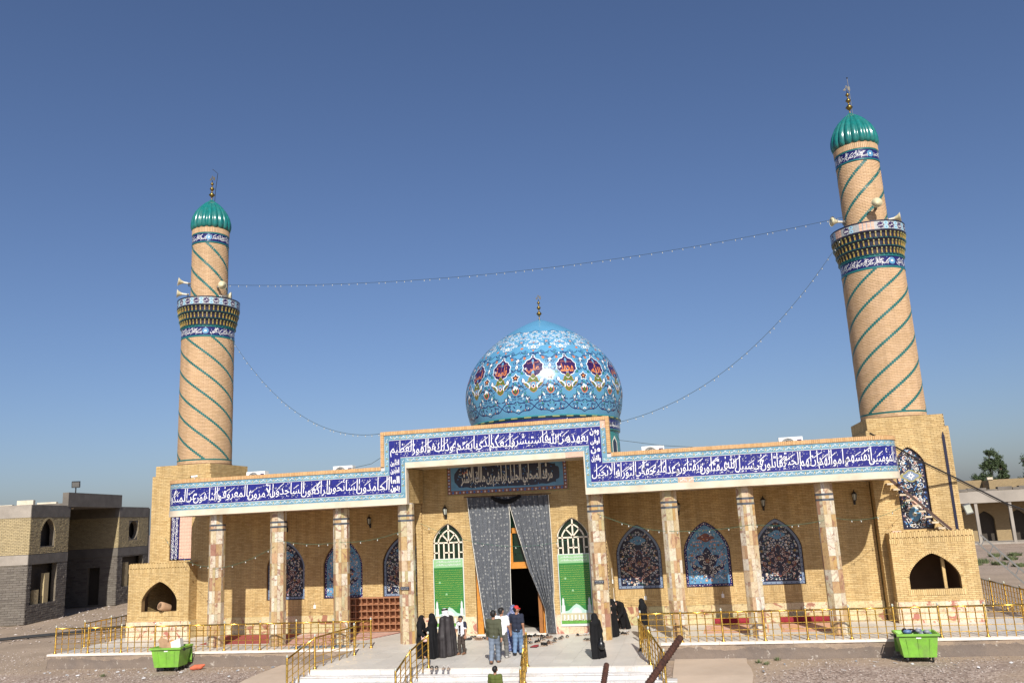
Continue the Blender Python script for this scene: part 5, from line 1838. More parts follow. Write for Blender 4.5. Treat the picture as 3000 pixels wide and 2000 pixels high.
    for i in range(46):
        uu, vv = rv.uniform(.05, hx - .05), TM + rv.uniform(-2.1, 1.0)
        if abs(vv - TM) < .6 and uu < .58: continue
        if -1.35 < vv - TM < -.5 and uu < .42: continue
        r0, a0, tn = rv.uniform(.06, .11), rv.uniform(0, 6), rv.choice([.8, -.8, 1.1])
        m_ = rv.choice(['glaze_navy', 'glaze_navy', 'glaze_black'])
        kk = rv.choice(['glaze_white', 'glaze_leaf', 'glaze_navy', 'glaze_orange'])
        for s2 in (-1, 1):
            stroke(spiral((s2 * uu, vv), r0, .015, a0, tn, 9, s2), .017, m_, .0005)
            lf((s2 * (uu + r0 * math.cos(a0)), vv + r0 * math.sin(a0)), .09, .04, 1.57 + s2 * (a0 % 2 - 1), kk, .0015)
    for i in range(30):
        uu, vv = rv.uniform(.0, hx * .8), TM + rv.uniform(1.05, 2.75)
        r0, a0 = rv.uniform(.04, .08), rv.uniform(0, 6)
        kk = rv.choice(['glaze_white', 'glaze_white', 'glaze_leaf', 'glaze_orange', 'glaze_white'])
        for s2 in (-1, 1):
            stroke(spiral((s2 * uu, vv), r0, .012, a0, 1.0, 9, s2), .018, 'glaze_white' if i % 4 else 'glaze_navy', .0012)
            lf((s2 * uu, vv), .07, .03, 1.57 + s2 * (a0 % 2 - 1), kk, .0016)
    drop((hx, TM + .42), .2, .22, 'glaze_navy', .001); drop((hx, TM + .42), .16, .17, 'glaze_white', .003)
    flower((hx, TM + 1.2), .09, 'glaze_orange', 'glaze_maroon', .003, 7)
    flower((0, TM + 1.02), .07, 'glaze_orange', None, .003, 4)
    flower((0, TM + 1.3), .14, 'glaze_white', 'glaze_leaf', .002, 5)
    flower((0, TM + 1.62), .06, 'glaze_orange', 'glaze_yellow', .003, 6)
    flower((hx * .75, TM + 1.72), .06, 'glaze_orange', None, .003, 5)
    flower((0, TM + 2.08), .06, 'glaze_leaf', 'glaze_orange', .003, 5)
    stroke(bez((-.42, TM + 2.75), (-.2, TM + 2.62), (-.1, TM + 2.85), (0, TM + 2.9), 6), .03, 'glaze_navy', .002)
    stroke(bez((.42, TM + 2.75), (.2, TM + 2.62), (.1, TM + 2.85), (0, TM + 2.9), 6), .03, 'glaze_navy', .002)
orn.build('tile_ornament', domeo, kind='stuff')
# drum
dr = MB()
dr.lathe([(3.72, 6.1), (3.72, 8.30), (3.80, 8.32), (3.80, 8.86), (3.84, 8.88), (3.86, 8.94), (3.80, 9.0)], 96, (0, DY, 0))
dro2 = dr.build('drum', 'drum_teal', shrine)
o = Orn(lambda u, v, l: ((3.802 + l) * math.sin(u), DY - (3.802 + l) * math.cos(u), v))
for i in range(72):
    a, b = 2 * PI * i / 72, 2 * PI * (i + 1) / 72
    o.poly([(a, 8.36), (b, 8.36), (b, 8.84), (a, 8.84)], 'glaze_navy', .004)
    o.stroke([(a, 8.91), (b, 8.91)], .05, 'glaze_olive' if i % 2 else 'glaze_black', .07)
for i in range(3):
    a = -PI + i * 2 * PI / 3
    o.text('بسم الله الرحمن الرحيم ان الله وملائكته يصلون على النبي يا ايها الذين آمنوا صلوا عليه وسلموا تسليما', a + .02, a + 2 * PI / 3 - .02, 8.39, 8.82, 'glaze_white', .008, bold=.022, stretch=2.0)
for i in range(16):
    a = 2 * PI * i / 16 + .12
    o.poly([(a - .09, 6.6), (a + .09, 6.6), (a + .09, 7.75), (a, 8.05), (a - .09, 7.75)], 'glaze_cream', -.075)
    o.poly([(a - .06, 6.6), (a + .06, 6.6), (a + .06, 7.7), (a, 7.92), (a - .06, 7.7)], 'glaze_black', -.07)
o.build('band', dro2, kind='stuff')
def finial(root, x, y, z, sc, parent, txt=True):
    f = MB()
    f.lathe([(.05 * sc, 0), (.05 * sc, .03), (.022 * sc, .05), (.022 * sc, .2), (.06 * sc, .23), (.13 * sc, .33), (.06 * sc, .43), (.025 * sc, .46), (.025 * sc, .55), (.05 * sc, .57), (.10 * sc, .65), (.05 * sc, .73), (.022 * sc, .75), (.022 * sc, .84), (.04 * sc, .86), (.075 * sc, .92), (.04 * sc, .98), (.02 * sc, 1.0), (.012 * sc, 1.12)], 14, (x, y, z))
    fo = f.build('finial', 'brass', parent, smooth=True)
    v, fc = text_geo('الله', bold=.05, stretch=1.2)
    w_ = v[:, 0].max(); lo = v[:, 1].min()
    q = .24 * sc / w_
    m2 = MB()
    for yy in (-.012, .012):
        m2.add([(x + (p[0] - w_ / 2) * q, y + yy, z + 1.1 + (p[1] - lo) * q) for p in v], fc)
    m2.build('emblem', 'emblem', fo)
finial(shrine, 0, DY, 14.48, 1.12, shrine)

# ------------------------------------------------------------------ minarets
MY = 4.8
def cyl_bricks(key, parent, r, z0, z1, nb, off, mat, ns, pitch, sg, ph=0.0, ringz=None, bh=.0545, j=.0105):
    """courses round a shaft; ns glazed stripes wind round it, one turn in pitch, stepping every second course"""
    z, row = z0, 0
    th = .035
    def one(a, da, m_):
        nrm = np.array([math.sin(a), -math.cos(a), 0])
        tg = np.array([math.cos(a), math.sin(a), 0])
        c = nrm * (r + .012 + RB.uniform(-.0008, .0008) + (.005 if m_ == 'teal_brick' else 0) - th / 2)
        c[2] = zc
        piece(key, 'brick', 'brickwork', parent, m_, c, tg * (r * da - .0035), (0, 0, zt - z), nrm * th, off)
    tw = .165 / r
    while z < z1 - .02:
        zt = min(z + bh, z1)
        zc = (z + zt) / 2
        full = ringz and ringz[0] < zc < ringz[1]
        for k in range(nb):
            one(2 * PI * (k + (.5 if row % 2 else 0)) / nb, 2 * PI / nb, 'teal_brick' if full else mat)
        if not (ringz and zc < ringz[1]):
            for s in range(ns):
                one(2 * PI * (s / ns) + sg * 2 * PI * zc / pitch + ph, tw, 'teal_brick')
        z += bh + j
        row += 1

def minaret(xc, sg):
    side = 'left' if sg < 0 else 'right'
    off = (xc, MY, 0)
    key = 'minaret_' + side
    rt = thing('minaret', (xc, MY, 0), ('left' if sg < 0 else 'right') + '-hand brick minaret with teal spiral stripes and ribbed green cap', 'minaret', 'minarets at the ends of the shrine')
    # pylon
    fy = PF - MY
    hw = 1.45
    pb = MB()
    pc, pw, pz0, psp, pa = -.07 * 1 if sg > 0 else .05, .53, 3.22, 5.55, 6.22
    hole = arch_poly(pc, pw, pz0, psp, pa)
    bc = (15.28 if sg > 0 else -15.68) - xc        # the bay's chamber reaches back under the pylon
    rect0 = [(bc - 1.02, .0), (min(bc + 1.02, hw - .02), .0), (min(bc + 1.02, hw - .02), 2.66), (bc - 1.02, 2.66)]
    if bc - 1.02 < -hw + .02: rect0[0], rect0[3] = (-hw + .02, .0), (-hw + .02, 2.66)
    pb.holed([(-hw, -.05), (hw, -.05), (hw, 6.92), (-hw, 6.92)], [hole, rect0], lambda u, v: (u, fy, v))
    n = len(hole)
    pb.add([(u, fy, v) for u, v in hole] + [(u, fy + .1, v) for u, v in hole], [(i, (i + 1) % n, n + (i + 1) % n, n + i) for i in range(n)])
    for q in (-1, 1):
        pb.add([(q * hw, fy, -.05), (q * hw, 1.6, -.05), (q * hw, 1.6, 6.92), (q * hw, fy, 6.92)], [(0, 1, 2, 3) if q > 0 else (3, 2, 1, 0)])
    pb.add([(-hw, 1.6, -.05), (hw, 1.6, -.05), (hw, 1.6, 6.92), (-hw, 1.6, 6.92)], [(3, 2, 1, 0)])
    pb.add([(-hw, fy, 6.92), (hw, fy, 6.92), (hw, 1.6, 6.92), (-hw, 1.6, 6.92)], [(0, 1, 2, 3)])
    b2 = 1.36
    pb.box(-b2, b2, fy + .1, 1.5, 6.9, 7.38)
    po = pb.build('pylon', 'mortar', rt)
    hf = [lambda z: arch_interval(pc + hw, pw + .05, pz0 - .02, psp, pa + .05, z), lambda z: (rect0[0][0] + hw, rect0[1][0] + hw) if z < 2.68 else None]
    brick_wall(key, po, (-hw, fy, 0), (1, 0, 0), (0, -1, 0), 2 * hw, .02, 6.9, hf, off=off)
    ring(key, po, pc, pw, psp, pa, lambda u, v: (u, fy, v), (0, -1, 0), thick=.11, count=13, off=off)
    for s2 in (-1, 1):
        z = pz0
        while z < psp:
            piece(key, 'brick', 'brickwork', po, 'brick', (pc + s2 * (pw + .055), fy + .004, z + .027), (.105, 0, 0), (0, 0, .0545), (0, -.04, 0), off)
            z += .065
    for q in (-1, 1):
        brick_wall(key, po, (q * hw, fy if q > 0 else 1.6, 0), (0, q, 0), (q, 0, 0), 1.6 - fy, .02, 6.9, off=off, row0=1)
    brick_wall(key, po, (-b2, fy + .1, 0), (1, 0, 0), (0, -1, 0), 2 * b2, 6.93, 7.37, off=off)
    for q in (-1, 1):
        brick_wall(key, po, (q * b2, fy + .1 if q > 0 else 1.5, 0), (0, q, 0), (q, 0, 0), 1.5 - fy - .1, 6.93, 7.37, off=off, row0=1)
    # tile panel in the pylon
    rg = random.Random(31 + sg)
    pm = MB()
    pm.holed(arch_poly(pc, pw, pz0, psp, pa), [], lambda u, v: (u, fy + .09, v))
    pmo = pm.build('tile_panel', 'glaze_black' if sg > 0 else 'bisque', rt)
    o = Orn(lambda u, v, l: (pc + u, fy + .088 - l, v))
    if sg > 0:
        for i in range(14):
            zz = pz0 + .14 + i * .205
            iv = arch_interval(0, pw - .06, pz0, psp, pa - .1, zz)
            if not iv: continue
            x = iv[1] * .62
            for s2 in (-1, 1):
                o.stroke(spiral((s2 * x * rg.uniform(.5, 1.0), zz), .12, .02, rg.uniform(0, 6), 1.2, 13, s2), .017, 'glaze_white', .002)
                o.flower((s2 * x * .75, zz), .055, rg.choice(['glaze_pink', 'glaze_cream']), 'glaze_maroon', .004, 7)
                o.flower((s2 * iv[1] * .9, zz + .14), .04, rg.choice(['glaze_pink', 'glaze_cream', 'glaze_blue']), 'glaze_maroon', .004, 6)
                for _ in range(12):
                    o.leaf((s2 * rg.uniform(.02, iv[1] * .85), zz + rg.uniform(-.12, .12)), .075, .032, rg.uniform(0, 6.28), rg.choice(['glaze_white', 'glaze_sky', 'glaze_cream', 'glaze_blue', 'glaze_olive', 'glaze_maroon']), .003)
        o.fan((0, 5.15), [(.34 * math.cos(a) * (1 + .15 * math.cos(4 * a)), 5.15 + .2 * math.sin(a) * (1 + .15 * math.cos(4 * a))) for a in np.linspace(0, 2 * PI, 25)[:-1]], 'glaze_olive', .005)
        o.fan((0, 5.15), [(.25 * math.cos(a) * (1 + .15 * math.cos(4 * a)), 5.15 + .16 * math.sin(a) * (1 + .15 * math.cos(4 * a))) for a in np.linspace(0, 2 * PI, 25)[:-1]], 'border_grey', .006)
        for i in range(8):
            a = PI * i / 4
            o.leaf((.03 * math.cos(a), 5.15 + .03 * math.sin(a)), .13 if i % 2 == 0 else .09, .05, a, 'glaze_white', .008)
        for cx, cz, wx, wz in ((.0, 4.25, .15, .2), (-.42, 5.35, .07, .08), (-.4, 5.05, .06, .1), (.1, 4.02, .14, .1)):   # tiles fallen off
            o.poly([(cx + wx * math.cos(a) * rg.uniform(.8, 1.1), cz + wz * math.sin(a) * rg.uniform(.8, 1.1)) for a in np.linspace(0, 2 * PI, 10)[:-1]], rg.choice(['bisque', 'glaze_cream']), .009)
        o.fan((-.05, 3.75), [(-.05 + .2 * math.cos(a) * (1 + .15 * math.cos(4 * a)), 3.75 + .26 * math.sin(a)) for a in np.linspace(0, 2 * PI, 21)[:-1]], 'old_blue', .006)
        o.flower((-.05, 3.75), .1, 'glaze_cream', 'glaze_olive', .008, 8)
    else:
        # most tiles have come away: round scars in rows, a strip of tile left along one edge
        for i in range(18):
            for k in range(5):
                o.disc((-.06 + k * .13 + rg.uniform(-.01, .01), pz0 + .1 + i * .145), .068, 'bisque_light', .008, 8)
        o.poly([(-pw, pz0), (-pw + .42, pz0), (-pw + .42, psp + .35), (-pw, psp)], 'glaze_navy', .009)
        for i in range(26):
            [o.stroke(spiral((-pw + dx_, pz0 + .1 + i * .098), .075, .012, rg.uniform(0, 6), 1.1, 10, rg.choice([-1, 1])), .018, 'glaze_white', .010) for dx_ in (.1, .27)]
        o.poly([(-pw, pz0), (pw, pz0), (pw, pz0 + .06), (-pw, pz0 + .06)], 'glaze_navy', .009)
    o.build('ornament', pmo, kind='stuff')
    # narrow glazed strip near the outer edge
    mb = MB()
    px = 1.22
    mb.prism([(px - .05, 3.1), (px + .05, 3.1), (px + .05, 6.55), (px, 6.72), (px - .05, 6.55)], lambda u, v: (u, fy + .01, v), lambda u, v: (u, fy - .03, v))
    if sg > 0: mb.build('glazed_strip', 'glaze_black', rt)

    # lower shaft
    r1, r2 = 1.20, .845
    sh = MB()
    sh.lathe([(r1 + .03, 7.36), (r1 + .03, 7.46), (r1, 7.47), (r1, 13.95)], 56)
    sho = sh.build('shaft', 'mortar_minaret', rt)
    cyl_bricks(key, sho, r1, 7.47, 13.38, 36, off, 'brick_minaret', 6, 5.9, sg, .3, (7.58, 7.67))
    def rings(r, lst):
        mb = MB()
        for z0, z1, pr in lst:
            mb.lathe([(r, z0), (r + pr, z0), (r + pr, z1), (r, z1)], 56)
        return mb
    bd = rings(r1, [(13.38, 13.46, .03), (13.86, 13.94, .04)])
    bdo = bd.build('ring', 'glaze_teal', rt)
    def band(r, z0, z1, texts, nt_, name='inscription_band'):
        m2 = MB()
        m2.lathe([(r, z0), (r + .02, z0), (r + .02, z1), (r, z1)], 56)
        q = m2.build(name, 'glaze_navy', rt)
        o = Orn(lambda u, v, l: ((r + .022 + l) * math.sin(u), -(r + .022 + l) * math.cos(u), v))
        for i in range(nt_):
            a0 = -PI + 2 * PI * i / nt_ + .35
            e = 2 * PI / nt_
            calligraphy(o, texts[i % len(texts)], a0 + e * .09, a0 + e * .99, z0 + .02, z1 - .02, lift=.004, r=r)
            pts = [(a0 + e * .035 + (z1 - z0) * .36 / r * math.cos(2 * PI * k / 12), (z0 + z1) / 2 + (z1 - z0) * .36 * math.sin(2 * PI * k / 12)) for k in range(12)]
            o.fan((a0 + e * .035, (z0 + z1) / 2), pts, 'old_blue', .003)
            o.disc((a0 + e * .035, (z0 + z1) / 2), (z1 - z0) * .12, 'glaze_white', .005, 6)
        for _ in range(60 * nt_):
            u, v = RT.uniform(-PI, PI), RT.uniform(z0 + .02, z1 - .02)
            o.disc((u, v), .016, RT.choice(['glaze_white', 'old_blue']), .002, 4)
        o.build('lettering', q, kind='stuff')
        return q
    band(r1, 13.46, 13.86, ['بسم الله الرحمن الرحيم اذا جاء نصر الله والفتح ورأيت الناس يدخلون'], 2)
    # stalactite corbels: three tiers of little yellow piers before dark niches
    mq = MB()
    NQ = 44
    tiers = [(13.94, 14.24, 1.235, 1.30), (14.26, 14.56, 1.30, 1.365), (14.58, 14.88, 1.365, 1.43)]
    for z0, z1, ra, rb in tiers:
        mq.lathe([(ra - .05, z0), (ra, z0 + .02), (ra + .01, z1 - .09), (rb, z1 - .02), (rb + .01, z1 + .02), (ra - .05, z1 + .02)], 66, mi=0)
    mqo = mq.build('corbel_ring', ['glaze_black'], rt)
    pier = MB()
    for ti, (z0, z1, ra, rb) in enumerate(tiers):
        for k in range(NQ):
            a = 2 * PI * (k + (.5 if ti % 2 else 0)) / NQ
            nrm = np.array([math.sin(a), -math.cos(a), 0]); tg = np.array([math.cos(a), math.sin(a), 0])
            c = nrm * (ra + .02); c[2] = z0 + .115
            pier.obox(c, tg * .048, nrm * .045, (0, 0, .14), 0)
            c2 = nrm * (ra + .035); c2[2] = z0 + .235
            pier.obox(c2, tg * .05, nrm * .07, (0, 0, .06), 1)
            c3 = nrm * (ra + .025); c3[2] = z0 + .01
            pier.obox(c3, tg * .13, nrm * .05, (0, 0, .018), 2)
    ppo = pier.build('piers', ['glaze_yellow', 'glaze_olive', 'glaze_teal'], mqo)
    ppo['kind'] = 'stuff'
    # gallery parapet
    rg_ = 1.44
    gl = MB()
    gl.lathe([(1.30, 14.88), (rg_, 14.88), (rg_, 15.30), (rg_ - .12, 15.30), (rg_ - .12, 15.0), (.8, 15.0)], 66)
    glo = gl.build('gallery', 'gallery_grey', rt)
    o = Orn(lambda u, v, l: ((rg_ + l) * math.sin(u), -(rg_ + l) * math.cos(u), v))
    NM = 20
    md = ['محمد', 'الله', 'المهدي', 'الحسن', 'علي', 'فاطمة', 'الحسين']
    for i in range(132):
        a, b = 2 * PI * i / 132, 2 * PI * (i + 1) / 132
        for z0, z1 in ((14.88, 14.925), (15.255, 15.305)):
            o.poly([(a, z0), (b, z0), (b, z1), (a, z1)], 'glaze_black', .012)
    worn = [] if sg < 0 else [(-.42, .0), (-1.2, -.95)]
    for i in range(NM):
        a = -PI + 2 * PI * (i + .5) / NM
        e = PI / NM
        if any(w0 - .1 < a < w1 + .1 for w0, w1 in worn): continue
        pts = []
        for k in range(16):
            q = .15 if k % 2 == 0 else .11
            pts.append((a + q / rg_ * math.cos(PI * k / 8), 15.09 + q * math.sin(PI * k / 8)))
        o.fan((a, 15.09), pts, 'glaze_purple', .003)
        o.text(md[i % len(md)], a - .065, a + .065, 15.03, 15.15, 'glaze_white', .006, bold=.02, stretch=1.2)
        for dz in (-.085, .085):
            c = a + e
            o.fan((c, 15.09 + dz), [(c + .06 * math.cos(2 * PI * k / 8), 15.09 + dz + .075 * math.sin(2 * PI * k / 8)) for k in range(8)], 'glaze_skylight', .003)
            o.flower((c, 15.09 + dz), .03, 'glaze_navy', 'glaze_orange', .005, 4)
    for w0, w1 in worn:                    # scars where tiles are missing
        nn = max(3, int((w1 - w0) / .09))
        for i in range(nn):
            for k in range(3):
                c = w0 + (i + .5) * (w1 - w0) / nn
                o.poly([(c - .038, 14.935 + k * .107), (c + .038, 14.935 + k * .107), (c + .04, 15.03 + k * .107), (c - .036, 15.032 + k * .107)], 'bisque_light' if (i + k) % 3 else 'bisque', .006)
    o.build('tile_band', glo, kind='stuff')
    # upper shaft
    us = MB()
    us.lathe([(r2, 15.0), (r2, 19.0)], 48)
    uso = us.build('upper_shaft', 'mortar_minaret', rt)
    cyl_bricks(key, uso, r2, 15.02, 18.16, 26, off, 'brick_minaret', 5, 5.2, sg, .9)
    rings(r2, [(18.16, 18.22, .03), (18.62, 18.68, .03)]).build('ring', 'glaze_teal', rt)
    band(r2, 18.22, 18.62, ['بسم الله الرحمن الرحيم قل هو الله احد الله الصمد'], 2)
    NB_ = 74
    for k in range(NB_):
        a = 2 * PI * k / NB_
        nrm = np.array([math.sin(a), -math.cos(a), 0]); tg = np.array([math.cos(a), math.sin(a), 0])
        c = nrm * (r2 + .01); c[2] = 18.81
        piece(key, 'brick', 'brickwork', uso, 'brick_minaret', c, tg * .062, (0, 0, .25), nrm * .06, off)
    # ribbed cap: each rib a lobe
    cp = MB()
    NR = 20
    pr_ = [(.80, 18.93), (.90, 18.98), (.95, 19.08), (.97, 19.22), (.955, 19.42), (.89, 19.68), (.76, 19.95), (.58, 20.20), (.36, 20.42), (.17, 20.56), (.06, 20.66)]
    n_a = NR * 8
    for r_, z_ in pr_:
        for k in range(n_a):
            a = 2 * PI * k / n_a
            q = abs(math.sin(a * NR / 2))
            rr = r_ * (.885 + .115 * q ** .6) if r_ > .1 else r_
            cp.v.append((rr * math.sin(a), -rr * math.cos(a), z_ - (.05 * (1 - q) * -1 if z_ < 19.0 else 0)))
    for i in range(len(pr_) - 1):
        for k in range(n_a):
            k2 = (k + 1) % n_a
            cp.f.append((i * n_a + k, i * n_a + k2, (i + 1) * n_a + k2, (i + 1) * n_a + k)); cp.m.append(0)
    cp.f.append(tuple(reversed(range(n_a)))); cp.m.append(0)
    cp.build('cap', 'cap_teal', rt, smooth=True)
    finial(rt, 0, 0, 20.6, 1.15, rt)
    mb = MB()
    if sg < 0:
        mb.tube([(.16, 0, 20.5), (.2, 0, 21.2), (.3, 0, 22.05), (.0, 0, 22.32)], .014, 5)
    else:
        mb.tube([(.1, 0, 20.55), (.1, 0, 21.4), (.08, 0, 22.3)], .014, 5)
        mb.sphere((.08, 0, 22.31), .035, 8, 5)
    mb.build('lightning_rod', 'black_metal', rt)
    return rt
mk('bisque_light', (.70, .44, .33), .85, var=.15, scale=14)
mk('glaze_skylight', (.30, .56, .70), .3, var=.1)
MIN_L = minaret(-15.2, -1)
MIN_R = minaret(15.2, 1)

# ---- horn loudspeakers
def horn(loc, direction, label, bracket):
    d = np.array(direction, float); d /= np.linalg.norm(d)
    up = np.array([0, 0, 1.]); s = np.cross(up, d); s /= np.linalg.norm(s); u2 = np.cross(d, s)
    ax = np.stack([s, u2, d], 1)
    ax = ax * .85
    rt = thing('horn_loudspeaker', loc, label, 'loudspeaker', 'horn loudspeakers on the minarets')
    mb = MB()
    mb.lathe([(.05, -.34), (.055, -.30), (.06, -.12), (.085, -.02), (.13, .08), (.20, .16), (.245, .20), (.25, .21)], 20, (0, 0, 0), 0, ax)
    mb.f.pop(); mb.m.pop()
    h = mb.build('horn', 'horn_white', rt, smooth=True)
    mb = MB()
    mb.lathe([(.245, .205), (.20, .155), (.13, .07), (.085, -.03), (.06, -.1)], 20, (0, 0, 0), 0, ax)
    mb.build('bell_inside', 'horn_in', rt, smooth=True)
    mb = MB()
    mb.lathe([(.02, -.08), (.05, -.05), (.06, .02), (.045, .07), (.015, .1)], 12, (0, 0, 0), 0, ax)
    mb.build('reflector', 'horn_in', rt, smooth=True)
    mb = MB()
    mb.lathe([(.06, -.46), (.075, -.45), (.075, -.36), (.05, -.33)], 14, (0, 0, 0), 0, ax)
    mb.build('driver', 'grey_steel', rt)
    mb = MB()
    p = -d * .3
    mb.tube([p, p + np.array([0, 0, -.12]), np.array(bracket) - np.array(loc)], .02, 6)
    mb.build('bracket', 'black_metal', rt)
    return rt
horn((-16.25, 4.1, 16.30), (-.75, -.65, .1), 'upper horn loudspeaker on the left side of the left-hand minaret', (-15.9, 4.4, 16.1))
horn((-16.3, 4.1, 15.72), (-.8, -.55, .05), 'lower horn loudspeaker on the left side of the left-hand minaret', (-15.9, 4.4, 15.6))
horn((-14.12, 4.05, 15.88), (.8, -.6, -.05), 'upper horn loudspeaker on the right side of the left-hand minaret', (-14.5, 4.45, 15.8))
horn((-14.1, 4.6, 15.50), (.95, .35, .0), 'half-hidden lower horn loudspeaker on the right side of the left-hand minaret', (-14.4, 4.75, 15.4))
horn((13.95, 4.3, 15.72), (-.95, -.4, .02), 'horn loudspeaker pointing left from the right-hand minaret', (14.45, 4.55, 15.7))
horn((15.45, 3.62, 16.05), (-.12, -1, .05), 'horn loudspeaker facing forward on the right-hand minaret', (15.35, 4.0, 15.9))
horn((16.3, 4.4, 15.62), (.95, -.25, .05), 'horn loudspeaker pointing right from the right-hand minaret', (15.95, 4.55, 15.55))

# ------------------------------------------------------------------ curtains in the doorway
def curtain(name, edge_l, edge_r, label, seed, pl):
    """edge_l, edge_r: lists of (x, z) from top to bottom"""
    rg = random.Random(seed)
    nz, nu = 60, 70
    el, er = np.array(edge_l), np.array(edge_r)
    def at(e, t_):
        q = np.linspace(0, 1, len(e))
        L = np.concatenate([[0], np.cumsum(np.hypot(*np.diff(e, axis=0).T))]); L /= L[-1]
        return np.interp(t_, L, e[:, 0]), np.interp(t_, L, e[:, 1])
    mb = MB(); mb.uv = []
    ph = rg.uniform(0, 6)
    for j in range(nz + 1):
        t_ = j / nz
        (xl, zl), (xr, zr) = at(el, t_), at(er, t_)
        wd = xr - xl
        for i in range(nu + 1):
            s_ = i / nu
            x, z = xl + wd * s_, zl + (zr - zl) * s_
            wv = math.sin(s_ * pl * 2 * PI + ph + .9 * math.sin(t_ * 2.2)) * .6 + .4 * math.sin(s_ * pl * 4.3 * PI + 2 * t_ + ph)
            amp = .075 + .03 * max(0, 1.5 - wd)
            y = CY - .14 - .05 * math.sin(t_ * PI) + amp * wv
            mb.v.append((x, y, z))
            mb.uv.append((s_ * 1.75 + .13 * seed, t_ * 5.2))
    for j in range(nz):
        for i in range(nu):
            a = j * (nu + 1) + i
            mb.f.append((a, a + nu + 1, a + nu + 2, a + 1)); mb.m.append(0)
    o = mb.build(name, 'curtain', smooth=True)
    tag(o, label, 'curtain')
    n = len(mb.v)
    h = MB()
    for e, y in ((edge_l, CY - .17), (edge_r, CY - .17)):
        pts = [(x, y, z) for x, z in e]
        h.tube(pts, .012, 5)
    h.build('hem', 'glaze_cream', o)
    return o
curtain('door_curtain', [(-1.60, 5.20), (-1.45, 3.5), (-1.24, 1.8), (-1.03, .04)], [(.06, 5.17), (.10, 4.2), (.02, 2.4), (-.02, .02)], 'grey flower-patterned curtain hanging straight on the left side of the doorway', 2, 8)
curtain('door_curtain', [(.02, 5.17), (.12, 4.75), (.42, 3.6), (.78, 2.3), (1.18, 1.26), (1.30, .9), (1.32, .05)], [(1.66, 5.15), (1.69, 3.6), (1.68, 1.7), (1.64, 1.2), (1.68, .05)], 'grey flower-patterned curtain pulled aside to the right of the doorway', 3, 7)
rod = MB()
rod.tube([(-1.72, CY - .16, 5.22), (1.76, CY - .16, 5.19)], .02, 6)
tag(rod.build('curtain_rail', 'brown_steel'), 'thin dark rail that carries the doorway curtains', 'curtain rail')
sw = MB()
for i in range(12):
    a = PI * i / 11
    sw.sphere((-.55 + 1.05 * i / 11, CY - .22, 5.14 - .17 * math.sin(a)), .075 + .05 * math.sin(a), 8, 5, sc=(1.2, .6, .8))
tag(sw.build('cloth_swag', 'cloth_black', smooth=True), 'bundle of black cloth tied at the top of the doorway curtains', 'cloth')

# ------------------------------------------------------------------ gilt railings
POST_H, RAIL_H = 1.0, .93
def post_mesh():
    mb = MB()
    mb.lathe([(.075, 0), (.075, .012), (.05, .03), (.034, .07), (.034, .95), (.026, .97)], 10)
    kn = MB()
    kn.lathe([(.02, .96), (.028, .985), (.032, 1.01), (.032, 1.03), (.02, 1.05), (.004, 1.06)], 10)
    bal = MB()
    bal.lathe([(.017, 0), (.017, .10), (.022, .11), (.017, .12), (.017, .72), (.023, .74), (.015, .77), (.025, .81), (.015, .85), (.023, .88), (.017, .92)], 7)
    return mb, kn, bal
_pm, _kn, _bl = post_mesh()
def to_mesh(mb, name, mat, smooth=True):
    me = bpy.data.meshes.new(name)
    me.from_pydata(mb.v, [], mb.f)
    me.materials.append(MATS[mat])
    me.polygons.foreach_set('use_smooth', [smooth] * len(me.polygons))
    return me
ME_POST, ME_KNOB, ME_BAL = to_mesh(_pm, 'post', 'gold_dark'), to_mesh(_kn, 'knob', 'glass_knob'), to_mesh(_bl, 'baluster', 'gold')
def put(name, me, parent, loc, sc=None):
    o = bpy.data.objects.new(name, me)
    COL.objects.link(o)
    o.parent = parent
    o.location = loc
    if sc: o.scale = sc
    return o
def railing(pts, label, per=4, group='gilt railings round the terrace', skip_last=False, knobs=True, hz=(.17, .36, .55, .74)):
    """pts: post feet in world space; sloping runs follow their feet"""
    base = pts[0]
    rt = thing('railing', base, label, 'railing', group)
    L = [np.array(p) - np.array(base) for p in pts]
    for i, p in enumerate(L):
        po = put('post', ME_POST, rt, p)
        if knobs: put('knob', ME_KNOB, po, (0, 0, 0))
    for i in range(len(L) - 1):
        a, b = L[i], L[i + 1]
        mb = MB()
        mb.tube([a + (0, 0, RAIL_H), b + (0, 0, RAIL_H)], .028, 8)
        mb.build('top_rail', 'gold', rt, smooth=True)
        mb = MB()
        for h in hz:
            mb.tube([a + (0, 0, h), b + (0, 0, h)], .0105, 5)
        mb.build('cross_rods', 'gold', rt)
        n = per if isinstance(per, int) else per[i]
        for k in range(n):
            t_ = (k + 1) / (n + 1)
            put('baluster', ME_BAL, rt, a + (b - a) * t_)
    return rt
RY = TE_Y + .16
def run(x0, x1, n, y=RY):
    return [(x0 + (x1 - x0) * i / n, y, 0) for i in range(n + 1)]
railing(run(-17.88, -4.72, 9), 'long gilt railing along the left front edge of the terrace', 4)
railing([(-17.88, RY + (i + 1) * 1.62, 0) for i in range(0, 6)], 'gilt railing running back along the left end of the terrace', 4)
railing(run(5.0, 18.45, 10), 'long gilt railing along the right front edge of the terrace', 4)
railing([(18.45, RY + (i + 1) * 1.62, 0) for i in range(0, 7)], 'gilt railing running back along the right end of the terrace', 4)
railing([(-4.72, -2.5, 0), (-4.98, LY + .15, 0), (-5.42, LY - .85, -.465)], 'gilt railing down the left side of the entrance steps', [4, 4])
railing([(5.05, -2.45, 0), (5.5, LY + .15, 0), (5.95, LY - .85, -.465)], 'gilt railing down the right side of the entrance steps', [4, 4])
railing([(-1.22, LY + .12, 0), (-1.5, LY - .75, -.31), (-1.7, LY - 1.5, -.775)], 'short gilt handrail on the steps in front of the three cloaked visitors', [2, 2])
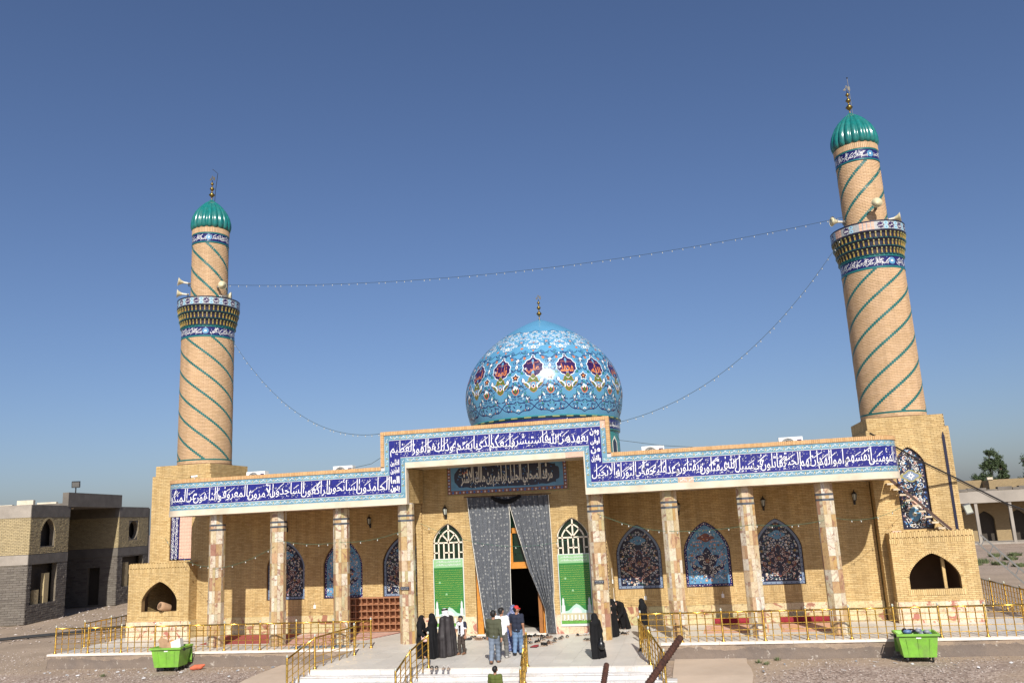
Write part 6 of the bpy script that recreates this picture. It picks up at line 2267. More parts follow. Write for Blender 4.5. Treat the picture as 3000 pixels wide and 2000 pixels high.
railing([(1.86, LY + .12, 0), (1.93, LY - .75, -.31), (1.98, LY - 1.5, -.775)], 'short gilt handrail on the steps below the curtained doorway', [2, 2])

# ------------------------------------------------------------------ wheeled waste bins
def waste_bin(loc, rz, label, lift=0.0):
    rt = thing('waste_bin', loc, label, 'waste bin', 'green wheeled waste bins', rz)
    w0, w1, d0, d1, z0, z1 = .46, .56, .33, .42, .15, .82
    mb = MB()
    o8 = [(-w0, -d0, z0), (w0, -d0, z0), (w0, d0, z0), (-w0, d0, z0), (-w1, -d1, z1), (w1, -d1, z1), (w1, d1, z1), (-w1, d1, z1)]
    i8 = [(x * .94, y * .94, z) for x, y, z in o8[4:]]
    j8 = [(x * .94, y * .94, z0 + .4) for x, y, z in o8[:4]]
    mb.add(o8 + i8 + j8, [(3, 2, 1, 0), (0, 1, 5, 4), (1, 2, 6, 5), (2, 3, 7, 6), (3, 0, 4, 7), (4, 5, 9, 8), (5, 6, 10, 9), (6, 7, 11, 10), (7, 4, 8, 11), (8, 9, 13, 12), (9, 10, 14, 13), (10, 11, 15, 14), (11, 8, 12, 15), (12, 13, 14, 15)])
    b = mb.build('body', 'green_bin', rt)
    mb = MB()
    for x in np.linspace(-.3, .3, 3):
        mb.beam((x * .95, -d0 - .005, z0 + .04), (x * 1.1, -d1 - .003, z1 - .12), .05, .012, up=(0, 1, 0))
    mb.build('rib', 'green_bin', b)
    mb = MB()
    W, D = w1 + .05, d1 + .05
    for x0, x1, y0, y1 in ((-W, W, -D, -d1 + .01), (-W, W, d1 - .01, D), (-W, -w1 + .01, -d1 + .01, d1 - .01), (w1 - .01, W, -d1 + .01, d1 - .01)):
        mb.box(x0, x1, y0, y1, z1 - .045, z1 + .02)
    mb.build('rim', 'green_bin', rt)
    for sx in (-1, 1):
        mb = MB()
        mb.tube([(sx * (w1 + .03), -.2, z1 - .09), (sx * (w1 + .13), -.2, z1 - .06), (sx * (w1 + .13), .2, z1 - .06), (sx * (w1 + .03), .2, z1 - .09)], .018, 6)
        mb.sphere((sx * (w1 + .06), -.24, z1 - .06), .065, 8, 5, sc=(.6, 1, 1))
        mb.build('handle', 'rubber', rt)
        for sy in (-1, 1):
            mb = MB()
            ax = np.array([[0, 0, 1], [1, 0, 0], [0, 1, 0]], float)
            ax = np.stack([[0, 1, 0], [0, 0, 1], [1, 0, 0]], 1).astype(float)
            mb.lathe([(.075, -.022), (.085, -.012), (.085, .012), (.075, .022)], 14, (sx * .36, sy * .25, .085), 0, ax)
            wh = mb.build('wheel', 'rubber', rt, smooth=False)
            mb = MB()
            mb.box(sx * .36 - .035, sx * .36 - .024, sy * .25 - .025, sy * .25 + .025, .07, .17)
            mb.box(sx * .36 + .024, sx * .36 + .035, sy * .25 - .025, sy * .25 + .025, .07, .17)
            mb.build('fork', 'grey_steel', wh)
    mb = MB()
    mb.box(-.06, .08, -d1 + .005, -d1 + .012, z1 - .12, z1 - .08)
    mb.build('sticker', 'white_plastic', rt)
    # lid folded down behind
    mb = MB()
    mb.box(-w1, w1, D + .005, D + .04, z1 - .62, z1 + .0)
    mb.build('lid', 'green_bin', rt)
    return rt
bL = waste_bin((-12.25, -1.75, ground_z(0, -1.75) + .02), R(5), 'green wheeled bin with cardboard boxes sticking out, at the left')
bR = waste_bin((13.45, -1.86, ground_z(0, -1.86) + .02), R(-3), 'green wheeled bin full of plastic bags, at the right')
bz = G0 + .02
def rubbish(name, mb, mat, label, cat='rubbish', smooth=False):
    return tag(mb.build(name, mat, smooth=smooth), label, cat)
mb = MB(); 
mb.obox((-12.0, -1.78, bz + .92), (.34, .05, .12), (-.05, .28, 0), (-.05, 0, .3), 0)
bx = rubbish('carton', mb, 'box_white', 'white and orange printed carton sticking out of the left bin', 'carton')
mb = MB(); mb.obox((-12.09, -1.925, bz + .93), (.17, .025, .06), (0, .006, 0), (-.045, 0, .27)); mb.build('print', 'box_orange', bx)
mb = MB(); mb.obox((-11.90, -1.90, bz + .95), (.06, .01, .02), (0, .006, 0), (-.045, 0, .27)); mb.build('print', 'box_red', bx)
mb = MB()
for c, a, b in (((-12.55, -1.8, bz + .95), (.28, .06, -.1), (.06, -.02, .34)), ((-12.38, -1.7, bz + .9), (.3, -.05, .1), (-.04, .04, .26)), ((-12.7, -1.75, bz + 1.0), (.12, .02, -.2), (.1, .02, .14)), ((-12.25, -1.85, bz + .88), (.22, .03, 0), (0, .04, .22))):
    n = np.cross(a, b); n /= np.linalg.norm(n)
    mb.obox(c, a, b, n * .012)
rubbish('torn_cardboard', mb, 'cardboard', 'torn brown cardboard sticking out of the left bin', 'cardboard')
mb = MB()
for i in range(11):
    mb.sphere((13.45 + RG.uniform(-.4, .4), -1.86 + RG.uniform(-.24, .24), bz + .80 + RG.uniform(-.02, .08)), RG.uniform(.06, .13), 7, 5, RG.choice([0, 0, 1, 2]), sc=(RG.uniform(.9, 1.5), RG.uniform(.7, 1.1), RG.uniform(.5, .9)))
rubbish('rubbish_bags', mb, ['bag_grey', 'litter', 'bag_blue'], 'grey and clear plastic bags heaped in the right bin', 'bags', True)
mb = MB()
mb.sphere((13.32, -1.9, bz + .88), .11, 8, 5, sc=(1.4, 1, .6)); mb.sphere((13.15, -1.85, bz + .87), .09, 8, 5)
rubbish('rubbish_bag', mb, 'plastic_black', 'black plastic bag lying on top of the right bin', 'bag', True)
mb = MB()
mb.tube([(-11.45, -1.75, G0 + .06), (-11.3, -1.7, G0 + .09), (-11.1, -1.62, G0 + .1), (-10.98, -1.55, G0 + .16)], [.05, .1, .09, .03], 8)
rubbish('orange_rag', mb, 'orange_rag', 'crumpled orange rag lying beside the left bin', 'rag', True)
for i in range(46):
    x = RG.choice([RG.uniform(-18, -8.3), RG.uniform(8.6, 18.5)])
    y = RG.uniform(-3.4, -1.3)
    mb = MB()
    s_ = RG.uniform(.03, .075)
    a = RG.uniform(0, 3.14)
    mb.obox((x, y, ground_z(x, y) + .035), (s_ * 1.6 * math.cos(a), s_ * 1.6 * math.sin(a), .01), (-s_ * math.sin(a), s_ * math.cos(a), .02), (0, 0, .012))
    rubbish('litter', mb, RG.choice(['litter', 'litter', 'box_white', 'bag_grey']), 'small pale scrap of litter on the gravel in front of the terrace', 'litter')['group'] = 'scraps of litter along the terrace'

# ------------------------------------------------------------------ shoe rack, carpets, lanterns
rk = thing('shoe_rack', (-6.15, 3.15, 0), 'brown wooden shoe rack with five rows of pigeonholes on the porch', 'shoe rack')
mb = MB(); mb.box(-1.12, 1.12, .26, .28, .03, 1.38); mb.build('back_panel', 'rack_wood', rk)
for i in range(6):
    z = .03 + i * .262
    mb = MB(); mb.box(-1.13, 1.13, 0, .27, z, z + .028); mb.build('shelf', 'rack_wood', rk)
for k in range(10):
    x = -1.13 + k * 2.235 / 9
    mb = MB(); mb.box(x, x + .024, .004, .26, .03, 1.36); mb.build('divider', 'rack_wood', rk)

def carpet(name, pts, mat, label, z=.012, pattern=None):
    mb = MB()
    mb.prism(pts, lambda u, v: (u, v, .004), lambda u, v: (u, v, z))
    o = tag(mb.build(name, mat), label, 'carpet')
    if pattern:
        m2 = Orn(lambda u, v, l: (u, v, z + .002 + l))
        pattern(m2)
        m2.build('pattern', o)
    return o
def pat_a(o):
    for i in range(7):
        y = .2 + i * .4
        o.stroke([(-9.1 + .03 * i, y), (-6.0, y + .05)], .07, 'carpet_red', 0)
    for i in range(40):
        o.flower((RT.uniform(-9, -6.1), RT.uniform(.0, 3.0)), RT.uniform(.05, .1), RT.choice(['carpet_red', 'glaze_cream', 'carpet_red']), None, .001, 5)
carpet('prayer_carpet', [(-9.25, -.2), (-6.1, -.2), (-6.0, 3.1), (-9.2, 3.1)], 'carpet_pink', 'pink prayer carpet with red pattern on the left porch floor', pattern=pat_a)
carpet('prayer_carpet', [(-12.6, .6), (-9.4, .6), (-9.4, 3.2), (-12.9, 3.2)], 'carpet_red', 'dark red prayer carpet at the far left of the porch', .011)
carpet('prayer_carpet', [(-8.0, -.72), (-5.9, -.72), (-5.9, -.26), (-8.0, -.26)], 'carpet_blue', 'blue-grey runner lying at the left front edge of the porch', .013)
def pat_c(o):
    for i in range(9):
        x = -5.9 + i * .1
        o.poly([(x, 1.0 + i * .23), (x + .2, 1.0 + i * .23), (x + .27, 1.12 + i * .23), (x + .07, 1.12 + i * .23)], 'carpet_red', 0)
carpet('prayer_carpet', [(-5.98, .95), (-5.7, .95), (-4.95, 3.05), (-5.98, 3.08)], 'carpet_pink', 'narrow carpet edge with red blocks beside the shoe rack', .014, pat_c)
def pat_b(x0):
    def f(o):
        o.poly([(x0 + .12, 1.1), (x0 + 2.2, 1.1), (x0 + 2.2, 2.75), (x0 + .12, 2.75)], 'carpet_pink', 0)
        o.poly([(x0 + .3, 1.3), (x0 + 2.0, 1.3), (x0 + 2.0, 2.55), (x0 + .3, 2.55)], 'carpet_orange', .001)
        o.poly([(x0 + .7, 1.6), (x0 + 1.6, 1.6), (x0 + 1.6, 2.3), (x0 + .7, 2.3)], 'carpet_pink', .002)
    return f
carpet('prayer_carpet', [(7.05, .9), (9.3, .9), (9.45, 2.95), (7.15, 2.95)], 'carpet_orange', 'orange carpet with a red roll behind it, nearer the steps', pattern=pat_b(7.05))
carpet('prayer_carpet', [(9.75, .9), (12.0, .9), (12.15, 2.95), (9.8, 2.95)], 'carpet_orange', 'orange carpet on the porch floor farther to the right', pattern=pat_b(9.75))
for x0, x1, lb in ((7.5, 9.35, 'rolled dark red carpet behind the orange carpet nearer the steps'), (9.9, 12.0, 'rolled dark red carpet at the right of the porch')):
    mb = MB(); mb.tube([(x0, 3.05, .13), (x1, 3.1, .13)], .12, 12)
    r_ = tag(mb.build('carpet_roll', 'carpet_roll', smooth=True), lb, 'carpet')

def lantern(loc, label):
    rt = thing('wall_lantern', loc, label, 'lantern', 'black lanterns on the shrine walls')
    mb = MB()
    mb.tube([(0, .16, -.2), (0, .08, -.24), (0, 0, -.2), (0, 0, -.14)], .014, 6)
    mb.box(-.04, .04, .13, .165, -.3, -.1)
    mb.build('bracket', 'black_metal', rt)
    mb = MB()
    mb.lathe([(.03, -.15), (.055, -.12), (.085, .08), (.09, .1)], 6)
    bd_ = mb.build('glass', 'glass_knob', rt)
    mb = MB()
    for k in range(6):
        a = PI * k / 3
        mb.beam((.057 * math.cos(a), .057 * math.sin(a), -.13), (.088 * math.cos(a), .088 * math.sin(a), .09), .014, .014)
    mb.lathe([(.10, .09), (.105, .105), (.06, .16), (.03, .19), (.012, .21), (.02, .24), (.004, .27)], 6)
    mb.lathe([(.035, -.17), (.06, -.15), (.06, -.13), (.03, -.125)], 6)
    mb.build('cage', 'black_metal', rt)
for x, y, z, lb in ((-2.52, CY, 4.72, 'black wall lantern above the left window beside the door'), (-10.3, WY, 4.5, 'wall lantern above the leftmost niche of the porch'), (-6.45, WY, 4.5, 'wall lantern between the two niches nearest the door on the left'), (6.3, WY, 4.42, 'wall lantern between the first and second niche right of the door'), (9.0 - .2, WY, 4.45, 'wall lantern between the second and third niche right of the door'), (12.2, WY, 4.5, 'wall lantern at the right end of the porch wall')):
    if abs(x - 8.8) < .1: x = 9.75
    if abs(x - 12.2) < .1: x = 13.1
    if abs(x - 6.3) < .1: x = 6.5
    lantern((x, y - .16, z), lb)

# ------------------------------------------------------------------ air-conditioner units on the roof
def ac_unit(loc, label, rz=0.0):
    rt = thing('air_conditioner', loc, label, 'air conditioner', 'outdoor air-conditioner units on the roof', rz)
    mb = MB(); mb.box(-.42, .42, -.16, .16, .06, .66); mb.build('casing', 'white_plastic', rt)
    mb = MB()
    ax = np.stack([[1, 0, 0], [0, 0, 1], [0, -1, 0]], 1).astype(float)
    mb.lathe([(.25, .155), (.26, .17), (.24, .18), (.06, .18), (.02, .185)], 22, (-.1, 0, .37), 0, ax)
    gr = mb.build('fan_guard', 'black_metal', rt)
    mb = MB()
    for q in (.09, .14, .19, .235):
        pts = [(-.1 + q * math.cos(a), -.195, .37 + q * math.sin(a)) for a in np.linspace(0, 2 * PI, 25)]
        mb.tube(pts, .007, 4)
    mb.build('fan_ring', 'white_plastic', gr)
    mb = MB()
    for sx in (-.3, .3): mb.box(sx - .03, sx + .03, -.2, .2, 0, .06)
    mb.build('foot', 'black_metal', rt)
    mb = MB(); mb.box(.22, .38, -.165, -.16, .5, .56); mb.build('badge', 'glaze_navy', rt)
for x, y, lb in ((-10.6, 1.4, 'outdoor air-conditioner unit on the roof near the left minaret'), (-6.72, 1.4, 'outdoor air-conditioner unit on the roof left of the raised middle band'), (5.8, 1.4, 'outdoor air-conditioner unit on the roof right of the raised middle band'), (10.8, 1.4, 'outdoor air-conditioner unit on the roof near the right minaret')):
    ac_unit((x, y, 6.08), lb)
# little camera on the parapet
rt = thing('security_camera', (-12.3, -.5, ZT), 'small white security camera on the parapet by the left minaret', 'camera')
mb = MB(); mb.tube([(0, 0, 0), (0, 0, .07)], .015, 6); mb.build('mount', 'white_plastic', rt)
mb = MB(); mb.tube([(-.1, -.1, .08), (.08, .06, .11)], .045, 10); mb.build('housing', 'white_plastic', rt)
mb = MB(); mb.tube([(-.12, -.118, .077), (-.1, -.1, .08)], .03, 8); mb.build('lens', 'black_metal', rt)

# small white electrical boxes on the walls
for x, y, z, ax_, lb in ((3.79, 2.6, 1.75, 0, 'upper white electrical box on the brick return right of the door'), (3.79, 2.75, 1.0, 0, 'lower white electrical box on the brick return right of the door'), (4.95, WY - .02, 1.02, 1, 'white socket box under the first niche right of the door'), (7.9, WY - .02, 1.02, 1, 'white socket box under the second niche right of the door'), (-9.0, WY - .02, 1.05, 1, 'white socket box beside the leftmost niche of the porch')):
    mb = MB()
    mb.box(x - (.02 if ax_ == 0 else .05), x + (.03 if ax_ == 0 else .05), y - (.05 if ax_ == 0 else .02), y + (.05 if ax_ == 0 else .02), z - .07, z + .07)
    bx_ = tag(mb.build('electrical_box', 'white_plastic'), lb, 'electrical box', 'white electrical boxes on the porch walls')
    mb = MB(); mb.tube([(x, y, z + .07), (x, y, z + (.5 if ax_ == 0 else .16))], .008, 4); mb.build('conduit', 'white_plastic', bx_)

# ------------------------------------------------------------------ strings of bulbs
def light_string(p0, p1, sag, n, label, mat='wire', via=None, wr=.008, br=.021):
    p0, p1 = np.array(p0, float), np.array(p1, float)
    def at(t_):
        q = p0 + (p1 - p0) * t_
        q[2] -= sag * 4 * t_ * (1 - t_)
        return q
    m_ = max(16, n)
    rt = thing('light_string', tuple(p0), label, 'light string', 'strings of bulbs')
    mb = MB()
    mb.tube([at(t_) - p0 for t_ in np.linspace(0, 1, m_ + 1)], wr, 4)
    mb.build('cable', mat, rt)
    for i in range(n):
        t_ = min(.995, max(.005, (i + .5 + RG.uniform(-.28, .28)) / n))
        q = at(t_) - p0
        dd = RG.uniform(-.03, .03)
        bo = put('bulb', ME_BULB, rt, (q[0] + dd, q[1], q[2]), (br / .032,) * 3)
        put('socket', ME_SOCK, bo, (0, 0, 0))
    return rt
_b = MB(); _b.lathe([(.012, -.035), (.02, -.05), (.032, -.085), (.03, -.11), (.015, -.13), (.002, -.135)], 8)
ME_BULB = to_mesh(_b, 'bulb', 'bulb')
_b = MB(); _b.lathe([(.014, .005), (.014, -.04)], 6)
ME_SOCK = to_mesh(_b, 'socket', 'wire')
light_string((-14.25, 4.2, 15.98), (14.3, 4.2, 15.85), .86, 66, 'long string of bulbs stretched between the two minarets', br=.021)
light_string((-14.0, 4.2, 13.9), (-4.38, FY, 7.74), 1.55, 30, 'string of bulbs hanging from the left minaret to the raised middle of the band', br=.021)
light_string((14.1, 4.0, 15.0), (4.38, FY + .1, 7.5), 1.45, 34, 'string of bulbs hanging from the right minaret to the raised middle of the band', br=.021)
for a, b, s_, n, lb in (((3.7, -.3, 4.35), (6.1, -.28, 3.62), .12, 5, 'green bulb string across the first bay of the porch right of the door'), ((6.2, -.3, 3.62), (9.0, -.3, 3.72), .08, 5, 'green bulb string across the second bay of the porch right of the door'), ((9.0, -.3, 3.72), (11.4, -.3, 3.75), .1, 5, 'green bulb string across the third bay of the porch right of the door'), ((11.5, -.3, 3.9), (15.4, 2.9, 4.6), .5, 7, 'green bulb string from the last right column to the pylon'), ((-3.7, -.3, 4.05), (-6.2, -.3, 3.75), .12, 4, 'green bulb string across the first bay of the porch left of the door'), ((-6.3, -.3, 3.75), (-8.8, -.3, 3.95), .12, 5, 'green bulb string across the second bay of the porch left of the door'), ((-8.9, -.3, 3.7), (-11.5, -.3, 2.95), .15, 5, 'green bulb string across the third bay of the porch left of the door'), ((-11.6, -.3, 3.05), (-15.9, 2.95, 4.2), .35, 7, 'green bulb string from the last left column to the pylon'), ((-3.55, CY - .2, 4.3), (3.5, CY - .22, 3.75), .75, 12, 'bulb string drooping across the windows and doorway curtain')):
    light_string(a, b, s_, n, lb, 'wire_green', wr=.006)

# ------------------------------------------------------------------ steel stair, ladder, cables at the right
st = thing('steel_stair', (14.3, 2.75, 5.0), 'narrow rusty steel stair with tan treads below the right end of the band', 'stair')
a, b = np.array([0, 0, 0]), np.array([1.72, .0, -1.86])
mb = MB(); mb.beam(a + (-.05, -.2, .1), b + (.1, -.2, 0), .03, .09); mb.build('stringer', 'brown_steel', st)
mb = MB(); mb.beam(a + (.02, .2, .12), b + (.12, .2, .02), .03, .05); mb.build('stringer', 'plaster', st)
for i in range(9):
    p = a + (b - a) * (i + .3) / 9
    mb = MB(); mb.box(p[0] - .20, p[0] + .03, p[1] - .19, p[1] + .19, p[2] - .085, p[2] - .02); mb.build('tread', 'plaster_in', st)
mb = MB(); mb.box(1.3, 2.0, -.25, .24, -1.90, -1.86); mb.build('foot_plate', 'rust', st)
ld = thing('ladder', (17.35, 3.9, 2.75), 'grey metal ladder leaning at the right end of the shrine', 'ladder')
a, b = np.array([0, 0, 0.]), np.array([2.85, -.35, -3.25])
sd = np.array([.11, .1, .13])
for s2 in (-1, 1):
    mb = MB(); mb.beam(a + sd * s2, b + sd * s2, .03, .055); mb.build('rail', 'grey_steel', ld)
for i in range(12):
    p = a + (b - a) * (i + .5) / 12
    mb = MB(); mb.tube([p - sd, p + sd], .016, 6); mb.build('rung', 'grey_steel', ld)
mb = MB()
cab = [(13.2, -.5, 6.56), (13.9, .1, 6.22), (15.0, 1.5, 5.72), (16.5, 2.72, 5.02), (18.7, 4.5, 3.95), (24, 8.6, 2.1), (30, 13, .6), (34, 16, -.5)]
mb.tube(cab, .03, 6)
mb.tube([(x, y + .02, z - .07) for x, y, z in cab], .012, 5)
tag(mb.build('power_cable', 'black_metal', smooth=True), 'thick dark cable sagging from the right parapet out of the picture', 'cable')
mb = MB()
mb.tube([(4.39, -.5, 7.6), (4.7, -.45, 6.9), (6.2, -.3, 6.62), (7.5, .2, 6.5)], .008, 4)
tag(mb.build('roof_wire', 'wire'), 'thin wire trailing over the parapet right of the raised middle', 'wire')
mb = MB()
mb.tube([(-4.39, -.45, 6.85), (-4.8, -.5, 6.62), (-5.6, -.5, 6.5), (-6.3, -.57, 6.3)], .008, 4)
tag(mb.build('roof_wire', 'wire'), 'thin wire trailing over the parapet left of the raised middle', 'wire')
def floodlight(loc, rz, label, parent_h=.35):
    rt = thing('floodlight', loc, label, 'floodlight', None, rz)
    mb = MB(); mb.tube([(0, 0, 0), (0, 0, parent_h)], .04, 8); mb.build('stand', 'black_metal', rt)
    mb = MB(); mb.obox((0, -.02, parent_h + .22), (.5, 0, 0), (0, .22, .05), (0, -.08, .40)); mb.build('housing', 'black_metal', rt)
    mb = MB(); mb.obox((0, -.142, parent_h + .20), (.42, 0, 0), (0, .012, .004), (0, -.07, .33)); mb.build('glass', 'grey_steel', rt)
floodlight((-33.75, 19.0, 7.38), R(30), 'black floodlight on the roof of the unfinished building')
rt = thing('floodlight', (16.75, 3.3, 3.75), 'grey floodlight fixed to the outer side of the right pylon', 'floodlight')
mb = MB(); mb.tube([(-.1, 0, 0), (.1, -.05, .05)], .03, 6); mb.build('arm', 'black_metal', rt)
mb = MB(); mb.obox((.18, -.1, .1), (.26, .0, .06), (0, .16, .02), (-.1, -.04, .34)); mb.build('housing', 'grey_steel', rt)
mb = MB(); mb.obox((.18, -.19, .1), (.21, .0, .05), (0, .012, 0), (-.085, -.03, .28)); mb.build('glass', 'glass_knob', rt)

# clay pipe lying in the left bay
mb = MB()
ax = np.stack([[.3, .5, .6], [-.9, .1, .1], [0, 0, 1]], 1)
d = np.array([-.35, -.85, .3]); d /= np.linalg.norm(d)
s_ = np.cross([0, 0, 1], d); s_ /= np.linalg.norm(s_)
ax = np.stack([s_, np.cross(d, s_), d], 1)
mb.lathe([(.125, .25), (.17, .25), (.18, .1), (.16, -.2), (.15, -.25), (.11, -.25), (.12, .0), (.125, .25)], 16, (-15.42, 2.42, 1.32), 0, ax)
tag(mb.build('clay_pipe', 'cardboard', smooth=True), 'short brown clay pipe lying on the sill of the left bay', 'clay pipe')
mb = MB()
for p in ((14.25, 2.6, 3.12), (14.55, 2.75, 3.12)):
    mb.obox((p[0], p[1], p[2] + .04), (.3, .03, 0), (-.02, .16, 0), (0, 0, .08))
    break
tag(mb.build('loose_slab', 'bisque_light'), 'loose pink slab lying on top of the right bay', 'slab')

# ------------------------------------------------------------------ rusty bars in the foreground
def ray(px, py, dist):
    d = CAM_FWD + CAM_R * ((px - 1500) / 2442.47) - CAM_U * ((py - 1000) / 2442.47)
    return np.array(CAM_POS + d * dist)
def rebar(tip, low, r, label):
    rt = thing('reinforcing_bar', tuple(low), label, 'steel bar', 'rusty bars in the foreground')
    a, b = np.array([0, 0, 0.]), np.array(tip) - np.array(low)
    L = np.linalg.norm(b)
    mb = MB()
    mb.tube([a, b], r, 14)
    mb.build('bar', 'rust', rt, smooth=True)
    d = b / L
    s = np.cross(d, [0, 0, 1]); s /= np.linalg.norm(s); u2 = np.cross(s, d)
    rb = MB()
    n = int(L / (r * 1.25))
    for i in range(n):
        z0 = i * r * 1.25
        for sgn in (1, -1):
            pts = []
            for t_ in np.linspace(-.42, .42, 7):
                an = sgn * PI / 2 + t_ * PI
                pts.append(d * (z0 + sgn * t_ * r * 1.3) + (s * math.cos(an) + u2 * math.sin(an)) * r * 1.0)
            rb.tube(pts, r * .2, 4)
    rb.build('ribs', 'rust', rt, kind='stuff')
    mb = MB(); mb.tube([b, b + d * .001], r * .93, 12); mb.build('cut_end', 'rust_cut', rt)
    return rt
low = ray(1700, 2290, 2.25)
rebar(ray(1994, 1866, 2.7), low, .0105, 'thick rusty ribbed steel bar slanting up in the right foreground')
low2 = ray(1745, 2150, 2.3)
rebar(ray(1777, 1946, 2.6), low2, .0085, 'tip of a rusty ribbed steel bar at the bottom edge')
# the unfinished roof edge they grow from, below the picture
mb = MB()
mb.box(5.5, 9.5, -31.6, -29.0, -1.1, 2.55)
o = tag(mb.build('unfinished_pier', 'concrete'), 'concrete pier of the unfinished building the picture is taken from', 'pier')
for nm, lw in (('stub', low), ('stub', low2)):
    mb = MB(); mb.tube([(lw[0], lw[1], 2.5), tuple(lw)], .02, 8); mb.build('bar_stub', 'rust', o)

# ------------------------------------------------------------------ unfinished building at the left
LBX, LBY, LBR = -32.6, 13.9, R(11)
lb = thing('unfinished_house', (LBX, LBY, G0), 'two-storey unfinished house of bare brick and grey blocks at the left', 'building', None, LBR)
H0 = -G0
# local frame: +y runs away along the dark front, -x along the sunlit end; z from the ground
def face_wall(name, f, nrm, outer, holes, thick, key_rows, mat):
    """f(u,v): face; walls with real openings and reveals"""
    mb = MB()
    mb.holed(outer, holes, lambda u, v: f(u, v, 0))
    mb.holed(outer, holes, lambda u, v: f(u, v, -thick))
    for h in holes + [outer]:
        n = len(h)
        mb.add([f(u, v, 0) for u, v in h] + [f(u, v, -thick) for u, v in h], [(i, (i + 1) % n, n + (i + 1) % n, n + i) for i in range(n)])
    return mb.build(name, mat, lb)
loff = (LBX, LBY, G0)
T = .32
def fx(x0): return lambda u, v, d: (x0 + d, u, v)
def fyf(y0): return lambda u, v, d: (u, y0 - d, v)
def rect(a, b, c, d): return [(a, c), (b, c), (b, d), (a, d)]
def in_rect(r): return lambda z: ((r[0], r[1]) if r[2] < z < r[3] else None)
def storey_bricks(par, org, ud, nrm, wd, holes, seed):
    hs = holes
    brick_wall('house', par, org, ud, nrm, wd, .05, 3.45, hs, 'block_grey', bw=.38, bh=.115, j=.02, proud=.02, jit=.012, name='block', rest='blockwork', off=loff)
    brick_wall('house', par, org, ud, nrm, wd, 4.12, 6.30, hs, 'brick_raw', bw=.23, bh=.075, j=.018, proud=.02, jit=.008, name='brick', rest='brickwork', off=loff)
# front of the left block
YA, YB, YC = 4.36, 11.2, 16.0
A1 = arch_poly(1.95, .75, 4.55, 5.5, 6.25)
B1 = (.4, 3.2, 1.10, 3.48)
w1 = face_wall('front_wall', fx(0), (1, 0, 0), rect(0, YA, 0, 7.05), [A1, rect(*B1)], T, None, 'mortar_raw')
storey_bricks(w1, (0, 0, 0), (0, 1, 0), (1, 0, 0), YA, [lambda z: arch_interval(1.95, .81, 4.5, 5.5, 6.3, z), in_rect(B1)], 1)
ring('house', w1, 1.95, .75, 5.5, 6.25, lambda u, v: (0, u, v), (1, 0, 0), thick=.14, count=9, mat='brick_raw', off=loff, proud=.03)
for y0, y1, z1 in ((.95, 1.4, 1.95), (1.95, 2.45, 2.9)):
    mb = MB(); mb.box(-.26, -.04, y0, y1, 1.10, z1); mb.build('stub_column', 'brick_raw', lb)
# front of the right block
A2 = [(YB + 2.35 + .78 * math.cos(a), 5.3 + .66 * math.sin(a) * (1.12 if math.sin(a) > 0 else 1)) for a in np.linspace(-PI / 2 + .3, 1.5 * PI - .3, 15)]
B2 = (YB + .75, YC - .65, 1.25, 3.4)
w2 = face_wall('front_wall', fx(0), (1, 0, 0), rect(YB, YC, 0, 7.05), [A2, rect(*B2)], T, None, 'mortar_raw')
storey_bricks(w2, (0, YB, 0), (0, 1, 0), (1, 0, 0), YC - YB, [lambda z: (1.57, 3.13) if 4.62 < z < 6.05 else None, lambda z: (.75, YC - YB - .65) if 1.25 < z < 3.4 else None], 2)
mb = MB(); mb.box(-.26, -.04, YB + 1.4, YB + 1.85, 1.25, 3.0); mb.build('stub_column', 'brick_raw', lb)
# concrete ring beams
for y0, y1 in ((-.02, YA + .02), (YB - .02, YC + .02)):
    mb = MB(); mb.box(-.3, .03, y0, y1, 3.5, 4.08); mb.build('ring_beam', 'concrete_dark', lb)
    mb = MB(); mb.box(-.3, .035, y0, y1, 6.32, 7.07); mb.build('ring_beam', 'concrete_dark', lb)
# porch recess between the blocks
rc = MB()
D_ = 6.0
rc.add([(-T, YA, 0), (-D_, YA, 0), (-D_, YA, 7), (-T, YA, 7)], [(0, 1, 2, 3)])
rc.add([(-D_, YA, 0), (-D_, YB, 0), (-D_, YB, 7), (-D_, YA, 7)], [(0, 1, 2, 3)])
rc.add([(0, YA, 0), (-T, YA, 0), (-T, YA, 7), (0, YA, 7)], [(0, 1, 2, 3)])
rco = rc.build('recess_wall', 'mortar_raw', lb)
DR = (-2.15, -1.25, .1, 2.75)
w3 = face_wall('recess_wall', lambda u, v, d: (u, YB - d, v), (0, -1, 0), rect(-D_, 0, 0, 7.0), [rect(*DR)], .3, None, 'mortar_raw')
storey_bricks(w3, (-D_, YB, 0), (1, 0, 0), (0, -1, 0), D_, [lambda z: (D_ - 2.15, D_ - 1.25) if z < 2.75 else None], 3)
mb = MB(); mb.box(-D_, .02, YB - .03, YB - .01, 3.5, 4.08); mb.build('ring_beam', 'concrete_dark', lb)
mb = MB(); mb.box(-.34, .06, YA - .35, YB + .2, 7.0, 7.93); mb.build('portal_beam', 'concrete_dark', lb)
mb = MB(); mb.box(-D_ - .2, -.34, YA - .3, YB + .1, 6.98, 7.25); mb.build('porch_roof', 'concrete_dark', lb)
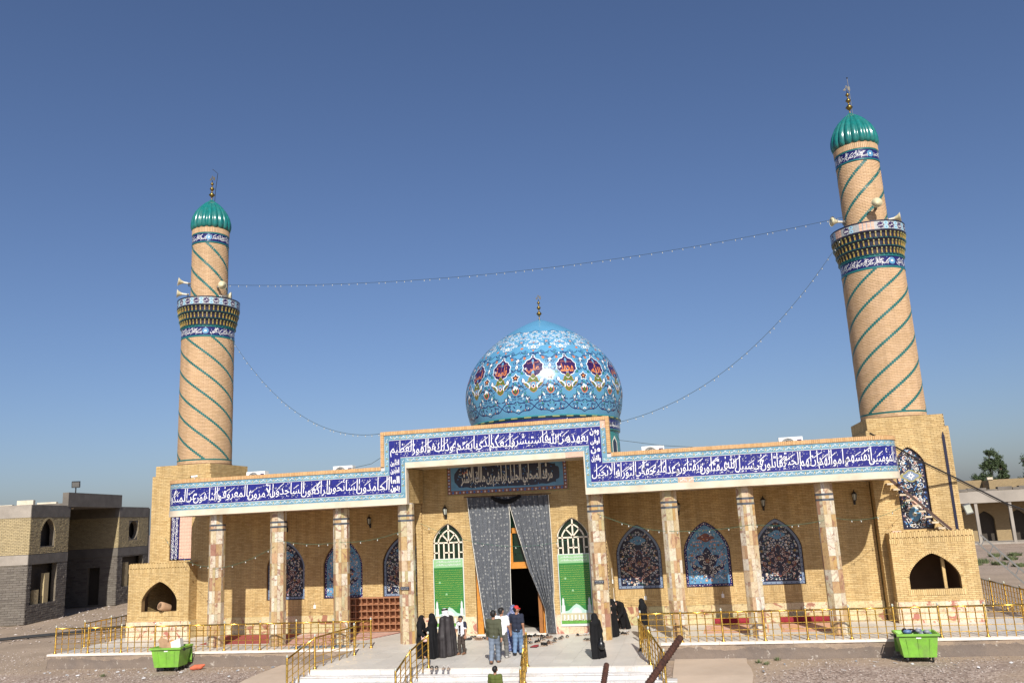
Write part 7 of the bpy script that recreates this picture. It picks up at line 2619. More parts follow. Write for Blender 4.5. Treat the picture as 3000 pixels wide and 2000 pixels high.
# sunlit end wall
w4 = face_wall('end_wall', fyf(0), (0, -1, 0), rect(-14, 0, 0, 7.05), [], T, None, 'mortar_raw')
storey_bricks(w4, (-14, 0, 0), (1, 0, 0), (0, -1, 0), 14, [], 4)
for z0, z1 in ((3.5, 4.08), (6.32, 7.06)):
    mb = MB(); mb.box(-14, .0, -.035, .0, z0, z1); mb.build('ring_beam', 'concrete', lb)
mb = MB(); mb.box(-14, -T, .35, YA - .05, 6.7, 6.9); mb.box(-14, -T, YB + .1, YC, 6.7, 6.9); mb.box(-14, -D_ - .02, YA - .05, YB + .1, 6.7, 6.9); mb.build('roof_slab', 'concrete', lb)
mb = MB(); mb.box(-14, 0, YC, YC + .3, 0, 7.0); mb.box(-14.2, -13.9, 0, YC + .3, 0, 7); mb.build('rear_wall', 'mortar_raw', lb)
for i in range(9):                     # broken parapet behind
    x0 = -13 + i * 1.4
    mb = MB(); mb.box(x0, x0 + RG.uniform(.8, 1.35), 6.0, 6.25, 6.9, 7.2 + RG.uniform(.1, .55)); mb.build('parapet_stub', 'plaster', lb)
for y0, y1 in ((.5, YA - .3), (YB + .5, YC - .3)):  # solid dark boxes added behind the openings in place of shaded rooms
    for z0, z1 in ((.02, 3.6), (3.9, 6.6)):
        mb = MB(); mb.box(-3.9, -.6, y0, y1, z0, z1); mb.build('dark_infill', 'dark_in', lb)
# rubble heap at its foot
hv, hf_ = [], []
n1, n2 = 26, 16
for j in range(n2 + 1):
    for i in range(n1 + 1):
        x, y = -43 + 12 * i / n1, 6.5 + 8 * j / n2
        q = max(0, 1 - ((x + 38.5) / 5.2) ** 2 - ((y - 11.5) / 3.6) ** 2)
        hv.append((x, y, G0 - .05 + 1.1 * q + (RG.uniform(-.08, .08) if q > 0 else 0)))
for j in range(n2):
    for i in range(n1):
        hf_.append((j * (n1 + 1) + i, j * (n1 + 1) + i + 1, (j + 1) * (n1 + 1) + i + 1, (j + 1) * (n1 + 1) + i))
o = fast_mesh('gravel_heap', hv, hf_, 'gravel', smooth=True)
o['kind'] = 'structure'
# black hose along the ground
for off_, lbq in ((0, 'thick black hose lying along the yard at the left'), (.14, 'second black hose lying beside the first at the left')):
    mb = MB()
    pts = [(-33, 3.0, .0), (-29.5, 5.2, .0), (-27, 7.6, .02), (-25, 8.7, .05), (-23.2, 10.6, .1), (-21.6, 12.0, .14), (-20.2, 13.2, .1), (-18.5, 14.2, .05)]
    mb.tube([(x + .3 * off_, y + off_, ground_z(x, y) + .08 + z + off_ * .3) for x, y, z in pts], .055, 7)
    tag(mb.build('hose', 'rubber', smooth=True), lbq, 'hose', 'black hoses on the ground')

# low grey shed far behind, between the house and the shrine
sh = thing('concrete_shed', (-30.0, 36, G0), 'low dark concrete shed far behind between the house and the shrine', 'building')
mb = MB(); mb.box(-4, 6, 0, 5, 0, 3.6); mb.build('wall', 'concrete_dark', sh)
mb = MB(); mb.box(-4.3, 6.3, -.3, 5.3, 3.6, 3.9); mb.box(-4.3, 6.3, .5, 5.3, 3.9, 4.3); mb.build('roof', 'concrete_far', sh)
mb = MB(); mb.box(-1.5, 2.2, -.03, .0, .0, 3.0); mb.build('doorway', 'dark_in', sh)
# ------------------------------------------------------------------ arcaded building at the right
ab = thing('arcade_building', (34.0, 62.0, G0), 'long single-storey building with a pillared arcade beyond the yard at the right', 'building', None, R(-3))
L_ = 30
mb = MB()
holes = [arch_poly(2.0 + i * 3.05, .85, -.0, 2.3, 3.15) for i in range(9)]
holes = [[(x, max(z, .02)) for x, z in h] for h in holes]
mb.holed(rect(-6, L_, 0, 4.2), holes, lambda u, v: (u, 3.2, v))
for h in holes:
    n = len(h)
    mb.add([(u, 3.2, v) for u, v in h] + [(u, 3.6, v) for u, v in h], [(i, (i + 1) % n, n + (i + 1) % n, n + i) for i in range(n)])
bw = mb.build('wall', 'brick_far', ab)
mb = MB(); mb.box(-6, L_, 3.62, 9, 0.01, 4.3); mb.build('interior', 'dark_in', ab)
mb = MB(); mb.box(-6.2, L_, -.3, 9.2, 4.0, 4.32); mb.build('roof_slab', 'concrete_far', ab)
mb = MB(); mb.box(-6.2, L_, -.35, .0, 4.02, 5.15); mb.build('beam', 'concrete_far', ab)
mb = MB()
u = -6.2
while u < L_:
    u2 = u + RG.uniform(.5, 1.4)
    mb.box(u, u2 - .04, -.3 + RG.uniform(-.1, .05), .5, 5.16, 5.3 + RG.uniform(.0, .25))
    u = u2
mb.build('broken_edge', 'concrete_dark', ab, kind='stuff')
for i in range(10):
    mb = MB(); mb.box(.35 + i * 3.05, .62 + i * 3.05, -.25, .02, 0, 4.01); mb.build('pillar', 'concrete_far', ab)
mb = MB(); mb.box(-6, L_, -.6, 3.2, 0, .16); mb.build('floor_step', 'concrete', ab)
for q in ((-6.2, 2.28, 3.5, 3.8, 4.33, 6.3), (2.3, L_, 1.0, 1.3, 4.33, 6.25), (2.3, 2.6, 1.32, 6, 4.33, 6.2)):
    mb = MB(); mb.box(*q); mb.build('parapet', 'brick_far', ab)
for x0 in (2.2, 5.7, 9.2):
    mb = MB(); mb.box(x0, x0 + .5, .9, 1.4, 6.25, 6.5); mb.build('cap_stone', 'plaster', ab)
mb = MB(); mb.box(9.3, 20, 5, 9, 4.3, 8.2); hut = mb.build('roof_hut', 'plaster', ab)
mb = MB(); mb.box(8.0, 21, 4.4, 9.4, 8.2, 8.36); mb.build('roof_sheet', 'concrete_far', hut)
for x0 in (10.8, 13.4):
    mb = MB(); mb.box(x0, x0 + .5, 4.97, 5.0, 6.5, 7.4); mb.build('window', 'dark_in', hut)

# ------------------------------------------------------------------ trees and weeds
def tree(loc, h, wd, seed, label, conical=False):
    rg = random.Random(seed)
    rt = thing('tree', loc, label, 'tree', 'trees behind the arcade building')
    mb = MB()
    mb.tube([(0, 0, 0), (.1, 0, h * .3), (-.1, .1, h * .6), (0, 0, h * .9)], [.28, .22, .14, .03], 8)
    tips = []
    for i in range(22):
        z = h * rg.uniform(.22, .92)
        a = rg.uniform(0, 6.28)
        k = (1 - (z / h)) ** .6 if conical else math.sin(PI * min(1, .15 + .85 * z / h)) ** .6
        r = wd * k * rg.uniform(.55, 1.0)
        e = np.array([r * math.cos(a), r * math.sin(a), z + r * rg.uniform(.1, .5)])
        mb.tube([(0, 0, z * .85), e * [.5, .5, 1] + [0, 0, -.1], e], [.08, .05, .02], 5)
        tips.append((e, r))
    tips.append((np.array([0, 0, h * .95]), wd * .3))
    mb.build('trunk', 'trunk', rt)
    V_, F_ = [], []
    for e, r in tips:
        for c in range(7):
            cc = e * rg.uniform(.6, 1.0) * [1, 1, 0] + [0, 0, e[2]] + np.array([rg.gauss(0, .35), rg.gauss(0, .35), rg.gauss(0, .35)]) * wd * .35
            cr = wd * rg.uniform(.12, .24)
            for _ in range(46):
                d = np.array([rg.gauss(0, 1), rg.gauss(0, 1), rg.gauss(0, 1)]); d /= np.linalg.norm(d)
                p = cc + d * cr * rg.uniform(.3, 1.1)
                a1 = np.array([rg.gauss(0, 1), rg.gauss(0, 1), rg.gauss(0, 1) - .6]); a1 /= np.linalg.norm(a1)
                a2 = np.cross(a1, d); a2 /= (np.linalg.norm(a2) + 1e-6)
                s_ = rg.uniform(.10, .2)
                o_ = len(V_)
                V_ += [p - a1 * s_, p + a2 * s_ * .4, p + a1 * s_, p - a2 * s_ * .4]
                F_.append((o_, o_ + 1, o_ + 2, o_ + 3))
    fast_mesh('crown', V_, F_, 'leaf', rt)
tree((51.6, 110, G0), 11.6, 2.5, 1, 'tall dark tree, tallest of the group behind the arcade building', True)
tree((48.7, 104, G0), 7.6, 2.4, 2, 'low bushy tree at the left of the group behind the arcade building')
tree((53.9, 113, G0), 10.8, 1.6, 3, 'slim tree between the two broad crowns behind the arcade building', True)
tree((56.6, 108, G0), 10.2, 2.7, 4, 'broad round tree at the right of the group behind the arcade building')
tree((60.5, 108, G0), 10.0, 2.4, 5, 'tree cut by the right edge of the picture')
def weed(x, y, r, h, seed, label='low green weed clump on the bare ground right of the shrine'):
    rg = random.Random(seed)
    V_, F_ = [], []
    for _ in range(170):
        a, q = rg.uniform(0, 6.28), r * math.sqrt(rg.random())
        b = np.array([q * math.cos(a), q * math.sin(a), 0.])
        t_ = b * rg.uniform(1.0, 1.35) + [rg.uniform(-.1, .1), rg.uniform(-.1, .1), h * rg.uniform(.4, 1.0)]
        s_ = np.array([math.sin(a), -math.cos(a), 0]) * .035
        o_ = len(V_)
        V_ += [b - s_, b + s_, (b + t_) / 2 + s_ * 1.3, t_]
        F_.append((o_, o_ + 1, o_ + 2, o_ + 3))
    o = fast_mesh('weed', V_, F_, 'leaf_weed')
    o.location = (x, y, G0)
    tag(o, label, 'weed', 'weeds on the right-hand ground')
for i, (x, y, r, h) in enumerate(((27.0, 37.4, .75, .4), (27.6, 35.2, .5, .3), (26.2, 35.5, .4, .25), (29.9, 43.5, .45, .35), (29.7, 39.6, .5, .35), (28.1, 33.0, .45, .3), (29.6, 32, .4, .3), (31.5, 44, .5, .3), (27.2, 41.0, .35, .3))):
    weed(x, y, r, h, i, *(['largest green weed clump on the bare ground right of the shrine'] if i == 0 else []))
for i, (x, y) in enumerate(((8.7, -1.9), (8.9, -2.2), (-14.2, -2.9), (9.3, -1.5))):
    rg = random.Random(i)
    V_, F_ = [], []
    for _ in range(60):
        a, q = rg.uniform(0, 6.28), .12 * math.sqrt(rg.random())
        b = np.array([q * math.cos(a), q * math.sin(a), 0.]); t_ = b * 1.4 + [0, 0, rg.uniform(.03, .12)]
        s_ = np.array([math.sin(a), -math.cos(a), 0]) * .008
        o_ = len(V_); V_ += [b - s_, b + s_, (b + t_) / 2 + s_, t_]; F_.append((o_, o_ + 1, o_ + 2, o_ + 3))
    o = fast_mesh('weed', V_, F_, 'leaf_weed')
    o.location = (x, y, ground_z(x, y) + .03)
    tag(o, 'tiny green weed at the foot of the terrace wall', 'weed', 'tiny weeds by the terrace')

# ------------------------------------------------------------------ people
def rot(v, ang):
    c, s = math.cos(ang), math.sin(ang)
    return np.array([v[0] * c - v[1] * s, v[0] * s + v[1] * c, v[2]])

def limb(p, lens, dirs):
    out = [np.array(p, float)]
    for l, d in zip(lens, dirs):
        d = np.array(d, float); d /= np.linalg.norm(d)
        out.append(out[-1] + d * l)
    return out

def pose(h, step=.0, arms=((.1, 0, -1), (.15, .15, -1), (-.1, 0, -1), (-.15, .15, -1)), lean=0.0, turn=0.0, hand_fwd=True, tilt=0.0):
    """joints of a figure h tall facing +y; step: half stride as a share of h"""
    J = {}
    J['hip'] = np.array([0, 0, .515 * h])
    J['chest'] = np.array([0, lean * .2 * h, .74 * h])
    J['neck'] = np.array([0, lean * .3 * h, .83 * h])
    J['head'] = np.array([0, lean * .36 * h + .006 * h + tilt * .03 * h, .925 * h - abs(tilt) * .008 * h])
    for s, nm in ((1, 'r'), (-1, 'l')):
        st = step * s
        hp = np.array([s * .05 * h, 0, .5 * h])
        an = np.array([s * .052 * h, st * h, .045 * h + max(0, -st) * .25 * h])
        kn = (hp + an) / 2 + np.array([0, .03 * h + abs(st) * .12 * h, .01 * h])
        toe = an + np.array([s * .012 * h, .095 * h, -.02 * h - (max(0, -st) * .25 * h * .8 if st < 0 else 0)])
        J['leg' + nm] = (hp, kn, an, toe)
    for i, (s, nm) in enumerate(((1, 'r'), (-1, 'l'))):
        sh = np.array([s * .112 * h, lean * .27 * h, .80 * h])
        pts = limb(sh, (.17 * h, .145 * h), (arms[2 * i], arms[2 * i + 1]))
        J['arm' + nm] = tuple(pts)
    J['turn'] = turn
    return J

def body_prims(J, h):
    P = []
    for s in (-1, 1):
        P.append((J['hip'] + [s * .04 * h, 0, .0], J['chest'] + [s * .045 * h, 0, .02 * h], .062 * h, .066 * h))
        P.append((J['chest'] + [s * .03 * h, 0, .03 * h], J['arm' + ('r' if s > 0 else 'l')][0], .05 * h, .036 * h))
    P.append((J['neck'] - [0, 0, .03 * h], J['head'] - [0, 0, .03 * h], .034 * h, .032 * h))
    P += head_prims(J, h)
    for nm in 'rl':
        hp, kn, an, toe = J['leg' + nm]
        P += [(hp, kn, .062 * h, .042 * h), (kn, an, .042 * h, .027 * h), (an, toe, .026 * h, .02 * h)]
        a, b, c = J['arm' + nm]
        P += [(a, b, .033 * h, .027 * h), (b, c, .027 * h, .019 * h)]
        P += hand_prims(b, c, h, 1 if nm == 'r' else -1)
    return P

def head_prims(J, h):
    c = J['head']; t_ = J['turn']
    f = rot(np.array([0, 1, 0]), t_); s = rot(np.array([1, 0, 0]), t_)
    P = [(c + [0, 0, .012 * h] - f * .008 * h, c + [0, 0, .018 * h] + f * .006 * h, .055 * h, .053 * h),
         (c + [0, 0, -.012 * h] + f * .012 * h, c + [0, 0, -.04 * h] + f * .024 * h, .045 * h, .03 * h),
         (c + f * .054 * h + [0, 0, .006 * h], c + f * .068 * h + [0, 0, -.012 * h], .008 * h, .011 * h)]
    for k in (-1, 1):
        P.append((c + s * k * .054 * h - f * .002 * h + [0, 0, .008 * h], c + s * k * .056 * h + [0, 0, -.012 * h], .010 * h, .008 * h))
    return P

def hand_prims(el, wr, h, s):
    d = wr - el; d = d / np.linalg.norm(d)
    side = np.cross(d, [0, 0, 1.]);
    if np.linalg.norm(side) < .2: side = np.array([0, 1., 0])
    side /= np.linalg.norm(side)
    inn = np.cross(side, d)
    if abs(d[2]) > .7:
        side = np.array([0, 1., 0]) - d * d[1]; side /= np.linalg.norm(side)
        inn = np.array([-s * 1., 0, 0])
    P = [(wr, wr + d * .04 * h, .017 * h, .022 * h)]
    for i, L in enumerate((.046, .052, .048, .038)):
        o = side * (i - 1.5) * -.0135 * h
        k1 = wr + d * .052 * h + o
        k2 = k1 + (d * .9 + inn * .3) * L * .5 * h
        k3 = k2 + (d * .6 + inn * .7) * L * .45 * h
        P += [(wr + d * .03 * h + o * .8, k1, .0095 * h, .0085 * h), (k1, k2, .0078 * h, .007 * h), (k2, k3, .007 * h, .006 * h)]
    t0 = wr + d * .016 * h + side * .022 * h
    P += [(t0, t0 + (d * .5 + side * .7 + inn * .2) * .03 * h, .009 * h, .008 * h), (t0 + (d * .5 + side * .7 + inn * .2) * .03 * h, t0 + (d * 1.1 + side * .75 + inn * .5) * .042 * h, .0075 * h, .006 * h)]
    return P

def mesh_obj(name, prims, mat, parent, res, k=.02, cut=None, fold=None):
    v, f = sdf_mesh(prims, res, k, cut, fold)
    return fast_mesh(name, v, f, mat, parent, smooth=True)

def grow(P, d):
    return [(p[0], p[1], p[2] + d, p[3] + d) + tuple(p[4:]) for p in P]

def face(J, h, parent):
    c = J['head']; t_ = J['turn']
    f = rot(np.array([0, 1, 0]), t_); s = rot(np.array([1, 0, 0]), t_)
    mb = MB()
    for k in (-1, 1):
        mb.sphere(c + s * k * .022 * h + f * .052 * h + [0, 0, .008 * h], .0065 * h, 6, 4)
        mb.beam(c + s * k * .012 * h + f * .056 * h + [0, 0, .02 * h], c + s * k * .034 * h + f * .051 * h + [0, 0, .019 * h], .006 * h, .004 * h)
    mb.build('eyes', 'hair', parent)
    mb = MB()
    mb.beam(c - s * .014 * h + f * .053 * h + [0, 0, -.034 * h], c + s * .014 * h + f * .053 * h + [0, 0, -.034 * h], .006 * h, .005 * h)
    mb.build('mouth', 'glaze_maroon', parent)

def hair_prims(J, h):
    c = J['head']; f = rot(np.array([0, 1, 0]), J['turn'])
    return [(c + [0, 0, .024 * h] - f * .014 * h, c + [0, 0, .03 * h] + f * .008 * h, .057 * h, .053 * h), (c - f * .022 * h + [0, 0, .0], c - f * .016 * h + [0, 0, -.018 * h], .047 * h, .04 * h)]

def man(loc, rz, h, J, label, shirt, trousers, shoes, long_sleeve=False, hair=True, cap=None, skin='skin', extra=None):
    rt = thing('person', loc, label, 'person', None, rz)
    res = .0075 * h / 1.5
    bo = mesh_obj('body', body_prims(J, h), skin, rt, res, .018 * h)
    face(J, h, bo)
    # shirt
    P = []
    for s in (-1, 1):
        P.append((J['hip'] + [s * .042 * h, 0, -.01 * h], J['chest'] + [s * .045 * h, 0, .02 * h], .069 * h, .076 * h))
        P.append((J['chest'] + [s * .03 * h, 0, .03 * h], J['arm' + ('r' if s > 0 else 'l')][0], .062 * h, .044 * h))
    for nm in 'rl':
        a, b, c = J['arm' + nm]
        if long_sleeve:
            P += [(a, b, .042 * h, .035 * h), (b, b + (c - b) * .9, .035 * h, .028 * h)]
        else:
            P += [(a, a + (b - a) * .72, .043 * h, .043 * h)]
    fold = lambda Q: .0028 * h * np.sin(Q[..., 2] * 62 / h + 7 * Q[..., 0] / h + 1.3 * np.sin(Q[..., 1] * 40 / h)) * (Q[..., 2] < .75 * h)
    mesh_obj('shirt', P, shirt, rt, res * 1.15, .022 * h, [((0, J['neck'][1], .885 * h), (.05 * h, .05 * h, .05 * h))], fold)
    P = [(J['hip'] + [-.035 * h, 0, -.005 * h], J['hip'] + [.035 * h, 0, -.005 * h], .064 * h, .064 * h)]
    for nm in 'rl':
        hp, kn, an, toe = J['leg' + nm]
        P += [(hp, kn, .066 * h, .05 * h), (kn, kn + (an - kn) * .95, .05 * h, .041 * h)]
    fold = lambda Q: .0026 * h * np.sin(Q[..., 2] * 80 / h + 9 * Q[..., 1] / h) * (Q[..., 2] < .45 * h)
    mesh_obj('trousers', P, trousers, rt, res * 1.15, .014 * h, None, fold)
    for nm in 'rl':
        hp, kn, an, toe = J['leg' + nm]
        mesh_obj('shoe', [(an + [0, -.018 * h, -.014 * h], toe + [0, .008 * h, -.002 * h], .031 * h, .027 * h)], shoes, rt, res * 1.2)
    if hair:
        c = J['head']; f = rot(np.array([0, 1, 0]), J['turn'])
        mesh_obj('hair', hair_prims(J, h), 'hair', rt, res, .012 * h, [(tuple(c + f * .062 * h + np.array([0, 0, -.012 * h])), (.05 * h, .05 * h, .05 * h))])
    if cap:
        c = J['head']; f = rot(np.array([0, 1, 0]), J['turn'])
        co = mesh_obj('cap', [(c + [0, 0, .03 * h] - f * .006 * h, c + [0, 0, .036 * h] + f * .004 * h, .060 * h, .057 * h)], cap, rt, res, .01, [(tuple(c + np.array([0, 0, -.055 * h])), (.09 * h, .09 * h, .072 * h))])
        mesh_obj('peak', [(c + f * .045 * h + [0, 0, .022 * h], c + f * .09 * h + [0, 0, .014 * h], .02 * h, .012 * h)], cap, co, res)
    return rt

def veiled(loc, rz, h, label, bend=0.0, hand=None, wide=1.0, seed=0, tail=(0, 0), face_open=True, mat='cloth_black', turn=0.0):
    """figure in an all-covering black cloak; faces +y"""
    rg = random.Random(seed)
    rt = thing('person', loc, label, 'person', None, rz)
    res = .0085 * h / 1.4
    hd = np.array([0, .012 * h + bend * .34 * h, .925 * h - bend * .20 * h])
    sh = np.array([0, bend * .24 * h, .80 * h - bend * .10 * h])
    J = pose(h, .02, turn=turn)
    J['head'] = hd; J['neck'] = sh + (0, 0, .02 * h); J['chest'] = sh * .85 + np.array([0, 0, .08 * h])
    for s, nm in ((1, 'r'), (-1, 'l')):
        a = sh + (s * .10 * h, 0, 0)
        if hand and hand[0] == nm:
            c = np.array(hand[1]) * h
            e = (a + c) / 2 + np.array([s * .03 * h, -.03 * h, -.05 * h])
        else:
            e = a + np.array([s * .02 * h, .0, -.16 * h]); c = e + np.array([-s * .05 * h, .07 * h, -.08 * h])
        J['arm' + nm] = (a, e, c)
    bo = mesh_obj('body', body_prims(J, h), 'skin_pale', rt, res * 1.1, .018 * h)
    face(J, h, bo)
    f = rot(np.array([0, 1, 0]), turn)
    hem = np.array([tail[0] * h, tail[1] * h, .03 * h])
    P = [(hd + (0, 0, .006 * h), hd + (0, 0, -.01 * h) - f * .01 * h, .074 * h, .072 * h),
         (hd - f * .012 * h + (0, 0, -.03 * h), sh + (0, -.01 * h, -.02 * h), .072 * h, .115 * h)]
    for s in (-1, 1):
        P.append((sh + (s * .015 * h, 0, .01 * h), sh + (s * .095 * h * wide, 0, -.03 * h), .07 * h, .062 * h))
        P.append((sh + (s * .09 * h * wide, 0, -.03 * h), np.array([s * .10 * h * wide + hem[0] * .5, .015 * h + hem[1] * .5 + bend * .08 * h, .40 * h]), .062 * h, .085 * h))
        P.append((np.array([s * .10 * h * wide + hem[0] * .5, .01 * h + hem[1] * .5 + bend * .08 * h, .40 * h]), hem + (s * .10 * h * wide, 0, 0), .088 * h, .098 * h))
    P.append((sh + (0, 0, -.05 * h), hem + (0, 0, .06 * h), .10 * h, .13 * h))
    if hand:
        a, e, c = J['arm' + hand[0]]
        P += [(a, e, .06 * h, .055 * h), (e, e + (c - e) * .85, .052 * h, .04 * h)]
    ph = rg.uniform(0, 6)
    cx, cy = hem[0], hem[1]
    def fold(Q):
        ang = np.arctan2(Q[..., 1] - cy, Q[..., 0] - cx)
        k = np.clip((.86 * h - Q[..., 2]) / (.5 * h), 0, 1)
        return k * h * (.016 * np.sin(ang * 7 + ph + Q[..., 2] * 4) + .009 * np.sin(ang * 13 + 2 * ph + Q[..., 2] * 2))
    cut = [(tuple(hd + f * .075 * h + np.array([0, 0, -.012 * h])), (.037 * h, .06 * h, .05 * h)), ((cx, cy, -.17 * h), (.6 * h, .6 * h, .185 * h))]
    if hand:
        c = J['arm' + hand[0]][2]
        cut.append((tuple(c + (J['arm' + hand[0]][2] - J['arm' + hand[0]][1]) * .22), (.04 * h, .04 * h, .04 * h)))
    mesh_obj('cloak', P, mat, rt, res, .03 * h, cut, fold)
    for s in (-1, 1):
        mesh_obj('shoe', [(np.array([s * .045 * h + cx, .0 + cy, .022 * h]), np.array([s * .05 * h + cx, .13 * h + cy, .018 * h]), .026 * h, .022 * h)], 'shoe_black', rt, res * 1.2)
    return rt

NORTH = 0.0                                # facing +y: towards the shrine
W_ARM = lambda a, b: ((.16, a, -1), (.10, a + .28, -1), (-.16, b, -1), (-.10, b + .28, -1))
man((.74, -4.55, .004), R(4), 1.56, pose(1.56, .11, W_ARM(-.28, .22)), 'young man in olive long-sleeved shirt and blue jeans walking to the door', 'cloth_olive', 'denim_grey', 'shoe_brown', True)
pw = man((.80, -3.72, .004), R(-8), 1.55, pose(1.55, .10, W_ARM(.2, -.25), turn=-.3), 'man in white T-shirt half hidden behind the man in olive', 'cloth_white', 'trouser_grey', 'shoe_grey')
man((1.16, -3.08, .004), R(-4), 1.52, pose(1.52, .07, W_ARM(-.15, .2), turn=-.9), 'man in red cap, navy T-shirt and blue jeans walking to the door', 'cloth_navy', 'denim', 'shoe_black', cap='cap_red')
bj = man((-.80, -2.75, .004), R(155), 1.24, pose(1.24, .04, ((.22, .25, -1), (.12, .4, -1), (-.2, .05, -1), (-.12, .2, -1)), turn=-.5, tilt=1), 'boy in white T-shirt with black vest walking away from the door', 'cloth_white', 'trouser_brown', 'shoe_brown')
J_ = pose(1.24, .04)
mesh_obj('vest', [((s * .075 * 1.24, -.018, .55 * 1.24), (s * .085 * 1.24, -.012, .78 * 1.24), .052 * 1.24, .052 * 1.24) for s in (-1, 1)] + [((-.09 * 1.24, -.03, .6 * 1.24), (.09 * 1.24, -.03, .6 * 1.24), .055 * 1.24, .055 * 1.24), ((-.09 * 1.24, -.03, .78 * 1.24), (.09 * 1.24, -.03, .78 * 1.24), .055 * 1.24, .055 * 1.24)] + [((s * .112 * 1.24, 0, .80 * 1.24), (s * .135 * 1.24, .0, .70 * 1.24), .05 * 1.24, .049 * 1.24) for s in (-1, 1)], 'cloth_navy', bj, .008, .03, [((0, .13, .70 * 1.24), (.075, .12, .3))])
mb = MB()
for (a, b, c, d) in ((-.03, .035, .74, .80), (-.025, .03, .66, .73), (-.02, .025, .60, .65)):
    mb.box(a * 1.24, b * 1.24, .079 * 1.24, .0835 * 1.24, c * 1.24 - .06, d * 1.24 - .06)
mb.build('shirt_print', 'cloth_black', bj)
man((1.36, -7.15, -.93), R(-3), 1.30, pose(1.30, .05, W_ARM(-.1, .12)), 'boy in olive green T-shirt climbing the steps, seen from behind', 'cloth_green', 'trouser_brown', 'shoe_black')
# cloaked visitors
v1 = veiled((-2.02, -3.30, .004), R(-95), 1.34, 'woman in black cloak with pink handbag at the left of the group', hand=('r', (.22, .18, .52)), seed=1, wide=.85)
v2 = veiled((-1.62, -3.36, .004), R(100), 1.40, 'woman in black cloak facing the woman with the pink handbag', hand=('l', (-.02, .2, .62)), seed=2, wide=1.05)
v3 = veiled((3.80, -3.80, .004), R(55), 1.32, 'woman in black cloak carrying a black plastic bag by the right column', hand=('r', (.17, .08, .47)), seed=3, wide=.95, tail=(0, -.06))
v4 = veiled((3.92, .62, .004), R(80), 1.30, 'woman in black cloak mostly hidden behind the column right of the door', seed=4, wide=.9)
v5 = veiled((4.12, 2.62, .004), R(150), 1.28, 'woman in black cloak bending down to her shoes by the wall', bend=.85, seed=5, hand=('l', (-.06, .36, .33)))
v6 = veiled((5.02, .15, .004), R(88), 1.33, 'woman in black cloak standing behind the right-hand gilt railing', seed=6, wide=.95, tail=(.0, -.04))
# pink handbag and plastic bag
mb = MB()
mb.sphere((-1.80, -3.62, .62), .13, 12, 8, sc=(1.0, .35, .62))
hb = tag(mb.build('handbag', 'pink_bag', smooth=True), 'small pale pink handbag on the woman at the left', 'handbag')
mb = MB(); mb.tube([(-1.92, -3.60, .66), (-1.97, -3.52, .95), (-1.98, -3.4, 1.08)], .01, 5); mb.build('strap', 'pink_bag', hb)
mb = MB()
mb.lathe([(.004, 0), (.09, .02), (.12, .1), (.11, .2), (.05, .28), (.02, .32), (.03, .36)], 12, (3.97, -3.97, .26))
tag(mb.build('carrier_bag', 'plastic_black', smooth=True), 'black plastic carrier bag held by the woman near the right column', 'bag')

# man in dark cloak and headscarf
h = 1.52
rt = thing('person', (-1.22, -3.06, .004), 'man in dark sheer cloak and white checked headscarf with black cord', 'person', None, R(62))
J = pose(h, .02, W_ARM(.05, .05), tilt=1.5)
bo = mesh_obj('body', body_prims(J, h), 'skin', rt, .0085, .018 * h)
face(J, h, bo)
P = []
for s in (-1, 1):
    P += [((s * .03 * h, 0, .80 * h), (s * .13 * h, .0, .77 * h), .06 * h, .055 * h), ((s * .13 * h, 0, .77 * h), (s * .16 * h, 0, .40 * h), .06 * h, .085 * h), ((s * .16 * h, 0, .40 * h), (s * .15 * h, -.02 * h, .04 * h), .085 * h, .10 * h)]
P.append(((0, 0, .72 * h), (0, -.01 * h, .09 * h), .11 * h, .15 * h))
def fold(Q):
    an = np.arctan2(Q[..., 1], Q[..., 0])
    return np.clip((.8 * h - Q[..., 2]) / (.5 * h), 0, 1) * h * (.011 * np.sin(an * 8 + 1) + .006 * np.sin(an * 15))
mesh_obj('cloak', P, 'cloth_cloak', rt, .0095, .03 * h, [((0, 0, -.17 * h), (.6 * h, .6 * h, .185 * h)), ((0, .2 * h, .3 * h), (.045 * h, .2 * h, .5 * h))], fold)
mesh_obj('robe', [((0, 0, .75 * h), (0, 0, .06 * h), .09 * h, .12 * h)], 'cloth_white', rt, .012, .02, [((0, 0, -.2 * h), (.6 * h, .6 * h, .215 * h))])
c = J['head']
mesh_obj('headscarf', [(c + [0, 0, .016 * h], c + [0, -.012 * h, .01 * h], .068 * h, .068 * h), (c + [0, -.03 * h, -.02 * h], c + [0, -.045 * h, -.1 * h], .055 * h, .07 * h), (c + [-.045 * h, -.01 * h, -.02 * h], c + [-.06 * h, 0, -.1 * h], .03 * h, .035 * h), (c + [.045 * h, -.01 * h, -.02 * h], c + [.06 * h, 0, -.1 * h], .03 * h, .035 * h)], 'kef_white', rt, .009, .02 * h, [(tuple(c + np.array([0, .085 * h, -.02 * h])), (.045 * h, .06 * h, .06 * h))])
mb = MB()
for dz in (0, .022):
    mb.tube([(c[0] + .064 * h * math.cos(a), c[1] - .006 * h + .066 * h * math.sin(a), c[2] + .045 * h + dz - .012 * math.sin(a)) for a in np.linspace(0, 2 * PI, 21)], .016, 6)
mb.build('head_cord', 'cloth_black', rt)
# someone in patterned dress just inside the door
rt = veiled((.86, -2.2, .004), R(10), 1.47, 'person in blue patterned headcloth almost hidden behind the red-capped man', seed=9, wide=.9, mat='dress_blue')

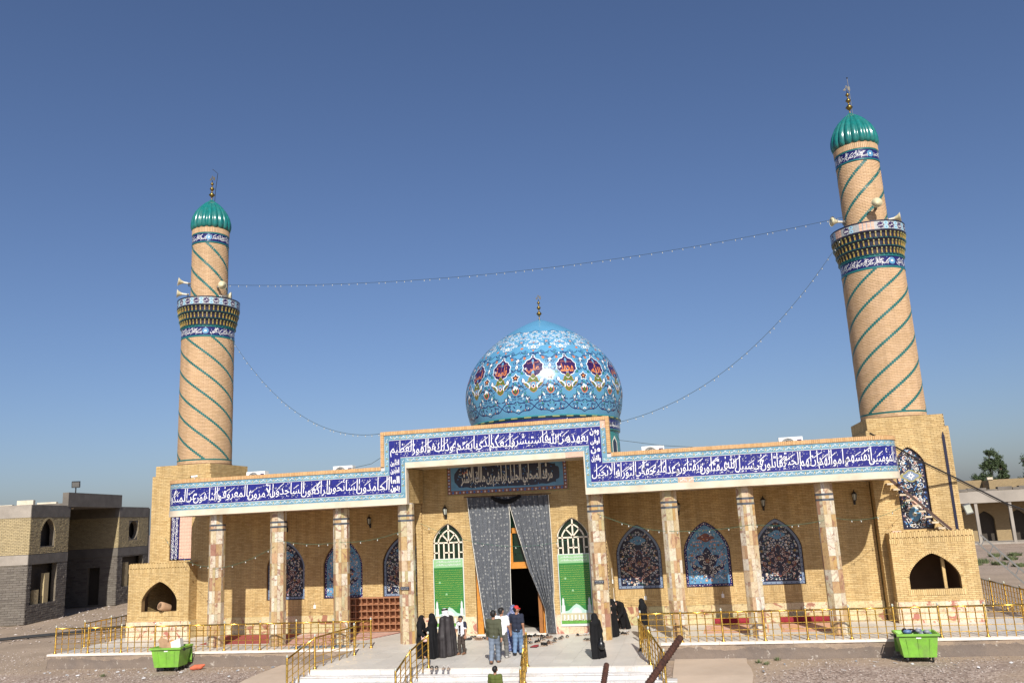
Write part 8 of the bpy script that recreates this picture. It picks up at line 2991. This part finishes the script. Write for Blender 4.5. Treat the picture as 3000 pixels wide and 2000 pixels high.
# ------------------------------------------------------------------ shoes left outside
def shoe_mesh(kind, mat):
    """one shoe, toe along +y"""
    L, wd = .26, .09
    out = [(0.0, -.13), (.034, -.12), (.036, -.05), (.033, .0), (.046, .06), (.04, .105), (.015, .13), (-.02, .127), (-.042, .09), (-.044, .04), (-.032, -.01), (-.036, -.06), (-.032, -.115)]
    mb = MB()
    mb.prism(out, lambda u, v: (u, v, .002), lambda u, v: (u, v, .022), 0)
    if kind == 'slipper':
        for y, hgt in ((.02, .06), (.045, .062), (.07, .05)):
            pts = [(.045 * math.cos(a), y + .01 * math.sin(a), .02 + hgt * math.sin(a)) for a in np.linspace(0, PI, 9)]
            mb.tube(pts, .012, 5, 1)
        pts = [(.043 * math.cos(a), .045, .02 + .058 * math.sin(a)) for a in np.linspace(0, PI, 9)]
        mb.tube(pts, .02, 6, 1)
    elif kind == 'sandal':
        for y, hgt in ((.06, .05), (-.02, .07)):
            pts = [(.042 * math.cos(a), y, .02 + hgt * math.sin(a)) for a in np.linspace(0, PI, 9)]
            mb.tube(pts, .011, 5, 1)
        pts = [(.034 * math.cos(a), -.04 - .08 * math.sin(a), .06) for a in np.linspace(0, PI, 9)]
        mb.tube(pts, .009, 5, 1)
    else:
        prof = [(-.125, .085), (-.06, .075), (.0, .07), (.06, .055), (.11, .04), (.128, .028)]
        rings_ = []
        for y, z in prof:
            wq = np.interp(y, [-.13, -.06, 0, .06, .11, .13], [.03, .036, .034, .044, .034, .01])
            rings_.append([(wq * math.cos(a), y, .02 + (z - .02) * math.sin(a)) for a in np.linspace(0, PI, 8)])
        V_ = [p for r in rings_ for p in r]
        F_ = [(i * 8 + k, i * 8 + k + 1, (i + 1) * 8 + k + 1, (i + 1) * 8 + k) for i in range(len(prof) - 1) for k in range(7)] + [tuple(range(8))[::-1]]
        mb.add(V_, F_, 1)
    me = bpy.data.meshes.new('shoe')
    me.from_pydata(mb.v, [], mb.f)
    me.materials.append(MATS['sole' if kind != 'shoe' else 'shoe_black']); me.materials.append(MATS[mat])
    me.polygons.foreach_set('material_index', mb.m)
    return me
SH = {'black slipper': shoe_mesh('slipper', 'shoe_black'), 'black sandal': shoe_mesh('sandal', 'shoe_black'), 'brown sandal': shoe_mesh('sandal', 'shoe_brown'), 'black shoe': shoe_mesh('shoe', 'shoe_black'), 'dark red shoe': shoe_mesh('shoe', 'shoe_red'), 'grey sandal': shoe_mesh('slipper', 'shoe_grey')}
RS = random.Random(77)
def shoe(kind, x, y, rz, where):
    o = bpy.data.objects.new('shoe', SH[kind])
    COL.objects.link(o)
    o.location = (x, y, .004)
    o.rotation_euler = (0, 0, rz)
    tag(o, kind + ' ' + where, 'shoe', 'footwear left outside the door')
def pair(kind, x, y, rz, where, gap=.12):
    for s in (-1, 1):
        shoe(kind, x + s * gap * .5 * math.cos(rz) + RS.uniform(-.02, .02), y + s * gap * .5 * math.sin(rz) + RS.uniform(-.05, .05), rz + RS.uniform(-.25, .25), where)
IN = 'left on the white floor in front of the doorway'
LW = 'left on the white floor below the left banner'
for k, x, y in (('black shoe', -1.48, .55), ('black slipper', -1.38, .95), ('brown sandal', -1.12, .5), ('brown sandal', -1.02, .42)):
    pair(k, x, y, RS.uniform(-2.4, 2.4), LW)
kinds = ['black slipper', 'black sandal', 'black slipper', 'black shoe', 'brown sandal', 'black sandal']
for i, (x, y) in enumerate(((-.84, .55), (-.72, .68), (.06, .64), (.3, -.42), (.27, -.8), (.5, -.68), (.67, -1.1), (.69, -.09), (.53, .71), (.7, .89), (.9, .07), (.86, .87), (.98, 1.12), (1.17, .83), (1.36, .53), (1.27, 1.08), (1.56, .51), (1.37, -.05), (1.36, -.49), (1.06, -.76), (1.67, -1.3), (1.67, -.95), (1.78, -.84), (1.83, -.54), (2.15, .5), (1.95, .1), (2.6, .98))):
    pair(kinds[i % 6], x, y, RS.uniform(-3.1, 3.1), IN, RS.choice([.11, .13, .2]))
pair('dark red shoe', 1.38, -1.46, R(80), IN, .18)
for k, x, y in (('grey sandal', 2.85, 1.1), ('black sandal', 3.05, -.28)):
    pair(k, x, y, RS.uniform(-3, 3), 'left on the white floor below the right banner')
for k, x, y in (('grey sandal', 3.98, .95), ('black shoe', 4.08, 1.2), ('black sandal', 4.25, 1.05), ('grey sandal', 4.25, 1.6), ('black slipper', 4.0, 1.35)):
    pair(k, x, y, RS.uniform(-3, 3), 'left on the porch floor near the bending woman')
pair('black slipper', 5.12, -2.68, R(95), 'left beside the first post of the right railing', .22)
pair('grey sandal', 5.3, 1.7, R(60), 'left on the porch behind the standing cloaked woman')
pair('black slipper', -.95, LY - .15, R(10), 'left on the top marble step', .16)
pair('grey sandal', -.6, LY - .16, R(0), 'left on the top marble step', .14)

flush_pieces()
